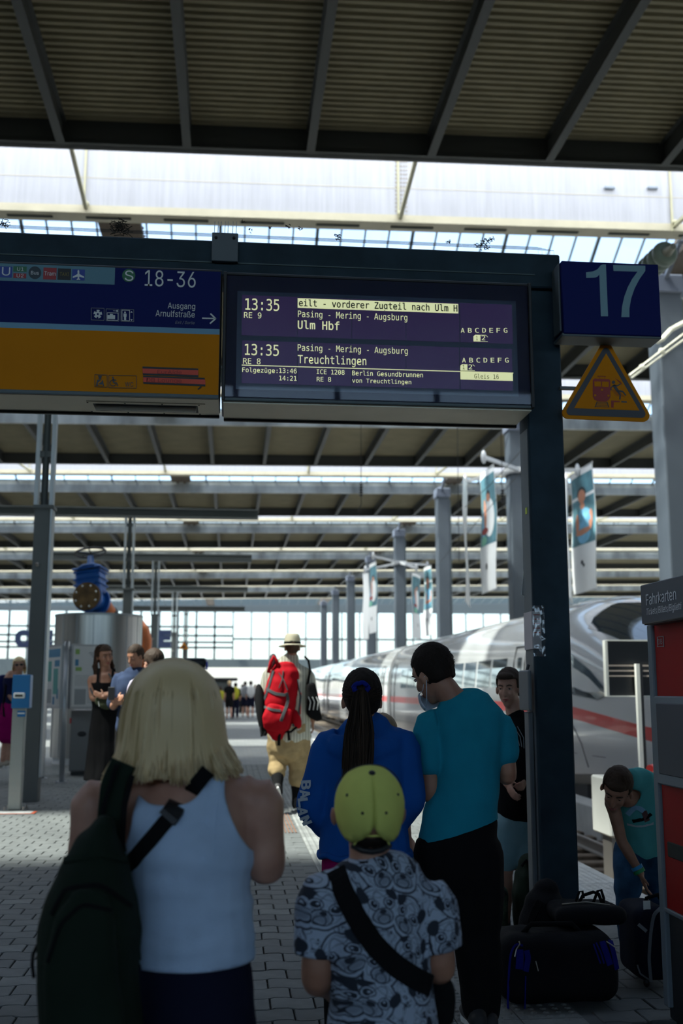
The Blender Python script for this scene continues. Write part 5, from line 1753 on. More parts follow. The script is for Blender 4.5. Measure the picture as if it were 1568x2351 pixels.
kid(MB().rbox((a.x - .3, 74.7, a.z - .2), (b.x, 78.3, a.z), .05, 1), 'roof', M_tmb, kk)
for s_, px0, px1, lb in (('C', 33, 66, 'large dark letter C on the end wall glazing at far left'), ('E', 100, 121, 'large dark letter E left of the steel drum'), ('E', 362, 393, 'large dark letter E right of the steel drum')):
    p = at(px0, 1482, 157.95); q = at(px1, 1482, 157.95)
    t_ = text(s_, 'facade_letter', mat('letter_navy', (.01, .02, .06), .5), None, p, at(px0, 1450, 157.95).z - p.z, q.x - p.x, bold=.06)
    tag(t_, lb, 'letter')

# ================================================================== figures
from mathutils.bvhtree import BVHTree
def skin_mat(name, col):
    m, nt, b = newmat(name)
    tc = nt.nodes.new('ShaderNodeTexCoord'); nz = nt.nodes.new('ShaderNodeTexNoise'); nz.inputs['Scale'].default_value = 14; nz.inputs['Detail'].default_value = 4
    nt.links.new(tc.outputs['Object'], nz.inputs['Vector'])
    cr = nt.nodes.new('ShaderNodeValToRGB')
    cr.color_ramp.elements[0].color = (col[0] * .88, col[1] * .82, col[2] * .82, 1); cr.color_ramp.elements[1].color = (col[0] * 1.08, col[1] * 1.08, col[2] * 1.08, 1)
    cr.color_ramp.elements[0].position = .35; cr.color_ramp.elements[1].position = .65
    nt.links.new(nz.outputs['Fac'], cr.inputs[0]); nt.links.new(cr.outputs[0], b.inputs['Base Color'])
    b.inputs['Roughness'].default_value = .5
    b.inputs['Subsurface Weight'].default_value = .06; b.inputs['Subsurface Radius'].default_value = (.02, .008, .004)
    return m
M_sk1 = skin_mat('skin_fair', (0.50, 0.27, 0.19)); M_sk2 = skin_mat('skin_tanned', (0.40, 0.20, 0.125))
def cloth(name, col, sc=350, b_=0.25, rough=.9, var=.06):
    return mat(name, col, max(rough, .75), var=var, vscale=12, bump=b_, bscale=sc, spec=.12)
M_eyew = mat('eye_white', (.42, .40, .38), .3); M_iris = mat('eye_iris', (.05, .035, .025), .15); M_lip = mat('lips', (.42, .12, .10), .45)
M_brow = mat('eyebrow', (.05, .03, .02), .8)

def remesh(mb, vox, sm=2, fac=.5):
    o = mb.build('tmp', [])
    md = o.modifiers.new('r', 'REMESH'); md.mode = 'VOXEL'; md.voxel_size = vox; md.use_smooth_shade = True
    ms = o.modifiers.new('s', 'SMOOTH'); ms.factor = fac; ms.iterations = sm
    dg = bpy.context.evaluated_depsgraph_get()
    me = bpy.data.meshes.new_from_object(o.evaluated_get(dg))
    bpy.data.objects.remove(o)
    me.polygons.foreach_set('use_smooth', [True] * len(me.polygons))
    return me

def fold(me, amp, sc, seed=0.0, ridge=False):
    me.update()
    nrm = [v.normal.copy() for v in me.vertices]
    for v, n in zip(me.vertices, nrm):
        p = Vector((v.co.x * sc[0] + seed, v.co.y * sc[1], v.co.z * sc[2]))
        f = noise.noise(p) + .5 * noise.noise(p * 2.1)
        if ridge: f = 1 - abs(f) * 2.2
        v.co += n * (amp * f)
    me.update()

def mask(me, keep):
    bm = bmesh.new(); bm.from_mesh(me)
    dead = [f for f in bm.faces if not keep(f.calc_center_median())]
    bmesh.ops.delete(bm, geom=dead, context='FACES')
    lone = [v for v in bm.verts if not v.link_faces]
    bmesh.ops.delete(bm, geom=lone, context='VERTS')
    for _ in range(10):          # relax the cut edge so that it runs smooth
        mv = []
        for v in bm.verts:
            nb = [e.other_vert(v) for e in v.link_edges if e.is_boundary]
            if len(nb) >= 2:
                mv.append((v, (v.co * 2 + sum((w.co for w in nb), Vector())) / (2 + len(nb))))
        for v, c in mv: v.co = c
    bm.to_mesh(me); bm.free()

def put(me, name, m, root, label=None, kind=None):
    me.name = name
    me.materials.clear(); me.materials.append(m)
    o = bpy.data.objects.new(name, me); COL.objects.link(o)
    child(o, root)
    if label: o['label'] = label
    if kind: o['kind'] = kind
    return o

def thicken(o, t=.004):
    md = o.modifiers.new('t', 'SOLIDIFY'); md.thickness = t; md.offset = -1
    return o

class Fig:
    SP = [(0, 0, .84, .155, .105), (0, -.012, .90, .168, .115), (0, -.005, .98, .155, .10), (0, 0, 1.08, .135, .09), (0, .0, 1.18, .145, .10), (0, -.005, 1.28, .16, .108),
          (0, -.01, 1.36, .165, .09), (0, -.012, 1.41, .12, .07), (0, -.01, 1.45, .06, .055)]
    def __init__(s, label, px, crown_py, Y, yaw=0.0, kw=None, kz=None, hs=1.0, name='person', group=None, girth=1.0, z0=0.0, cat='person'):
        c = at(px, crown_py, Y)
        s.x, s.y, s.Y = c.x, Y, Y
        s.kz = kz or (c.z - z0) / 1.70
        s.kw = kw or s.kz
        s.hs = hs * (s.kw if kw is None else 1.0)
        s.z0 = z0; s.yaw = yaw; s.g = girth
        s.root = thing(name, label, cat, (c.x, Y, z0), 0, group)
        s.Rz = Matrix.Rotation(R(yaw), 3, 'Z')
        W = s.W
        s.side = s.Rz @ Vector((1, 0, 0))
        s.fwd = s.Rz @ Vector((0, 1, 0))
        s.J = {}
        for sx, q in ((-1, 'L'), (1, 'R')):
            s.J['S' + q] = W(.170 * sx, -.012, 1.375); s.J['E' + q] = W(.215 * sx, -.03, 1.10); s.J['W' + q] = W(.22 * sx, .03, .86)
            s.J['H' + q] = W(.085 * sx, 0, .88); s.J['K' + q] = W(.095 * sx, .015, .48); s.J['A' + q] = W(.10 * sx, -.03, .075)
        s.spine = [(W(x, y, z), rx * s.kw * s.g, ry * s.kw * s.g) for x, y, z, rx, ry in Fig.SP]
        s.head_c = W(0, .01, 1.70) - Vector((0, 0, .115 * s.hs))
        s.head_r = (0, 0, 0)          # pitch (nod, + down), roll, turn (+ left)
        s.neck0 = W(0, -.012, 1.40)
        s.ar = [.052, .050, .046, .040, .040, .029, .026]
        s.lr = [.088, .083, .070, .052, .056, .046, .036]
        s.hand_dir = {'L': None, 'R': None}
        s.curl = .55; s.ear = .080
    def W(s, x, y, z):
        v = s.Rz @ Vector((x * s.kw, y * s.kw, 0))
        return Vector((s.x + v.x, s.y + v.y, s.z0 + z * s.kz))
    def P(s, px, py, dy=0.0):
        return at(px, py, s.Y + dy)
    def rows(s, rws):
        """silhouette rows of the trunk from the bottom up: (left px, right px, py, depth radius, dy)"""
        s.spine = []
        for r in rws:
            xl, xr, py, ry = r[:4]; dy = r[4] if len(r) > 4 else 0
            a, b = s.P(xl, py, dy), s.P(xr, py, dy)
            s.spine.append(((a + b) / 2, (b - a).length / 2, ry))
    def torso(s, mb, inf=0.0, i0=0, i1=None):
        sp = s.spine[i0:i1]
        mb.chain([c for c, _, _ in sp], [(rx + inf, ry + inf) for _, rx, ry in sp], n=22, sub=3, side=s.side)
    def arm_pts(s, q):
        S, E, Wr = s.J['S' + q], s.J['E' + q], s.J['W' + q]
        return [S, S.lerp(E, .33), S.lerp(E, .68), E, E.lerp(Wr, .3), E.lerp(Wr, .8), Wr]
    def arm(s, mb, q, inf=0.0, f1=2.0, inner=True, flare=0.0):
        pts, rd = s.arm_pts(q), [r * s.kw * s.g for r in s.ar]
        f = [0, .33, .68, 1, 1.3, 1.8, 2]
        P_, R_ = [], []
        if inner:
            c = s.spine[-3][0]
            P_.append(pts[0].lerp(Vector((c.x, c.y, pts[0].z)), .45)); R_.append(rd[0] * 1.0 + inf)
        for i in range(7):
            if f[i] <= f1 + 1e-6:
                P_.append(pts[i]); R_.append(rd[i] + inf + flare * f[i])
            else:
                t = (f1 - f[i - 1]) / (f[i] - f[i - 1])
                if t > .02:
                    P_.append(pts[i - 1].lerp(pts[i], t)); R_.append(rd[i - 1] * (1 - t) + rd[i] * t + inf + flare * f1)
                break
        mb.chain(P_, R_, n=14, sub=3, side=s.side if abs((P_[-1] - P_[0]).normalized().dot(s.side)) < .8 else (0, 1, 0))
    def leg_pts(s, q):
        H, K, A = s.J['H' + q], s.J['K' + q], s.J['A' + q]
        return [H, H.lerp(K, .35), H.lerp(K, .75), K, K.lerp(A, .35) - s.fwd * .012, K.lerp(A, .7), A]
    def leg(s, mb, q, inf=0.0, f1=2.0, flare=0.0, f0=0):
        pts, rd = s.leg_pts(q), [r * s.kw * s.g for r in s.lr]
        f = [0, .35, .75, 1, 1.35, 1.7, 2]
        P_, R_ = [], []
        for i in range(7):
            if f[i] < f0 - 1e-6: continue
            if f[i] <= f1 + 1e-6:
                P_.append(pts[i]); R_.append(rd[i] + inf + flare * f[i])
            else:
                t = (f1 - f[i - 1]) / (f[i] - f[i - 1])
                if t > .02:
                    P_.append(pts[i - 1].lerp(pts[i], t)); R_.append(rd[i - 1] * (1 - t) + rd[i] * t + inf + flare * f1)
                break
        mb.chain(P_, R_, n=14, sub=3, side=s.side)
    def headM(s):
        p, r, t = s.head_r
        return Matrix.Translation(s.head_c) @ (s.Rz @ Euler((-R(p), R(r), R(t)), 'XYZ').to_matrix()).to_4x4() @ Matrix.Scale(s.hs, 4)
    def hand(s, mb, q):
        Wr, E = s.J['W' + q], s.J['E' + q]
        d = s.hand_dir[q] or (Wr - E).normalized()
        d = Vector(d).normalized()
        sg = -1 if q == 'L' else 1
        up = Vector((0, 0, 1)) if abs(d.z) < .8 else s.fwd
        thumbdir = (up - d * up.dot(d)).normalized()      # side of the palm where the thumb sits
        nrm = d.cross(thumbdir).normalized() * sg          # out of the back of the hand
        k = .95 * s.kw
        pc = Wr + d * .045 * k
        M = Matrix((thumbdir, nrm, d)).transposed()
        mb.ell(pc, (.040 * k, .015 * k, .05 * k), M, n=12, m=8)
        ln = (.072, .080, .075, .058)
        for i in range(4):
            b = Wr + d * .082 * k + thumbdir * (.027 - .018 * i) * k
            L_ = ln[i] * k
            c1, c2 = s.curl * .6, s.curl * 1.5
            p1 = b + (d * math.cos(c1 * .5) - nrm * math.sin(c1 * .5)) * L_ * .4
            p2 = p1 + (d * math.cos(c1 + .3) - nrm * math.sin(c1 + .3)) * L_ * .33
            p3 = p2 + (d * math.cos(c2) - nrm * math.sin(c2)) * L_ * .27
            mb.chain([b - d * .03 * k, b, p1, p2, p3], [.0095 * k, .0092 * k, .0085 * k, .008 * k, .0065 * k], n=8, sub=2, side=thumbdir)
        b = Wr + d * .022 * k + thumbdir * .026 * k
        p1 = b + (d * .6 + thumbdir * .8).normalized() * .038 * k - nrm * .008
        p2 = p1 + (d * .9 + thumbdir * .3 - nrm * .3).normalized() * .03 * k
        mb.chain([b, p1, p2], [.013 * k, .0105 * k, .008 * k], n=8, sub=2, side=nrm)
    def body(s, skin, vox=.008, hands='LR', legs=True, feet=True, face=True, arms='LR', sm=2):
        mb = MB()
        s.torso(mb, -.004)
        H = s.headM()
        n0 = len(mb.v)
        hb = MB()
        hb.ell((0, -.012, .022), (.074, .092, .092), n=20, m=14)
        hb.ell((0, .028, -.035), (.056, .056, .078), n=16, m=12)
        hb.ell((0, .05, -.098), (.027, .026, .024), n=10, m=8)
        hb.chain([(0, .076, .012), (0, .092, -.012), (0, .098, -.034)], [.009, .011, .014], n=8, sub=2)
        hb.ell((0, .078, -.066), (.024, .012, .012), n=10, m=6)
        hb.ell((-.03, .062, -.03), (.024, .02, .02), n=10, m=6); hb.ell((.03, .062, -.03), (.024, .02, .02), n=10, m=6)
        hb.ell((0, .066, .03), (.05, .018, .012), n=12, m=6)
        for sx in (-1, 1):
            hb.ell((s.ear * sx, -.004, -.018), (.009, .019, .030), Matrix.Rotation(R(-24 * sx), 3, 'Z'), n=10, m=8)
        hb.xf(H)
        mb.add(hb.v, hb.f)
        nk = H @ Vector((0, -.018, -.055))
        r_ = .054 * s.hs
        mb.chain([s.neck0 - Vector((0, 0, .03)), s.neck0.lerp(nk, .5), nk], [r_ * 1.15, r_, r_ * .98], n=16, sub=3, side=s.side)
        for q in arms:
            s.arm(mb, q)
            if q in hands: s.hand(mb, q)
        if legs:
            for q in 'LR':
                s.leg(mb, q)
                if feet:
                    A = s.J['A' + q]
                    mb.chain([A - s.fwd * .02 * s.kw, A + s.fwd * .06 * s.kw - Vector((0, 0, .04 * s.kz)), A + s.fwd * .14 * s.kw - Vector((0, 0, .05 * s.kz))], [.036 * s.kw, .036 * s.kw, .026 * s.kw], n=10, sub=2, side=s.side)
        me = remesh(mb, vox, sm)
        o = put(me, 'body', skin, s.root)
        if face:
            for sx in (-1, 1):
                e = MB().ell((.030 * sx, .069, .002), (.0125, .0098, .0062), n=12, m=8).xf(H)
                kid(e, 'eye', M_eyew, s.root, True)
                e = MB().ell((.030 * sx, .0775, .002), (.0060, .0032, .0056), n=10, m=6).xf(H)
                kid(e, 'iris', M_iris, s.root, True)
                e = MB().ell((.030 * sx, .0692, .0050), (.0136, .0112, .0048), n=12, m=6).xf(H)
                kid(e, 'eyelid', skin, s.root, True)
                e = MB().chain([(.014 * sx, .083, .019), (.030 * sx, .082, .0255), (.046 * sx, .072, .021)], [.003, .0035, .002], n=6, sub=2).xf(H)
                kid(e, 'eyebrow', M_brow, s.root, True)
            e = MB().chain([(-.022, .081, -.067), (0, .0905, -.0645), (.022, .081, -.067)], [.002, .0052, .002], n=8, sub=3)
            e.chain([(-.018, .081, -.069), (0, .0885, -.0735), (.018, .081, -.069)], [.002, .0055, .002], n=8, sub=3).xf(H)
            kid(e, 'mouth', M_lip, s.root, True)
        return o
    def shoe(s, q, m, sole=None, name='shoe', toe=None, lift=None):
        A = s.J['A' + q]; k = s.kw
        f = Vector(toe).normalized() if toe is not None else s.fwd
        u = Vector((0, 0, 1)); u = (u - f * f.dot(u)).normalized(); sd = f.cross(u)
        M = Matrix((sd, f, u)).transposed()
        mb = MB()
        zz = -.065 * s.kz / max(k, .01) * 1.0
        mb.chain([(0, -.05, zz + .038), (0, .02, zz + .045), (0, .10, zz + .035), (0, .165, zz + .027)], [(.036, .042), (.040, .045), (.044, .034), (.036, .024)], n=14, sub=3, side=(1, 0, 0))
        mb.chain([(0, -.02, zz + .05), (0, -.015, .02)], [.041, .043], n=12, sub=2)
        mb.xf(Matrix.Translation(A) @ M.to_4x4() @ Matrix.Scale(k, 4))
        me = remesh(mb, .008, 2)
        o = put(me, name, m, s.root)
        sb = MB()
        out = [(.040 * math.sin(t) * (1.1 if math.cos(t) > 0 else .85), .055 + .135 * math.cos(t)) for t in [i * 2 * math.pi / 20 for i in range(20)]]
        sb.prismz(out, zz - .004, zz + .018)
        sb.xf(Matrix.Translation(A) @ M.to_4x4() @ Matrix.Scale(k, 4))
        kid(sb, 'sole', sole or M_sgw, o)
        return o
    def hair_cap(s, m, r=(.080, .098, .098), c=(0, -.022, .030), vox=.006, extra=None, rough_=.003, name='hair', low=-.075, face_line=.045):
        """close-fitting hair: keeps clear of the face"""
        mb = MB().ell(c, r, n=28, m=20)
        mb.ell((0, -.045, -.02), (r[0] * .88, .055, .055), n=18, m=12)
        if extra: extra(mb)
        me = remesh(mb, vox, 2)
        def keep(p):
            if p.z < low: return False
            if p.y > face_line - .02 and p.z < face_line + .012: return False
            if p.y > .0 and p.z < .0 and True: return False
            return True
        mask(me, keep)
        fold(me, rough_, (90, 90, 30), 3.0)
        me.transform(s.headM())
        o = put(me, name, m, s.root)
        md = o.modifiers.new('t', 'SOLIDIFY'); md.thickness = .008; md.offset = -1
        return o
    def garment(s, name, m, torso=None, arms=None, legs=None, inf=.012, vox=.009, folds=(.003, (14, 14, 9)), flare=0.0, extra=None, sm=3, keep=None, label=None, legflare=0.0, leginf=None, arminf=None, thick=None, seed=0):
        mb = MB()
        if torso is not None: s.torso(mb, inf, torso[0], torso[1])
        if arms is not None:
            for q in 'LR': s.arm(mb, q, inf if arminf is None else arminf, arms, flare=flare)
        if legs is not None:
            for q in 'LR': s.leg(mb, q, inf if leginf is None else leginf, legs, flare=legflare)
        if extra: extra(mb)
        me = remesh(mb, vox, sm)
        if folds: fold(me, folds[0], folds[1], seed)
        if keep: mask(me, keep)
        o = put(me, name, m, s.root, label)
        if thick: thicken(o, thick)
        return o

def bvh(o):
    me = o.data; M = worldm(o)
    return BVHTree.FromPolygons([M @ v.co for v in me.vertices], [tuple(p.vertices) for p in me.polygons])
CAMP = Vector((0, 0, CAM_H))
def hit(bvhs, px, py, Yd):
    r = ray(px, py).normalized(); best = None
    for b in bvhs:
        h = b.ray_cast(CAMP, r)
        if h[0] is not None and (best is None or h[3] < best[3]): best = h
    if best is None: return at(px, py, Yd), Vector((0, -1, 0))
    return best[0], best[1]
def strap(bvhs, pix, width, name, m, root, Yd, off=.006, t=.004, n=26, label=None):
    """a band laid over what the pixel path crosses"""
    pts = []
    L = len(pix) - 1
    for k in range(n + 1):
        u = k / n * L; i = min(int(u), L - 1); f = u - i
        px = pix[i][0] * (1 - f) + pix[i + 1][0] * f; py = pix[i][1] * (1 - f) + pix[i + 1][1] * f
        p, nn = hit(bvhs, px, py, Yd); pts.append((p, nn))
    P_ = [p for p, _ in pts]
    for _ in range(3):
        P_ = [P_[0]] + [(P_[i - 1] + P_[i] * 2 + P_[i + 1]) / 4 for i in range(1, len(P_) - 1)] + [P_[-1]]
    rg = []
    for i, p in enumerate(P_):
        tn = (P_[min(i + 1, n)] - P_[max(i - 1, 0)]).normalized()
        nn = pts[i][1]; nn = (nn * .6 + Vector((0, -1, 0)) * .4).normalized()
        sd = tn.cross(nn).normalized(); nn = sd.cross(tn).normalized()
        if nn.y > 0: nn = -nn
        w = width / 2
        rg.append([p + nn * off - sd * w, p + nn * (off + t) - sd * w * .9, p + nn * (off + t) + sd * w * .9, p + nn * off + sd * w])
    mb = MB().rings(rg)
    return kid(mb, name, m, root, False, label)
def strands(paths, r, mats, name, root, rnd, n=3, taper=True):
    mb = MB()
    for p in paths:
        mb.cur = rnd.randrange(len(mats))
        L = len(p)
        rr = [r * (.5 + .5 * math.sin(math.pi * min(.9, (i + .6) / L))) if taper else r for i in range(L)]
        mb.tube(p, rr, n, cap=False)
    o = mb.build(name, mats, None, True)
    child(o, root)
    return o

# ================================================================== people: foreground
M_hblonde = [mat('hair_blonde_a', (.80, .59, .31), .45, spec=.6), mat('hair_blonde_b', (.92, .74, .44), .42, spec=.6), mat('hair_blonde_c', (.55, .38, .17), .5, spec=.5)]
M_hdark = mat('hair_dark_brown', (.018, .012, .009), .75, spec=.2); M_hdark2 = mat('hair_dark_brown_b', (.04, .025, .017), .7, spec=.25)
M_hbrown = mat('hair_brown', (.055, .030, .017), .65, spec=.3)
M_navyden = cloth('dark_denim', (.010, .012, .03)); M_blk = cloth('black_cloth', (.008, .008, .009), var=.02)
M_wht = cloth('white_ribbed_cotton', (.52, .66, .86)); M_teal = cloth('teal_jersey', (.012, .26, .36)); M_jkt = cloth('blue_windbreaker', (.008, .09, .36), rough=.6)
M_strap = mat('black_webbing', (.008, .008, .009), .85, spec=.12, bump=.3, bscale=600)
M_green = cloth('dark_olive_nylon', (.012, .022, .014), rough=.65)
M_shw = mat('shoe_grey', (.14, .15, .16), .7); M_shb = mat('shoe_black', (.03, .03, .032), .7)
rs = random.Random(11)

# ---- woman with the blonde bob
f = Fig('woman with a blonde bob and white tank top, seen from behind, rucksack on her left', 405, 1522, 2.62, kw=1.0, hs=.98)
f.rows([(298, 590, 2480, .13), (290, 588, 2380, .135), (286, 580, 2270, .13), (296, 570, 2180, .12), (304, 566, 2090, .115), (308, 562, 2030, .11), (300, 574, 1960, .12), (276, 585, 1890, .115), (262, 590, 1835, .10), (300, 540, 1795, .08), (350, 470, 1765, .06)])
f.head_c = f.P(402, 1522) - Vector((0, 0, .125)) + Vector((0, 0, 0)); f.neck0 = f.P(405, 1780)
f.J.update(SL=f.P(225, 1840), EL=f.P(198, 1985), WL=f.P(250, 1950, .24), SR=f.P(592, 1836), ER=f.P(612, 1988), WR=f.P(540, 1930, .24))
f.ar = [.058, .055, .050, .045, .042, .031, .027]
f.lr = [.10, .095, .08, .06, .062, .048, .038]
f.body(M_sk1, .008, sm=9)
zneck = f.P(400, 1826).z; zsh = f.P(400, 1760).z
xc_ = f.P(430, 1900).x
def keep_tank(p):
    x = p.x; back = p.y < f.Y
    cxp = f.P(430, 1850).x; dx = x - cxp
    # armholes: curve from the strap top down to the side seam
    for e, sgn in ((f.P(508, 1775), 1), (f.P(318, 1775), -1)):
        pass
    z = p.z
    tR = (f.P(0, 1775).z - z) / (f.P(0, 1775).z - f.P(0, 1960).z)
    tR = max(0, min(1, tR))
    xr = f.P(514, 1800).x + (f.P(583, 1960).x - f.P(514, 1800).x) * tR ** 2.2
    xl = f.P(322, 1800).x + (f.P(285, 1960).x - f.P(322, 1800).x) * tR ** 2.2
    if z > f.P(0, 1960).z and (x > xr or x < xl): return False
    nr = f.P(486, 1800).x; nl = f.P(296, 1800).x
    if nl < x < nr:
        u = abs((x - (nl + nr) / 2) / ((nr - nl) / 2))
        zn_ = f.P(0, 1842).z + (f.P(0, 1765).z - f.P(0, 1842).z) * u ** 3.5
        if z > zn_: return False
    return z > f.P(0, 2212).z
tank = f.garment('tank_top', M_wht, torso=(0, None), inf=.015, vox=.007, folds=(.0065, (4, 4, 22)), keep=keep_tank, thick=.003)
f.garment('jeans', M_navyden, torso=(0, 4), legs=1.95, inf=.003, leginf=.008, vox=.010, folds=(.003, (12, 12, 14)))
for q in 'LR': f.shoe(q, M_shw)
bt_ = bvh(tank)
# seams of the top
for path in ([(514, 1778), (522, 1830), (545, 1900), (581, 1955)], [(300, 1822), (340, 1832), (400, 1838), (445, 1828), (472, 1800)]):
    strap([bt_], path, .006, 'hem_binding', M_wht, f.root, f.Y, off=.001, t=.002, n=18)
strap([bt_], [(500, 1780), (488, 1850), (480, 1975)], .022, 'bra_strap_ridge', M_wht, f.root, f.Y, off=-.001, t=.0025, n=14)
# hair
hc = f.P(400, 1522)
dz_t = [0, .012, .035, .07, .12, .18, .235, .275, .295]
rx_t = [.02, .056, .086, .103, .114, .122, .133, .146, .150]
ry_t = [.02, .056, .086, .104, .110, .108, .106, .108, .110]
def hr(dz, ph, ex=0.0):
    for i in range(len(dz_t) - 1):
        if dz <= dz_t[i + 1] or i == len(dz_t) - 2:
            u = (dz - dz_t[i]) / (dz_t[i + 1] - dz_t[i]); break
    rx = rx_t[i] + (rx_t[i + 1] - rx_t[i]) * u + ex; ry = ry_t[i] + (ry_t[i + 1] - ry_t[i]) * u + ex
    return Vector((hc.x + .0 + rx * math.sin(ph) + .01 * dz, hc.y + .005 - ry * math.cos(ph), hc.z - dz))
rg = []
for dz in [0, .004, .012, .024, .04, .06, .09, .12, .15, .18, .21, .24, .262]:
    rg.append([hr(dz, -2.35 + 4.7 * k / 40, -.006) for k in range(41)])
hs_ = MB().rings(rg, cap=False, closed=False)
shell = kid(hs_, 'hair', M_hblonde[0], f.root, True); thicken(shell, .012)
paths = []
for i in range(1500):
    ph = rs.uniform(-2.4, 2.4); ex = rs.uniform(-.004, .004)
    endz = .258 + .018 * noise.noise(Vector((ph * 3, 0, 0))) + rs.uniform(-.014, .012) - (.012 if ph > .9 else 0) + (.012 if ph < -.9 else 0)
    p = []
    w0, w1 = rs.uniform(-.05, .05), rs.uniform(-.04, .04)
    for k in range(13):
        t = k / 12
        dz = .002 + (endz - .002) * t ** 1.15
        clump = .006 * noise.noise(Vector((ph * 9, dz * 5, 1))) + .004 * noise.noise(Vector((ph * 22, dz * 8, 4)))
        flick = .022 * max(0, t - .82) / .18 * (1 if ph > .7 else (.4 if ph > -.8 else .8)) * (rs.random() * .5 + .6)
        p.append(hr(dz, ph + w0 * t + w1 * math.sin(t * 3), ex + clump + flick))
    paths.append(p)
strands(paths, .0021, M_hblonde, 'hair_strands', shell, rs)
sg = MB()
for k in range(15):
    t = -1.25 + 2.5 * k / 14
sg.tube([hr(.022, -1.3, .006) + Vector((0, .05, .004)), hr(.012, -.4, .006) + Vector((0, .09, .01)), hr(.012, .6, .008) + Vector((0, .09, .01)), hr(.020, 1.25, .008) + Vector((0, .06, .01))], .006, 8)
sg.rbox((hc.x + .02, hc.y + .03, hc.z - .012), (hc.x + .075, hc.y + .045, hc.z + .012), .005, 1)
sg_o = sg.build('sunglasses', M_black, None, True); tag(sg_o, 'black sunglasses pushed up on the blonde woman\'s head', 'sunglasses')

# ---- her rucksack
rk = thing('rucksack', 'large dark olive rucksack hanging from the blonde woman\'s left shoulder', 'backpack', f.P(200, 2300, -.16))
Yr = f.Y - .17
def RP(px, py, dy=0): return at(px, py, Yr + dy)
mb = MB()
rws = [(118, 330, 2470, .09), (98, 335, 2380, .12), (85, 318, 2260, .13), (88, 318, 2150, .125), (105, 312, 2080, .115), (135, 300, 2000, .10), (165, 285, 1940, .075), (205, 270, 1900, .05)]
mb.chain([(RP(a, y) + RP(b, y)) / 2 for a, b, y, r in rws], [((RP(b, y) - RP(a, y)).length / 2, r) for a, b, y, r in rws], n=26, sub=4)
me = remesh(mb, .010, 2); fold(me, .008, (7, 7, 5), 2.2); rb = put(me, 'bag_body', M_green, rk)
mb = MB()
rws2 = [(108, 285, 2450, .03), (100, 280, 2340, .04), (102, 270, 2230, .045), (125, 262, 2130, .035), (160, 250, 2060, .02)]
mb.chain([(RP(a, y, -.11) + RP(b, y, -.11)) / 2 for a, b, y, r in rws2], [((RP(b, y) - RP(a, y)).length / 2, r) for a, b, y, r in rws2], n=22, sub=4)
me = remesh(mb, .009, 2); fold(me, .006, (9, 9, 6), 5.2); rp = put(me, 'front_pocket', M_green, rk)
bb_ = [bvh(rb), bvh(rp), bt_]
strap(bb_, [(300, 2080), (230, 2030), (150, 2040), (120, 2100)], .01, 'zip', M_strap, rk, Yr - .1, off=.001, t=.003)
strap(bb_, [(255, 2090), (190, 2075), (140, 2120), (110, 2210)], .008, 'zip', M_strap, rk, Yr - .14, off=.001, t=.003)
strap(bb_, [(150, 1975), (230, 1960), (290, 1975)], .014, 'seam_band', M_green, rk, Yr - .1, off=.002, t=.004)
st_ = strap([bt_], [(285, 1750), (262, 1800), (257, 1850), (252, 1905), (262, 1960)], .058, 'shoulder_strap', M_green, rk, f.Y - .09, off=.012, t=.014)
strap([bt_], [(272, 1752), (240, 1850), (236, 1925)], .010, 'strap_edge', M_strap, rk, f.Y - .10, off=.024, t=.004)
strap([bt_], [(306, 1778), (287, 1850), (283, 1960), (300, 2010)], .012, 'strap_edge', M_strap, rk, f.Y - .10, off=.022, t=.004)
strap([bt_], [(478, 1768), (440, 1815), (395, 1870), (340, 1935), (290, 1995)], .034, 'cross_strap', M_strap, rk, f.Y - .1, off=.006, t=.005)
strap([bt_], [(420, 1838), (400, 1862), (385, 1880)], .046, 'strap_buckle', M_black, rk, f.Y - .12, off=.010, t=.010, n=6)
strap([bt_], [(262, 1975), (300, 2050), (316, 2120), (322, 2200)], .022, 'loose_strap', M_green, rk, f.Y - .14, off=.014, t=.006)
kid(MB().tube([RP(86, 2170), RP(76, 2190), RP(74, 2215), RP(78, 2245)], .004, 6), 'zip_pull', M_strap, rk)

# ---- boy in the yellow cap
f = Fig('boy seen from behind in a yellow baseball cap and black-and-white dog print T-shirt', 847, 1752, 2.72, kw=.80, hs=.93)
f.head_c = f.P(846, 1742) - Vector((0, 0, .122)); f.head_r = (-33, 0, 0); f.ear = .091
f.rows([(772, 985, 2560, .10), (765, 990, 2440, .105), (762, 995, 2351, .105), (768, 985, 2280, .10), (762, 975, 2200, .095), (752, 975, 2130, .095), (742, 985, 2075, .085), (752, 965, 2030, .07), (800, 905, 1990, .05)])
f.neck0 = f.P(852, 1995)
f.J.update(SL=f.P(742, 2062), EL=f.P(728, 2245), WL=f.P(752, 2270, .20), SR=f.P(985, 2068), ER=f.P(1010, 2222), WR=f.P(960, 2215, .20))
f.ar = [.060, .058, .052, .048, .044, .034, .030]
f.J.update(HL=f.P(825, 2440), HR=f.P(925, 2440)); f.lr = [.08, .08, .07, .055, .055, .045, .036]
f.body(M_sk2, .007)
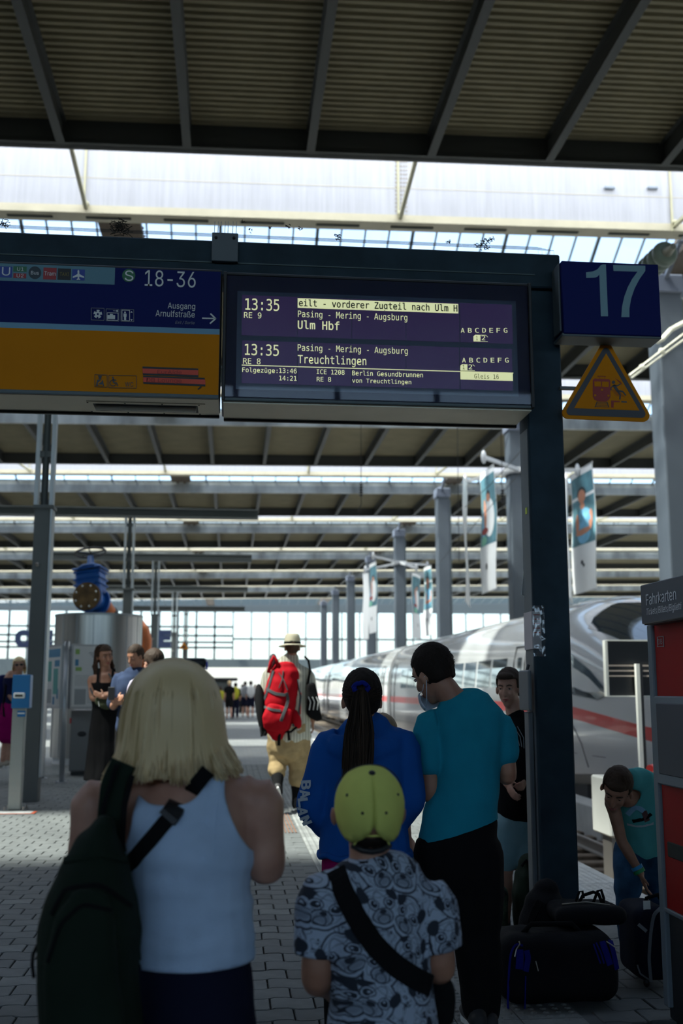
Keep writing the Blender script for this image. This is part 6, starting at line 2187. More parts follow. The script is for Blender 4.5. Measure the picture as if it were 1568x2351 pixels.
# dog-face print: a flat graphic repeated over the cloth
def pug_mat():
    m, nt, b = newmat('dog_print_jersey')
    N = nt.nodes; Lk = nt.links
    def val(x):
        return x
    def mth(op, a, c=None, d=None):
        n = N.new('ShaderNodeMath'); n.operation = op
        for i, q in enumerate((a, c, d)):
            if q is None: continue
            if isinstance(q, (int, float)): n.inputs[i].default_value = q
            else: Lk.new(q, n.inputs[i])
        return n.outputs[0]
    tc = N.new('ShaderNodeTexCoord'); sp = N.new('ShaderNodeSeparateXYZ'); Lk.new(tc.outputs['Object'], sp.inputs[0])
    # unroll: x plus a little depth so the sides keep the print
    X = mth('ADD', sp.outputs[0], mth('MULTIPLY', sp.outputs[1], .6)); Z = sp.outputs[2]
    nz0 = N.new('ShaderNodeTexNoise'); nz0.inputs['Scale'].default_value = 18; Lk.new(tc.outputs['Object'], nz0.inputs['Vector'])
    cb = N.new('ShaderNodeCombineXYZ'); Lk.new(X, cb.inputs[0]); Lk.new(Z, cb.inputs[1])
    vo = N.new('ShaderNodeTexVoronoi'); vo.voronoi_dimensions = '2D'; vo.inputs['Scale'].default_value = 10.5; vo.inputs['Randomness'].default_value = .55
    Lk.new(cb.outputs[0], vo.inputs['Vector'])
    ps_ = N.new('ShaderNodeSeparateXYZ'); Lk.new(vo.outputs['Position'], ps_.inputs[0])
    S_ = 21.0
    dx = mth('MULTIPLY', mth('SUBTRACT', X, ps_.outputs[0]), S_); dz = mth('MULTIPLY', mth('SUBTRACT', Z, ps_.outputs[1]), S_)
    sc_ = N.new('ShaderNodeSeparateXYZ'); Lk.new(vo.outputs['Color'], sc_.inputs[0])
    an = mth('MULTIPLY', mth('SUBTRACT', sc_.outputs[0], .5), 1.5)
    ca_, sa_ = mth('COSINE', an), mth('SINE', an)
    wob = mth('MULTIPLY', mth('SUBTRACT', nz0.outputs['Fac'], .5), .55)
    u = mth('ADD', mth('ADD', mth('MULTIPLY', dx, ca_), mth('MULTIPLY', dz, sa_)), wob); v = mth('ADD', mth('SUBTRACT', mth('MULTIPLY', dz, ca_), mth('MULTIPLY', dx, sa_)), mth('MULTIPLY', wob, .6))
    au = mth('ABSOLUTE', u)
    def ell(cu, cv, ru, rv, sym=True):
        a = mth('DIVIDE', mth('SUBTRACT', au if sym else u, cu), ru); c = mth('DIVIDE', mth('SUBTRACT', v, cv), rv)
        return mth('SQRT', mth('ADD', mth('MULTIPLY', a, a), mth('MULTIPLY', c, c)))
    def inside(d, soft=.06):      # 1 inside
        n = N.new('ShaderNodeMapRange'); n.inputs[1].default_value = 1 - soft; n.inputs[2].default_value = 1 + soft; n.inputs[3].default_value = 1; n.inputs[4].default_value = 0
        Lk.new(d, n.inputs[0]); return n.outputs[0]
    def ringl(d, w=.05):
        return inside(mth('DIVIDE', mth('ABSOLUTE', mth('SUBTRACT', d, 1.0)), w), .3)
    dark = ringl(ell(0, 0, .95, 1.0), .045)
    for add in (inside(ell(.78, .55, .26, .38)), inside(ell(.42, .12, .17, .17)), inside(ell(0, -.22, .17, .11)), ringl(ell(0, -.42, .52, .36), .07), ringl(ell(0, -.55, .30, .20), .12),
                ringl(ell(.42, .12, .27, .26), .10), mth('MULTIPLY', ringl(ell(0, .30, .30, .42), .06), .8), mth('MULTIPLY', ringl(ell(0, .62, .55, .18), .07), .8), mth('MULTIPLY', ringl(ell(.5, -.2, .22, .35), .07), .6)):
        dark = mth('MAXIMUM', dark, add)
    dark = mth('SUBTRACT', dark, inside(ell(.37, .17, .055, .055)))
    shade = mth('MULTIPLY', inside(ell(0, -.40, .45, .30), .3), .45)
    edge = N.new('ShaderNodeTexVoronoi'); edge.voronoi_dimensions = '2D'; edge.feature = 'DISTANCE_TO_EDGE'; edge.inputs['Scale'].default_value = 10.5; edge.inputs['Randomness'].default_value = .55
    Lk.new(cb.outputs[0], edge.inputs['Vector'])
    wv = N.new('ShaderNodeTexNoise'); wv.inputs['Scale'].default_value = 34; wv.inputs['Detail'].default_value = 1.5; wv.inputs['Distortion'].default_value = 1.2; Lk.new(tc.outputs['Object'], wv.inputs['Vector'])
    lines = inside(mth('DIVIDE', mth('ABSOLUTE', mth('SUBTRACT', wv.outputs['Fac'], .5)), .012), .5)
    outside_ = mth('SUBTRACT', 1.0, inside(ell(0, 0, .95, 1.0), .05))
    lines = mth('MULTIPLY', lines, mth('MAXIMUM', outside_, .25))
    bl = inside(mth('DIVIDE', mth('ABSOLUTE', mth('SUBTRACT', wv.outputs['Fac'], .33)), .06), .4)
    total = mth('MAXIMUM', mth('MAXIMUM', mth('MAXIMUM', dark, lines), mth('MULTIPLY', bl, mth('MULTIPLY', outside_, .75))), shade)
    total = mth('MINIMUM', mth('MAXIMUM', total, 0), 1)
    mx = N.new('ShaderNodeMix'); mx.data_type = 'RGBA'
    mx.inputs[6].default_value = (.40, .47, .58, 1); mx.inputs[7].default_value = (.018, .025, .04, 1)
    Lk.new(total, mx.inputs[0]); Lk.new(mx.outputs[2], b.inputs['Base Color'])
    b.inputs['Roughness'].default_value = .85
    return m
M_pug = pug_mat()
ts = f.garment('t_shirt', M_pug, torso=(0, 8), arms=.70, inf=.013, arminf=.016, flare=.012, vox=.007, folds=(.004, (9, 9, 6)), keep=lambda p: p.z > .36)
f.garment('shorts', M_blk, torso=(0, 2), legs=1.0, inf=.004, leginf=.02, vox=.010)
for q in 'LR': f.shoe(q, M_shw)
col_ = MB(); cpts = [f.neck0 + Vector((.056 * math.cos(a_), .050 * math.sin(a_), .008 - .012 * math.sin(a_))) for a_ in [i * 2 * math.pi / 24 for i in range(25)]]
col_.tube(cpts, .007, 8, cap=False); kid(col_, 'collar', M_blk, f.root, True)
kh = f.hair_cap(M_hdark, r=(.079, .094, .09), low=-.085)
kh.data.transform(f.headM().inverted()); mask(kh.data, lambda p: p.z < -.018); kh.data.transform(f.headM())
# cap
H = f.headM()
M_cap = cloth('yellow_cap_cotton', (.74, .76, .19), sc=500)
rg = []
for i in range(17):
    th = math.pi * .60 * i / 16
    row = []
    for k in range(49):
        ph = 2 * math.pi * k / 48
        rr = .089 * (1 if th < math.pi / 2 else 1 - .05 * (th - math.pi / 2)); 
        x_ = rr * math.sin(min(th, math.pi / 2)) * math.sin(ph); y_ = -.006 - .104 * math.sin(min(th, math.pi / 2)) * math.cos(ph)
        z_ = .022 + .098 * math.cos(th) - (.03 * max(0, th - math.pi / 2) / .3)
        seam = min(abs((ph / (2 * math.pi) * 6) % 1.0), 1 - abs((ph / (2 * math.pi) * 6) % 1.0))
        k_ = 1 - .006 * max(0, 1 - seam * 14) * math.sin(th)
        row.append((x_ * k_, y_ * k_, z_))
    rg.append(row)
cm = MB().rings(rg, cap=False, closed=False).build('tmpc', M_cap, None, True)
me = cm.data.copy(); bpy.data.objects.remove(cm)
mask(me, lambda p: not (abs(p.x) > .072 and p.z < -.012 and p.y > -.06) and not (p.y < -.03 and (p.x / .047) ** 2 + ((p.z + .052) / .056) ** 2 < 1))
me.transform(H)
cap = put(me, 'cap', M_cap, f.root); thicken(cap, .003)
def hk(mb, name, m, par): mb.xf(H); return kid(mb, name, m, par, True)
hk(MB().ell((0, -.006, .122), (.0095, .0095, .006), n=12, m=8), 'button', M_black, cap)
def cp(th, ph, o=.0015):
    d = Vector((.089 * math.sin(th) * math.sin(ph), -.104 * math.sin(th) * math.cos(ph), .098 * math.cos(th)))
    return Vector((0, -.006, .022)) + d * (1 + o / .095)
for ph, th in ((.38, 1.12), (-.38, 1.12), (1.12, .93), (-1.12, .93)): hk(MB().ell(cp(th, ph), (.0045, .0045, .0045), n=8, m=6), 'eyelet', M_black, cap)
for k in range(6):
    hk(MB().tube([cp(.06 + t * 1.45 / 9, k * math.pi / 3) for t in range(10)], .0012, 5), 'seam', M_cap, cap)
hk(MB().tube([(.0905 * math.cos(a_), .035, .022 + .097 * math.sin(a_)) for a_ in [.15 + i * (math.pi - .3) / 20 for i in range(21)]], .0016, 6), 'piping', M_black, cap)
hk(MB().tube([(.047 * math.cos(a_), -.104 + .012 * abs(math.cos(a_)), -.050 + .050 * math.sin(a_)) for a_ in [i * math.pi / 14 for i in range(15)]], .003, 6), 'opening_edge', M_cap, cap)
hk(MB().tube([(-.05, -.088, -.042), (-.025, -.103, -.046), (0, -.107, -.047), (.025, -.103, -.046), (.05, -.088, -.042)], [.008] * 5, 6), 'back_strap', M_black, cap)
br_m = MB()
br_m.add([(x, .085 + .055 * math.sqrt(max(0, 1 - (x / .075) ** 2)) * t, .012 - .018 * (x / .075) ** 2 + dzb) for dzb in (0, .004) for t in (0, 1) for x in [-.075 + .15 * i / 12 for i in range(13)]],
         [(i, i + 1, i + 14, i + 13) for i in range(12)] + [(26 + i + 1, 26 + i, 39 + i, 40 + i) for i in range(12)] + [(13 + i, 14 + i, 40 + i, 39 + i) for i in range(12)])
hk(br_m, 'brim', M_cap, cap)
# his cross-body bag
cbag = thing('crossbody_bag', 'black cross-body bag with a wide strap over the dog print T-shirt', 'bag', f.P(1000, 2290, -.02))
b_ = [bvh(ts)]
strap(b_, [(772, 2000), (790, 2050), (820, 2110), (860, 2170), (905, 2215), (950, 2245), (985, 2262)], .050, 'strap', M_strap, cbag, f.Y - .1, off=.004, t=.004, n=30)
q = f.P(1002, 2295, .02)
mb = MB().rbox((q.x - .045, q.y - .03, q.z - .06), (q.x + .045, q.y + .16, q.z + .05), .025, 3)
me = remesh(mb, .007, 2); fold(me, .003, (20, 20, 20)); put(me, 'bag_body', M_blk, cbag)

# ---- woman in the blue jacket
f = Fig('woman with a long dark ponytail and blue scrunchie in a blue hooded jacket', 830, 1540, 4.50, kw=1.0, hs=.97)
f.rows([(742, 932, 2060, .12), (740, 936, 1990, .125), (742, 932, 1930, .12), (748, 926, 1860, .11), (748, 926, 1790, .11), (745, 930, 1735, .105), (748, 930, 1700, .09), (780, 892, 1676, .065), (802, 862, 1660, .052)])
f.neck0 = f.P(831, 1668)
f.head_c = f.P(830, 1538) - Vector((0, 0, .118))
f.J.update(SL=f.P(757, 1712), EL=f.P(712, 1850), WL=f.P(748, 1905, .10), SR=f.P(922, 1712), ER=f.P(944, 1835), WR=f.P(915, 1895, .10), HL=f.P(795, 2030), HR=f.P(880, 2030))
f.lr = [.075, .075, .066, .052, .05, .044, .036]
f.body(M_sk2, .009)
def hood(mb):
    a = f.P(742, 1712, -.02); b = f.P(836, 1755, -.10); c = f.P(938, 1712, -.02)
    mb.chain([f.P(748, 1700, -.02), f.P(775, 1712, -.075), f.P(836, 1722, -.105), f.P(895, 1715, -.075), f.P(932, 1702, -.02)], [(.02, .03), (.03, .045), (.035, .055), (.03, .045), (.02, .03)], n=14, sub=4, side=(0, 1, 0))
jk = f.garment('jacket', M_jkt, torso=(1, 8), arms=1.96, inf=.012, arminf=.018, vox=.009, folds=(.007, (11, 11, 6)), extra=hood, keep=lambda p: p.z > f.P(836, 1964).z)
wb_ = MB(); c_ = f.spine[1]; zc = f.P(836, 1960).z
wb_.tube([(c_[0].x + (c_[1] + .012) * math.cos(a_), c_[0].y + (c_[2] + .012) * math.sin(a_), zc + .006 * math.sin(a_ * 9)) for a_ in [i * 2 * math.pi / 72 for i in range(73)]], .012, 8, cap=False)
kid(wb_, 'elastic_hem', M_jkt, f.root, True)
f.garment('undershirt', cloth('magenta_cotton', (.30, .004, .10)), torso=(0, 3), inf=.004, keep=lambda p: p.z > f.P(836, 2008).z, folds=None)
f.garment('trousers', M_blk, torso=(0, 2), legs=1.95, inf=.0, leginf=.016, vox=.011)
for q in 'LR': f.shoe(q, M_shb)
hcap = f.hair_cap(M_hdark, r=(.084, .102, .102), low=-.09)
pts = []
for i in range(340):       # combed back to the tie
    ph = rs.uniform(-math.pi, math.pi); tie = Vector((-.002, -.118, .010))
    th0 = rs.uniform(.3, 1.9)
    s0_ = Vector((.086 * math.sin(th0) * math.sin(ph), -.02 - .104 * math.sin(th0) * math.cos(ph), .03 + .103 * math.cos(th0)))
    if s0_.y > .05 and s0_.z < .05: continue
    p = []
    for k in range(8):
        t = k / 7
        v = s0_.lerp(tie, t); v = v - Vector((0, -.02, .02))
        nv = Vector((v.x / .084, v.y / .102, v.z / .1)); L_ = max(nv.length, 1e-3)
        v = Vector((nv.x / L_ * .084, nv.y / L_ * .102, nv.z / L_ * .1)) * (1.015) + Vector((0, -.02, .025))
        if t > .9: v = v.lerp(tie, .5)
        p.append(f.headM() @ v)
    pts.append(p)
strands(pts, .0016, [M_hdark, M_hdark2], 'hair_strands', hcap, rs)
TIE = f.P(829, 1584, -.125)
pony = []
for i in range(520):
    a_ = rs.uniform(0, 2 * math.pi); rr = math.sqrt(rs.random())
    wav = rs.uniform(-.005, .005)
    L_ = rs.uniform(.75, 1.0)
    p = []
    for k in range(11):
        t = k / 10 * L_
        c = TIE.lerp(f.P(818, 1800, -.155), t) + Vector((0, -.012 * math.sin(t * 3), 0)) + Vector((0, 0, .03 * math.sin(math.pi * min(1, t * 4)) if t < .25 else 0))
        w = (.018 + .042 * min(1, t * 2.2) - .012 * max(0, t - .6)) 
        p.append(c + Vector((w * rr * math.cos(a_) + wav * math.sin(t * 6), w * .45 * rr * math.sin(a_), 0)))
    pony.append(p)
strands(pony, .0022, [M_hdark, M_hdark2, M_hbrown], 'ponytail', hcap, rs)
sc = MB()
for k in range(3): sc.tube([TIE + Vector(((.028 + .003 * math.sin(7 * a_ + k)) * math.cos(a_), .010 - .006 * k + .004 * math.sin(a_ * 5), (.020 + .003 * math.sin(6 * a_)) * math.sin(a_) + .002 + .006)) for a_ in [i * 2 * math.pi / 30 for i in range(31)]], .009, 8, cap=False)
kid(sc, 'scrunchie', cloth('royal_blue_band', (.008, .02, .22)), f.root, True)
# sleeve lettering running down the arm
A0, A1 = f.P(705, 1798, 0), f.P(693, 1890, 0)
letters = 'BALAN'
jb = [bvh(jk)]
for i, ch in enumerate(letters):
    pix = ((705, 1803), (702, 1823), (698, 1842), (697, 1861), (704, 1880))[i]
    p, nn = hit(jb, pix[0], pix[1], f.Y)
    an = (-84, -82, -80, -85, -65)[i]
    o = text(ch, 'sleeve_letter', mat('print_silver', (.42, .46, .5), .5), None, (0, 0, 0), .038, .036, bold=.03)
    nn = (nn + Vector((-.2, -.9, .1))).normalized()
    xax = Vector((math.cos(R(an)), 0, math.sin(R(an)))); xax = (xax - nn * xax.dot(nn)).normalized(); yax = nn.cross(xax)
    Mr = Matrix((xax, yax, nn)).transposed()
    o.rotation_euler = Mr.to_euler(); o.location = p + nn * .015 - xax * .018 - yax * .018
    child(o, f.root)

# ---- man in the teal T-shirt
f = Fig('young man in a teal T-shirt and black trousers, head bowed, face mask below his ear', 1060, 1490, 4.58, kw=1.0, hs=1.0)
f.rows([(966, 1142, 2000, .12), (964, 1142, 1940, .12), (976, 1140, 1880, .112), (1000, 1138, 1825, .105), (1008, 1140, 1770, .10), (1006, 1148, 1710, .105), (994, 1158, 1662, .10), (1005, 1130, 1630, .078), (1025, 1095, 1612, .06)])
f.neck0 = f.P(1055, 1622, .0)
f.head_c = f.P(992, 1545, .03); f.head_r = (24, -8, 42)
f.J.update(SL=f.P(984, 1665), EL=f.P(986, 1825), WL=f.P(962, 1762, .24), SR=f.P(1150, 1668), ER=f.P(1166, 1782), WR=f.P(1120, 1760, .22),
           HL=f.P(1008, 1960), HR=f.P(1098, 1960), KL=f.P(1082, 2140), KR=f.P(1108, 2150), AL=f.P(1092, 2322), AR=f.P(1118, 2326, .05))
f.ar = [.048, .046, .042, .037, .036, .027, .024]
f.body(M_sk2, .008)
tt = f.garment('t_shirt', M_teal, torso=(1, 8), arms=.52, inf=.012, arminf=.014, flare=.012, vox=.008, folds=(.006, (8, 8, 7)), keep=lambda p: p.z > f.P(1050, 1905).z - .03 * (p.x - f.P(1050, 1905).x) / .1 * -1)
cl = MB(); cl.tube([f.neck0 + Vector((-.004 + .062 * math.cos(a_), .052 * math.sin(a_) , .016 - .012 * math.sin(a_))) for a_ in [i * 2 * math.pi / 24 for i in range(25)]], .007, 8, cap=False)
kid(cl, 'collar', M_teal, f.root, True)
f.garment('trousers', M_blk, torso=(0, 3), legs=1.97, inf=.004, leginf=.020, vox=.010, folds=(.006, (9, 9, 7)))
for q in 'LR': f.shoe(q, M_shb)
hc_ = f.hair_cap(M_hdark, r=(.081, .100, .099), c=(0, -.020, .028), low=-.055)
H = f.headM()
def hk2(mb, name, m, par=None, sm=True, label=None): mb.xf(H); return kid(mb, name, m, par or f.root, sm, label)
fz = []
for i in range(900):
    d = Vector((rs.gauss(0, 1), rs.gauss(0, 1) - .4, rs.gauss(0, 1) + .5)).normalized()
    if d.z < -.35 or (d.y > .45 and d.z < .35): continue
    p = Vector((0, -.020, .028)) + Vector((d.x * .082, d.y * .101, d.z * .100))
    fz.append([H @ p, H @ (p + d * .0025 + Vector((0, 0, -.003)))])
strands(fz, .0008, [M_hdark, M_hdark2], 'stubble', hc_, rs, taper=False)
M_mask = cloth('mask_pale_blue', (.55, .62, .70))
mk = MB()
rg = []
for j in range(6):
    v = j / 5
    rg.append([(-.062 + .0 + .0 * u + (.124) * u, .060 + .052 * math.sin(math.pi * u) + .01 * math.sin(v * math.pi), -.058 - .070 * v) for u in [i / 10 for i in range(11)]])
mk.rings(rg, cap=False, closed=False)
mo = hk2(mk, 'face_mask', M_mask); thicken(mo, .003)
for sx in (-1, 1):
    for z_ in (-.06, -.125):
        hk2(MB().tube([(.062 * sx, .058, z_), (.076 * sx, .025, (z_ - .02) * .6 - .01), (.080 * sx, -.018, -.012 if z_ > -.1 else -.03)], .0016, 5), 'ear_loop', M_mask, mo)
for c, o_ in ((.0, M_lblue), (.012, mat('band_green', (.02, .3, .1), .5))):
    p = f.J['WL'].lerp(f.J['EL'], .12 + c * 6)
    d_ = (f.J['EL'] - f.J['WL']).normalized()
    kid(MB().tube([p, p + d_ * .016], .036, 14, cap=False), 'wristband', mat('band_blue', (.02, .3, .6), .5) if c == 0 else o_, f.root, True)
ph_ = thing('phone', 'dark phone held in front of the man in the teal T-shirt', 'phone', f.J['WL'] + Vector((.06, .10, .04)))
q = f.J['WL'] + Vector((.05, .10, .03)); kid(MB().rbox((q.x - .035, q.y - .004, q.z - .01), (q.x + .035, q.y + .004, q.z + .13), .004, 2), 'case', M_black, ph_)

# ---- boy beside the gantry post
f = Fig('brown-haired boy in black T-shirt and pale blue shorts leaning by the gantry post', 1168, 1537, 6.40, yaw=155, kw=.90, hs=.92)
f.rows([(1144, 1218, 1915, .10), (1142, 1222, 1860, .105), (1144, 1226, 1800, .10), (1146, 1230, 1740, .10), (1146, 1234, 1690, .095), (1150, 1232, 1665, .08), (1168, 1204, 1648, .05)])
f.side = Vector((1, 0, 0))
f.neck0 = f.P(1186, 1650); f.head_c = f.P(1167, 1537) - Vector((0, 0, .108)); f.head_r = (6, 0, -8)
f.J.update(SL=f.P(1228, 1688), EL=f.P(1242, 1765, .05), WL=f.P(1215, 1790, -.06), SR=f.P(1152, 1688), ER=f.P(1146, 1765), WR=f.P(1165, 1800, -.1),
           HL=f.P(1205, 1900), HR=f.P(1160, 1900), KL=f.P(1205, 2010), KR=f.P(1158, 2010), AL=f.P(1200, 2120), AR=f.P(1157, 2122))
f.body(M_sk1, .008)
f.hair_cap(M_hdark2, r=(.083, .100, .096), c=(0, -.014, .038), low=-.06, face_line=.05,
           extra=lambda mb: mb.ell((0, .058, .078), (.060, .034, .026), n=14, m=8))
f.garment('t_shirt', M_blk, torso=(1, 7), arms=.75, inf=.014, flare=.01, vox=.010, folds=(.005, (9, 9, 7)))
for k in range(3): kid(MB().tube([f.P(1170 + 9 * k, 1668, -.125), f.P(1186 + 8 * k, 1688 + k * 3, -.13), f.P(1193 + 5 * k, 1712 + k * 3, -.125)], .0016, 5), 'shirt_print', mat('print_silver', (0, 0, 0)), f.root)
f.garment('shorts', cloth('pale_blue_denim', (.24, .40, .46)), torso=(0, 2), legs=.62, inf=.006, leginf=.022, vox=.010, folds=(.004, (9, 9, 9)))
for q in 'LR':
    sh_ = f.shoe(q, mat('shoe_plaid', (.10, .10, .11), .7, var=.8, vscale=60))
    A = f.J['A' + q]
    for k in range(4): kid(MB().tube([A + f.fwd * (.05 + .022 * k) + Vector((-.025, 0, -.005 - .010 * k)), A + f.fwd * (.05 + .022 * k) + Vector((.025, 0, -.005 - .010 * k))], .003, 5), 'lace', M_sgw, sh_)

# ---- boy bending over the suitcase
f = Fig('boy in aqua tank top and jeans bending over a suitcase by the ticket machine', 1440, 1765, 5.85, yaw=165, kw=.86, hs=.95)
f.side = Vector((1, 0, 0))
f.rows([(1426, 1516, 1990, .09, .16), (1424, 1518, 1940, .10, .14), (1424, 1516, 1895, .10, .08), (1418, 1520, 1850, .095, .0), (1408, 1520, 1815, .085, -.07), (1420, 1500, 1795, .06, -.12), (1430, 1470, 1790, .045, -.16)])
f.neck0 = f.P(1440, 1815, -.12); f.head_c = f.P(1416, 1812, -.20); f.head_r = (38, -14, -10)
f.J.update(SR=f.P(1404, 1835, -.10), ER=f.P(1427, 1930, -.12), WR=f.P(1470, 2005, -.16), SL=f.P(1514, 1832, -.05), EL=f.P(1545, 1890, -.1), WL=f.P(1560, 1950, -.12),
           HR=f.P(1446, 1955, .14), HL=f.P(1498, 1955, .16), KR=f.P(1440, 2065, .04), KL=f.P(1515, 2060, .10), AR=f.P(1444, 2180, .12), AL=f.P(1512, 2175, .16))
f.hand_dir['R'] = Vector((.33, -.1, -.94)); f.curl = .25
f.ar = [.046, .042, .038, .034, .034, .026, .024]
f.body(M_sk2, .007)
f.hair_cap(M_hbrown, r=(.083, .101, .099), c=(0, -.018, .03), low=-.05, extra=lambda mb: mb.ell((0, .05, .07), (.055, .035, .026), n=14, m=8))
tkp = f.garment('tank_top', cloth('aqua_cotton', (.10, .42, .42)), torso=(1, 7), inf=.014, vox=.008, folds=(.006, (10, 10, 8)), keep=lambda p: not ((p - f.J['SR']).length < .07 or (p - f.J['SL']).length < .07 or (p - f.neck0).length < .075), thick=.003)
bk = [bvh(tkp)]
for pth, w, mm in (([(1440, 1870), (1460, 1850), (1478, 1862)], .03, M_lblue), ([(1452, 1885), (1480, 1880), (1495, 1868)], .022, M_strap), ([(1478, 1862), (1486, 1885)], .03, mat('print_brown', (.1, .04, .04), .7)), ([(1440, 1892), (1470, 1898), (1500, 1890)], .014, mat('print_silver', (0, 0, 0)))):
    strap(bk, pth, w, 'shirt_print', mm, f.root, f.Y, off=.002, t=.001, n=8)
f.garment('jeans', cloth('blue_denim', (.02, .06, .12), var=.4), torso=(0, 2), legs=1.93, inf=.008, leginf=.016, vox=.010, folds=(.005, (9, 9, 9)))
for q in 'LR': f.shoe(q, M_shw)
p = f.J['WR'].lerp(f.J['ER'], .12); d_ = (f.J['ER'] - f.J['WR']).normalized()
kid(MB().tube([p, p + d_ * .018], .031, 14, cap=False), 'wristband', mat('band_blue', (0, 0, 0)), f.root, True, 'blue wristband')
p = p - d_ * .020
kid(MB().tube([p, p + d_ * .018], .031, 14, cap=False), 'watch', mat('band_green', (.02, .3, .1), .5), f.root, True, 'green watch strap')

# ---- person sitting behind the woman in the jacket
f = Fig('fair-haired person in jeans sitting behind the woman in the blue jacket', 880, 1640, 5.9, yaw=-60, kw=.92, hs=.93)
f.side = Vector((1, 0, 0))
f.rows([(845, 925, 1985, .11), (848, 922, 1940, .11), (852, 918, 1880, .10), (850, 920, 1820, .10), (848, 922, 1775, .09), (858, 912, 1750, .07), (872, 898, 1740, .05)])
f.neck0 = f.P(884, 1745); f.head_c = f.P(880, 1690); f.head_r = (15, 0, 0)
f.J.update(SL=f.P(858, 1785, .05), EL=f.P(870, 1860, .1), WL=f.P(905, 1900, -.02), SR=f.P(915, 1785), ER=f.P(925, 1865), WR=f.P(935, 1920, -.05),
           HL=f.P(870, 1985), HR=f.P(905, 1985), KL=f.P(925, 1968, .1), KR=f.P(952, 1965, -.02), AL=f.P(930, 2085, .1), AR=f.P(962, 2090, -.02))
f.body(M_sk1, .010)
f.garment('top', cloth('grey_top', (.08, .09, .12)), torso=(1, 6), arms=.8, inf=.014, vox=.011)
f.garment('jeans', cloth('blue_denim_light', (.05, .11, .16), var=.3), torso=(0, 2), legs=1.45, inf=.008, leginf=.018, vox=.011)
for q in 'LR': f.shoe(q, M_shw)
def lh(mb):
    mb.chain([(0, -.03, .06), (0, -.07, -.05), (.03, -.075, -.15), (.05, -.06, -.22)], [.07, .075, .05, .02], n=12, sub=3)
f.hair_cap(mat('hair_sandy', (.20, .13, .06), .5), r=(.084, .10, .10), low=-.3, extra=lh)

# ================================================================== people: farther back
# ---- man with the straw hat
f = Fig('man walking away in a straw hat, striped shirt and khaki knee-length trousers', 668, 1464, 12.9, kw=1.10, hs=1.08)
f.rows([(620, 710, 1712, .17), (618, 712, 1690, .18), (624, 708, 1660, .17), (626, 706, 1620, .16), (618, 710, 1580, .16), (612, 714, 1553, .15), (616, 710, 1535, .13), (640, 690, 1520, .09), (655, 682, 1512, .065)])
f.head_c = f.P(671, 1462) - Vector((0, 0, .125)); f.neck0 = f.P(669, 1516)
f.J.update(SL=f.P(619, 1548), EL=f.P(606, 1608), WL=f.P(612, 1640, .12), SR=f.P(706, 1548), ER=f.P(716, 1608), WR=f.P(718, 1655, .05),
           HL=f.P(643, 1700), HR=f.P(688, 1700), KL=f.P(637, 1752, .06), KR=f.P(683, 1768, .05), AL=f.P(637, 1812, -.22), AR=f.P(682, 1840))
f.body(M_sk2, .011)
M_stripe = mat('cream_striped_shirt', (.62, .60, .48), .9)
nt2 = M_stripe.node_tree; b2 = nt2.nodes['Principled BSDF']
tc2 = nt2.nodes.new('ShaderNodeTexCoord'); wv2 = nt2.nodes.new('ShaderNodeTexWave'); wv2.bands_direction = 'X'; wv2.inputs['Scale'].default_value = 9; wv2.inputs['Distortion'].default_value = .6
cr2 = nt2.nodes.new('ShaderNodeValToRGB'); cr2.color_ramp.elements[0].color = (.40, .39, .30, 1); cr2.color_ramp.elements[1].color = (.66, .65, .55, 1)
nt2.links.new(tc2.outputs['Object'], wv2.inputs['Vector']); nt2.links.new(wv2.outputs[0], cr2.inputs[0]); nt2.links.new(cr2.outputs[0], b2.inputs['Base Color'])
M_kh = cloth('khaki_cotton', (.40, .29, .15), var=.15)
sh1 = f.garment('shirt', M_stripe, torso=(1, 9), arms=.75, inf=.02, flare=.02, vox=.014, folds=(.012, (7, 7, 6)))
f.garment('cargo_trousers', M_kh, torso=(0, 3), legs=1.30, inf=.015, leginf=.045, legflare=.0, vox=.014, folds=(.016, (8, 8, 10)))
for q in 'LR':
    a, b = f.J['A' + q], f.J['K' + q]
    p = a.lerp(b, .45)
    so = MB(); so.chain([a - Vector((0, 0, .03)), a.lerp(b, .2), p], [.062, .060, .074], n=12, sub=2); kid(so, 'sock', M_blk, f.root, True)
f.shoe('R', M_shb); f.shoe('L', M_shb, toe=(0, .55, -.84))
f.hair_cap(M_hbrown, low=-.07)
H = f.headM()
ht = MB(); n_ = 32
prof = [(.155, .012, .178), (.14, .018, .160), (.105, .030, .118), (.092, .036, .105), (.090, .060, .103), (.086, .10, .098), (.078, .135, .09), (.060, .150, .07), (.02, .146, .03)]
rg = [[(rx * math.cos(2 * math.pi * k / n_), -.01 + ry * math.sin(2 * math.pi * k / n_), z - (.012 * math.sin(2 * math.pi * k / n_) if i < 2 else 0) + (.03 * abs(math.cos(2 * math.pi * k / n_)) ** 3 * 0 if i < 2 else 0)) for k in range(n_)] for i, (rx, z, ry) in enumerate(prof)]
ht.rings(rg, cap=False); ht.add([(0, -.01, .140)], []); 
ht.xf(H); hat = kid(ht, 'straw_hat', cloth('straw', (.72, .66, .50), sc=120), f.root, True); thicken(hat, .004)
bd = MB().rings([[(r_ * math.cos(2 * math.pi * k / n_), -.01 + r2_ * math.sin(2 * math.pi * k / n_), z) for k in range(n_)] for r_, r2_, z in ((.0945, .1075, .038), (.0935, .1065, .062))], cap=False)
bd.xf(H); kid(bd, 'hat_band', M_blk, hat, True)
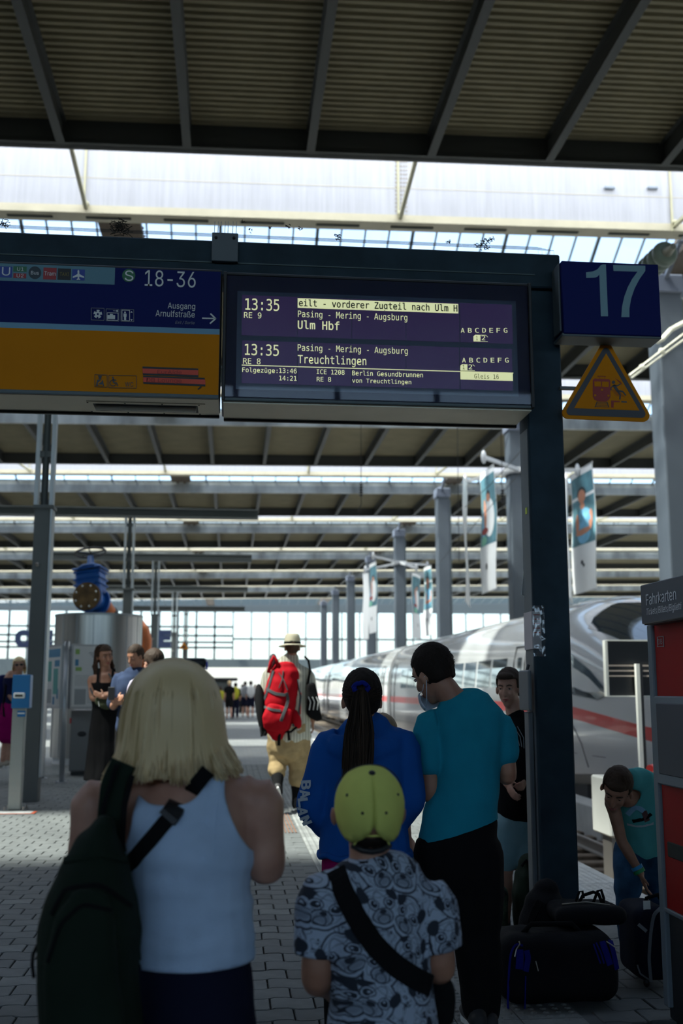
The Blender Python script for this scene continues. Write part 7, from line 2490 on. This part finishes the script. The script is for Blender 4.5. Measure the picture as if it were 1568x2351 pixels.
# red rucksack on one shoulder
M_rr = cloth('red_nylon', (.36, .003, .010), sc=200, rough=.6); M_rg = cloth('grey_webbing', (.07, .075, .08))
rk2 = thing('rucksack', 'bright red rucksack hanging off the left shoulder of the man in the straw hat', 'backpack', f.P(640, 1690, -.25))
Yk = f.Y - .30
rws = [(622, 652, 1690, .06), (605, 668, 1672, .10), (600, 676, 1645, .13), (605, 680, 1610, .14), (612, 686, 1575, .13), (620, 688, 1545, .10), (628, 680, 1530, .06)]
mb = MB(); mb.chain([(at(a, y, Yk) + at(b, y, Yk)) / 2 for a, b, y, r in rws], [((at(b, y, Yk) - at(a, y, Yk)).length / 2, r) for a, b, y, r in rws], n=24, sub=4)
me = remesh(mb, .014, 2); fold(me, .012, (8, 8, 6), 1.0); rb = put(me, 'bag_body', M_rr, rk2)
mb = MB(); mb.chain([at(634, 1672, Yk - .13), at(636, 1650, Yk - .15), at(642, 1625, Yk - .14)], [(.14, .04), (.17, .05), (.15, .03)], n=18, sub=3)
me = remesh(mb, .012, 2); fold(me, .008, (9, 9, 9), 3.0); fp = put(me, 'front_pocket', M_rr, rk2)
bz = [bvh(rb), bvh(fp)]
for pth, w in (([(612, 1582), (632, 1593), (655, 1596)], .035), ([(604, 1622), (625, 1630), (645, 1632)], .03), ([(658, 1590), (662, 1610), (650, 1640), (645, 1656)], .035), ([(628, 1500 + 40), (618, 1575), (606, 1610)], .03), ([(650, 1540), (648, 1560), (640, 1580)], .012), ([(640, 1545), (652, 1562), (660, 1585)], .012)):
    strap(bz, pth, w, 'grey_strap', M_rg, rk2, Yk - .12, off=.006, t=.006, n=14)
for pth, r_, mm, nm in (([(640, 1532), (634, 1515), (629, 1507), (622, 1520), (616, 1545)], .020, M_rr, 'shoulder_strap'), ([(684, 1560), (690, 1600), (686, 1640), (672, 1668)], .014, M_rg, 'side_strap'), ([(690, 1590), (688, 1640)], .012, M_rr, 'side_strap'),
                        ([(605, 1680), (600, 1690), (597, 1668)], .010, M_strap, 'buckle_strap'), ([(610, 1678), (605, 1688), (598, 1690)], .010, M_strap, 'buckle_strap'), ([(632, 1660), (650, 1680), (668, 1680), (686, 1665)], .014, M_strap, 'hip_strap'), ([(642, 1675), (640, 1712)], .018, M_strap, 'hanging_strap'), ([(662, 1680), (664, 1700)], .016, M_strap, 'hanging_strap')):
    kid(MB().tube([at(a, b, Yk - .05) for a, b in pth], r_, 8), nm, mm, rk2, True)
kid(MB().ell(at(601, 1630, Yk + .02), (.07, .12, .30), Matrix.Rotation(R(-8), 3, 'Y'), n=14, m=10), 'side_pocket', M_blk, rk2, True)
kid(MB().ell(at(679, 1650, Yk - .02), (.06, .08, .12), Matrix.Rotation(R(-20), 3, 'Y'), n=12, m=8), 'side_pocket', M_rr, rk2, True)
kid(MB().ell(at(627, 1520, Yk + .08), (.05, .06, .10), n=12, m=8), 'strap_pad', M_rg, rk2, True)
bg2 = thing('shoulder_bag', 'black bag hanging at the right side of the man in the straw hat', 'bag', f.P(720, 1655, -.05))
Yb2 = f.Y - .12
pl = [(705, 1570), (722, 1566), (726, 1580), (733, 1620), (739, 1652), (728, 1656), (712, 1648), (704, 1640)]
mb = MB(); mb.prism([(at(a, b, Yb2).x, at(a, b, Yb2).z) for a, b in pl], Yb2 - .08, Yb2 + .10)
me = remesh(mb, .014, 3); fold(me, .008, (10, 10, 8), 2.0); put(me, 'bag_body', M_blk, bg2)
kid(MB().tube([at(706, 1572, Yb2), at(712, 1540, Yb2), at(708, 1516, Yb2 + .05), at(700, 1508, Yb2 + .12)], .014, 8), 'strap', M_strap, bg2, True)
for k in range(3): kid(MB().tube([at(708 + 9 * k, 1600, Yb2 - .10), at(713 + 9 * k, 1612, Yb2 - .11), at(710 + 9 * k, 1630, Yb2 - .10)], .005, 5), 'printed_curve', M_sgw, bg2)

# ---- woman in the long black dress
f = Fig('woman with long brown hair in a long black dress, arms crossed, by the poster stand', 240, 1486, 13.2, yaw=188, kw=1.02, hs=1.14)
f.side = Vector((1, 0, 0))
f.rows([(208, 280, 1705, .14), (207, 281, 1680, .15), (212, 276, 1650, .14), (215, 271, 1622, .12), (211, 276, 1598, .13), (206, 281, 1572, .12), (209, 278, 1553, .10), (226, 260, 1541, .06), (235, 251, 1534, .05)])
f.neck0 = f.P(243, 1542); f.head_c = f.P(241, 1484) - Vector((0, 0, .12)); f.head_r = (2, 4, 22)
f.J.update(SR=f.P(211, 1560), ER=f.P(214, 1603, -.08), WR=f.P(262, 1590, -.22), SL=f.P(276, 1560), EL=f.P(286, 1592, -.06), WL=f.P(238, 1600, -.24))
f.hand_dir['R'] = Vector((.8, .35, .1)); f.hand_dir['L'] = Vector((-.8, .25, .3)); f.curl = .25
f.J.update(HL=f.W(-.055, 0, .86), HR=f.W(.055, 0, .86), KL=f.W(-.06, .0, .48), KR=f.W(.06, .0, .48)); f.lr = [.075, .07, .06, .048, .05, .042, .034]
f.body(M_sk2, .008)
def dress_keep(p): return p.z < f.P(240, 1574).z + .03 or abs(abs(p.x - f.P(243, 1570).x) - .085) < .016
def skirt(mb):
    mb.chain([f.P(244, 1640), f.P(244, 1690), f.P(243, 1740), f.P(242, 1790)], [(.17, .14), (.21, .17), (.23, .19), (.255, .21)], n=24, sub=4, side=(1, 0, 0), round_ends=False)
f.garment('dress', M_blk, torso=(0, 7), inf=.012, vox=.010, folds=(.010, (10, 10, 2)), extra=skirt, keep=dress_keep)
for q in 'LR': f.shoe(q, M_shb)
f.hair_cap(M_hbrown, r=(.082, .100, .10), low=-.06)
H = f.headM(); pts = []
for i in range(420):
    sd_ = 1 if rs.random() < .72 else -1      # most of it falls over her right shoulder
    th = rs.uniform(.1, 1.3); st = Vector((sd_ * .085 * math.sin(th), rs.uniform(-.08, .02), .03 + .1 * math.cos(th)))
    e = Vector((sd_ * rs.uniform(.05, .10), rs.uniform(-.06, .07), rs.uniform(-.42, -.30)))
    mid = Vector((sd_ * rs.uniform(.085, .10), rs.uniform(-.08, .01), -.10))
    wv = rs.uniform(-.01, .01)
    pts.append([H @ (st.lerp(mid, t / 5) if t < 5 else mid.lerp(e, (t - 5) / 6) + Vector((wv * math.sin(t), 0, 0))) for t in range(12)])
strands(pts, .0035, [M_hbrown, M_hdark2, mat('hair_auburn', (.09, .04, .02), .45)], 'hair_strands', f.root.children[-1] if False else f.root, rs)
wb = thing('waist_bag', 'small olive waist bag worn by the woman in the black dress', 'bag', f.P(246, 1618, -.16))
mb = MB(); mb.chain([f.P(224, 1608, -.15), f.P(246, 1616, -.19), f.P(268, 1604, -.14)], [(.03, .05), (.05, .07), (.03, .05)], n=14, sub=4, side=(0, 1, 0))
me = remesh(mb, .009, 2); put(me, 'pouch', cloth('olive_cloth', (.06, .07, .04)), wb)
kid(MB().tube([f.P(224, 1606, -.14), f.P(212, 1592, -.12), f.P(207, 1580, -.08)], .012, 6), 'strap', M_rg, wb, True)
kid(MB().tube([f.P(266, 1602, -.14), f.P(262, 1570, -.16), f.P(252, 1550, -.10), f.P(246, 1543, -.02)], .012, 6), 'strap', M_rg, wb, True)
kid(MB().tube([f.P(226, 1610, -.20), f.P(228, 1622, -.20)], .006, 6), 'zip_pull', M_sgw, wb)

# ---- man in the slate blue T-shirt
f = Fig('man in a slate-blue T-shirt looking down beside the woman in the black dress', 312, 1482, 12.3, yaw=160, kw=1.10, hs=1.05)
f.side = Vector((1, 0, 0)); f.head_r = (22, 0, -20)
f.J['ER'] = f.W(.22, .02, 1.10); f.J['WR'] = f.W(.05, .26, 1.16); f.J['EL'] = f.W(-.22, .02, 1.10); f.J['WL'] = f.W(-.02, .27, 1.14)
f.body(M_sk2, .011); f.hair_cap(M_hdark2, low=-.05)
f.garment('t_shirt', cloth('slate_blue_cotton', (.03, .045, .09)), torso=(1, 8), arms=.9, inf=.02, flare=.015, vox=.013, folds=(.010, (7, 7, 6)))
f.garment('trousers', M_blk, torso=(0, 3), legs=1.95, inf=.01, leginf=.02, vox=.014)
for q in 'LR': f.shoe(q, M_shb)
kid(MB().rbox((f.J['WR'].x - .10, f.J['WR'].y - .10, f.J['WR'].z), (f.J['WR'].x - .03, f.J['WR'].y - .09, f.J['WR'].z + .14), .004, 1), 'phone', M_black, f.root)

# ---- brown-haired woman behind the blonde
f = Fig('brown-haired woman in a pale lilac top just behind the blonde woman\'s head', 352, 1492, 10.6, yaw=25, kw=1.02, hs=1.02)
f.side = Vector((1, 0, 0)); f.head_r = (8, 0, 20)
f.body(M_sk1, .011); f.garment('top', cloth('lilac_cotton', (.52, .48, .60)), torso=(1, 8), arms=.6, inf=.016, vox=.013)
f.garment('jeans', M_navyden, torso=(0, 3), legs=1.95, inf=.01, leginf=.014, vox=.014)
for q in 'LR': f.shoe(q, M_shw)
f.hair_cap(M_hdark2, r=(.09, .108, .102), low=-.2, extra=lambda mb: mb.chain([(0, -.05, 0), (0, -.075, -.10), (0, -.07, -.19)], [(.085, .06), (.08, .05), (.05, .03)], n=14, sub=3))

# ---- woman with the magenta shorts at the left edge
f = Fig('blonde woman with sunglasses, navy top and magenta shorts at the far left', 46, 1510, 17.6, yaw=175, kw=1.10, hs=1.05)
f.side = Vector((1, 0, 0))
f.rows([(2, 52, 1665, .16), (0, 54, 1645, .17), (6, 50, 1618, .15), (10, 50, 1590, .14), (8, 54, 1568, .13), (12, 52, 1552, .10), (30, 46, 1545, .06)])
f.neck0 = f.P(42, 1553); f.head_c = f.P(45, 1508) - Vector((0, 0, .13)); f.head_r = (0, 5, 15)
f.J.update(SR=f.P(16, 1560), ER=f.P(18, 1592, -.08), WR=f.P(34, 1612, -.2), SL=f.P(50, 1562), EL=f.P(56, 1590), WL=f.P(44, 1612, -.18), HR=f.P(14, 1660), HL=f.P(40, 1660), KR=f.P(14, 1700), KL=f.P(24, 1702), AR=f.P(6, 1752), AL=f.P(18, 1748))
f.body(M_sk1, .012, face=False)
f.garment('navy_top', cloth('navy_cotton', (.012, .014, .05)), torso=(1, 6), inf=.014, vox=.013, keep=lambda p: p.z < f.P(30, 1556).z)
f.garment('shorts', cloth('magenta_shorts', (.30, .004, .12)), torso=(0, 3), legs=.75, inf=.018, leginf=.05, vox=.014, folds=(.010, (7, 7, 7)))
for q in 'LR': f.shoe(q, mat('boot_beige', (.30, .27, .22), .8))
f.hair_cap(M_hblonde[0], r=(.094, .104, .102), low=-.14, extra=lambda mb: (mb.ell((.075, .0, -.05), (.03, .05, .09)), mb.ell((-.075, .0, -.05), (.03, .05, .09))))
H = f.headM()
g_ = MB()
for sx in (-1, 1): g_.ell((.032 * sx, .082, .004), (.026, .010, .019), n=12, m=8)
g_.tube([(-.085, .0, .008), (-.06, .07, .010), (0, .092, .008), (.06, .07, .010), (.085, 0, .008)], .004, 6)
g_.xf(H); kid(g_, 'sunglasses', M_black, f.root, True)
kid(MB().chain([(-.02, .084, -.066), (0, .092, -.066), (.02, .084, -.066)], [.003, .006, .003], n=8, sub=2).xf(H), 'mouth', M_lip, f.root, True)
pk = thing('rucksack', 'navy rucksack carried by the woman in magenta shorts at far left', 'backpack', f.P(-4, 1640, .05))
mb = MB(); mb.chain([f.P(-8, 1655, .1), f.P(-8, 1620, .1), f.P(0, 1580, .12), f.P(6, 1560, .12)], [(.13, .12), (.16, .14), (.14, .12), (.08, .08)], n=16, sub=3)
me = remesh(mb, .015, 2); put(me, 'bag_body', cloth('navy_nylon', (.015, .02, .10)), pk)
kid(MB().tube([f.P(10, 1556, .05), f.P(14, 1575, -.13), f.P(8, 1620, -.12), f.P(10, 1645, -.16)], .02, 6), 'strap', M_strap, pk, True)

# ---- distant walkers
def walker(label, px, crown, Y, top, bottom, hairm, yaw=0, bare=True, pack=None, kw=None, step=.12):
    f = Fig(label, px, crown, Y, yaw=yaw, kw=1.0, hs=1.0, group='people walking far down the platform')
    f.J['KL'] = f.W(-.095, step, .48); f.J['AL'] = f.W(-.10, step * .8, .075); f.J['KR'] = f.W(.095, -step * .2, .48); f.J['AR'] = f.W(.10, -step * 1.6, .10)
    f.body(M_sk1, .022, hands='', face=False)
    f.garment('top', top, torso=(1, 8), arms=.6 if not pack else .9, inf=.02, vox=.022, folds=None)
    f.garment('shorts' if bare else 'trousers', bottom, torso=(0, 3), legs=.7 if bare else 1.9, inf=.02, leginf=.03, vox=.022, folds=None)
    for q in 'LR': kid(MB().ell(f.J['A' + q] + f.fwd * .05 - Vector((0, 0, .03)), (.05, .13, .045), n=10, m=6), 'shoe', M_shw, f.root, True)
    kid(MB().ell(f.head_c + Vector((0, -.02, .03)), (.09, .105, .105), n=14, m=10), 'hair', hairm, f.root, True)
    if pack:
        c = f.W(0, -.22, 1.22)
        kid(MB().ell(c, (.19, .14, .30 * f.kz), n=14, m=10), 'backpack', pack, f.root, True)
    return f
M_yel = cloth('yellow_cotton', (.55, .52, .05)); M_gr = cloth('grey_cotton', (.25, .26, .28)); M_wh2 = cloth('white_cotton', (.7, .7, .7))
walker('distant walker in a yellow top left of the group', 506, 1577, 55, M_yel, M_gr, M_hbrown)
walker('distant walker with long fair hair and a black dress', 527, 1563, 52, M_blk, M_blk, M_hblonde[0])
walker('distant walker in black holding a yellow bag', 541, 1568, 53, M_blk, M_navyden, M_hdark, bare=False, pack=M_yel)
walker('distant walker in white with a big pale backpack and black hair', 563, 1565, 56, M_wh2, M_navyden, M_hdark, pack=M_gr)
walker('distant walker in grey with dark shorts, rightmost of the group', 576, 1564, 54, M_gr, M_navyden, M_hdark, pack=M_wh2)
walker('distant walker in black behind the big pale backpack', 557, 1572, 62, M_blk, M_blk, M_hdark, bare=False)
walker('tiny distant walker near the end of the train', 586, 1572, 80, M_gr, M_navyden, M_hbrown, bare=False)
su = thing('trolley_case', 'small dark trolley case pulled by the distant walkers', 'suitcase', onz(519, 1640))
q = onz(519, 1640)
kid(MB().rbox((q.x - .2, q.y - .15, .05), (q.x + .2, q.y + .15, .75), .05, 2), 'case', M_gr, su); kid(MB().tube([(q.x - .12, q.y, .75), (q.x - .12, q.y, 1.05), (q.x + .12, q.y, 1.05), (q.x + .12, q.y, .75)], .015, 6), 'handle', M_black, su)
for sx in (-.15, .15): kid(MB().ell((q.x + sx, q.y, .035), (.03, .035, .035), n=8, m=6), 'wheel', M_black, su)

# ================================================================== luggage by the post
M_bagb = cloth('black_nylon', (.009, .009, .011), sc=150, rough=.6)
M_bblue = cloth('blue_trim', (.010, .014, .20), rough=.5)
M_zip = mat('zip_metal', (.55, .52, .45), .35, .8)
def softbox(lo, hi, r=.05, vox=.010, amp=.010, seed=0.0, sc=(6, 6, 6), bulge=0.0):
    mb = MB().rbox(lo, hi, r, 4)
    me = remesh(mb, vox, 3)
    c = (Vector(lo) + Vector(hi)) / 2; h = (Vector(hi) - Vector(lo)) / 2
    for v in me.vertices:
        d = v.co - c; u = Vector((d.x / h.x, d.y / h.y, d.z / h.z))
        k = bulge * (1 - max(-1, min(1, u.z)) ** 2)
        v.co.x += d.x / max(abs(d.x), 1e-4) * k * (abs(u.x) ** 2) ; v.co.y += d.y / max(abs(d.y), 1e-4) * k * (abs(u.y) ** 2)
    fold(me, amp, sc, seed)
    return me
db_ = thing('duffel_bag', 'black duffel bag with bright blue end trims at the foot of the gantry post', 'bag', onz(1290, 2300))
Yd = 4.98
x0d, x1d = at(1158, 2250, Yd).x, at(1424, 2250, Yd).x
zt2 = at(1290, 2150, Yd).z
me = softbox((x0d, Yd, .004), (x1d, Yd + .32, zt2), .07, .010, .008, 1.0, bulge=.012)
do = put(me, 'bag_body', M_bagb, db_)
bd_ = [bvh(do)]
for pth, w in (([(1166, 2318), (1168, 2240), (1172, 2185), (1185, 2165), (1200, 2172)], .010), ([(1192, 2180), (1193, 2200), (1192, 2225)], .035), ([(1208, 2182), (1212, 2200), (1206, 2230)], .028), ([(1206, 2240), (1204, 2320)], .006),
               ([(1362, 2168), (1370, 2190), (1378, 2212)], .007), ([(1368, 2165), (1380, 2190), (1386, 2212)], .007), ([(1382, 2162), (1392, 2190), (1400, 2215)], .030), ([(1400, 2160), (1408, 2190), (1415, 2225)], .026)):
    strap(bd_, pth, w, 'blue_trim', M_bblue, db_, Yd, off=.003, t=.004, n=14)
for pth in ([(1180, 2195), (1184, 2178), (1192, 2166), (1190, 2160)], [(1390, 2160), (1402, 2168), (1414, 2176)], [(1228, 2205), (1234, 2228)]):
    kid(MB().tube([hit(bd_, a, b, Yd)[0] + Vector((0, -.012, 0)) for a, b in pth], .003, 6), 'zip_pull', M_zip, db_)
kid(MB().tube([(x0d + .12, Yd + .12, zt2 - .01), (x0d + .16, Yd + .12, zt2 + .03), (x1d - .18, Yd + .12, zt2 + .03), (x1d - .14, Yd + .12, zt2 - .01)], .012, 8), 'carry_handle', M_strap, db_, True)
tb = thing('travel_bag', 'black travel bag with looped handles on top of the blue-trimmed duffel bag', 'bag', at(1345, 2140, 5.25))
a, b = at(1262, 2075, 5.25), at(1424, 2150, 5.25)
me = softbox((a.x, 5.12, zt2 + .005), (b.x, 5.42, a.z), .07, .010, .012, 4.0); put(me, 'bag_body', M_bagb, tb)
for pth, r_ in (([(1325, 2080), (1338, 2056), (1362, 2048), (1374, 2052), (1384, 2078)], .008), ([(1360, 2078), (1372, 2046), (1380, 2043), (1386, 2062), (1385, 2080)], .007), ([(1322, 2070), (1330, 2047), (1337, 2046), (1340, 2062)], .006)):
    kid(MB().tube([at(x, y, 5.25) for x, y in pth], r_, 8), 'handle', M_strap, tb, True)
kid(MB().tube([at(1290, 2076, 5.2), at(1345, 2071, 5.2), at(1400, 2078, 5.2)], .004, 6), 'zip', M_zip, tb)
gb2 = thing('rucksack', 'dark green rucksack standing on the floor behind the gantry post', 'backpack', onz(1205, 2150))
Yg = 6.14
rws = [(1184, 1262, 2150, .12), (1180, 1266, 2110, .13), (1180, 1262, 2060, .13), (1182, 1255, 2010, .12), (1190, 1240, 1985, .08)]
mb = MB(); mb.chain([(at(a, y, Yg) + at(b, y, Yg)) / 2 for a, b, y, r in rws], [((at(b, y, Yg) - at(a, y, Yg)).length / 2, r) for a, b, y, r in rws], n=20, sub=4)
me = remesh(mb, .010, 2); fold(me, .012, (7, 7, 6), 8.0); put(me, 'bag_body', M_green, gb2)
kid(MB().tube([at(1198, 1988, Yg - .08), at(1208, 1974, Yg - .06), at(1218, 1988, Yg - .08)], .008, 8), 'grab_loop', M_strap, gb2, True)
bb3 = thing('rucksack', 'black rucksack leaning between the duffel bag and the gantry post', 'backpack', onz(1225, 2290))
Yb3 = 5.42
rws = [(1196, 1310, 2215, .11), (1188, 1316, 2170, .125), (1192, 1312, 2120, .12), (1205, 1300, 2075, .10), (1225, 1285, 2045, .06)]
mb = MB(); mb.chain([(at(a, y, Yb3) + at(b, y, Yb3)) / 2 for a, b, y, r in rws], [((at(b, y, Yb3) - at(a, y, Yb3)).length / 2, r) for a, b, y, r in rws], n=20, sub=4)
me = remesh(mb, .010, 2); fold(me, .010, (7, 7, 6), 3.0); bo3 = put(me, 'bag_body', M_bagb, bb3)
strap([bvh(bo3)], [(1240, 2070), (1222, 2110), (1212, 2160), (1206, 2200)], .035, 'shoulder_strap', M_strap, bb3, Yb3, off=.006, t=.010)
sc3 = thing('suitcase', 'dark navy soft suitcase with grey piping standing by the ticket machine', 'suitcase', onz(1490, 2265))
Ys = 5.22
a, b = at(1462, 2085, Ys), at(1552, 2262, Ys)
me = softbox((a.x, Ys, .03), (b.x, Ys + .30, a.z), .05, .009, .003, 2.0)
so_ = put(me, 'case', cloth('navy_luggage', (.008, .010, .022), rough=.6), sc3)
bs3 = [bvh(so_)]
strap(bs3, [(1520, 2082), (1500, 2100), (1493, 2140), (1489, 2200), (1494, 2255)], .016, 'grey_piping', mat('piping_grey', (.16, .17, .19), .5), sc3, Ys, off=.002, t=.005)
strap(bs3, [(1464, 2215), (1470, 2235), (1500, 2255)], .007, 'grey_piping', mat('piping_grey', (0, 0, 0)), sc3, Ys, off=.002, t=.004)
strap(bs3, [(1466, 2122), (1484, 2138)], .016, 'grey_tab', mat('piping_grey', (0, 0, 0)), sc3, Ys, off=.002, t=.006, n=6)
q = at(1484, 2078, Ys + .02)
kid(MB().box((q.x - .015, q.y, q.z - .03), (q.x + .02, q.y + .002, q.z + .02)), 'address_tag', M_sgw, sc3)
kid(MB().tube([at(1480, 2086, Ys + .1), at(1484, 2062, Ys + .1), at(1510, 2054, Ys + .1), at(1526, 2080, Ys + .1)], .010, 8), 'handle', M_strap, sc3, True)
for sx in (.05, .20): kid(MB().ell((a.x + sx, Ys + .05, .022), (.015, .022, .022), n=8, m=6), 'wheel', M_black, sc3)
cb = thing('camouflage_bag', 'small camouflage-pattern bag on the floor by the boy\'s trainers', 'bag', onz(1140, 2120))
q = at(1140, 2080, 6.15)
me = softbox((q.x - .07, 6.05, .0), (q.x + .05, 6.25, q.z + .12), .04, .010, .008, 7.0); put(me, 'bag_body', mat('camo', (.06, .08, .05), .9, var=.8, vscale=25), cb)
kid(MB().tube([(q.x - .04, 6.12, q.z + .11), (q.x - .01, 6.12, q.z + .16), (q.x + .03, 6.12, q.z + .11)], .006, 6), 'handle', M_strap, cb, True)
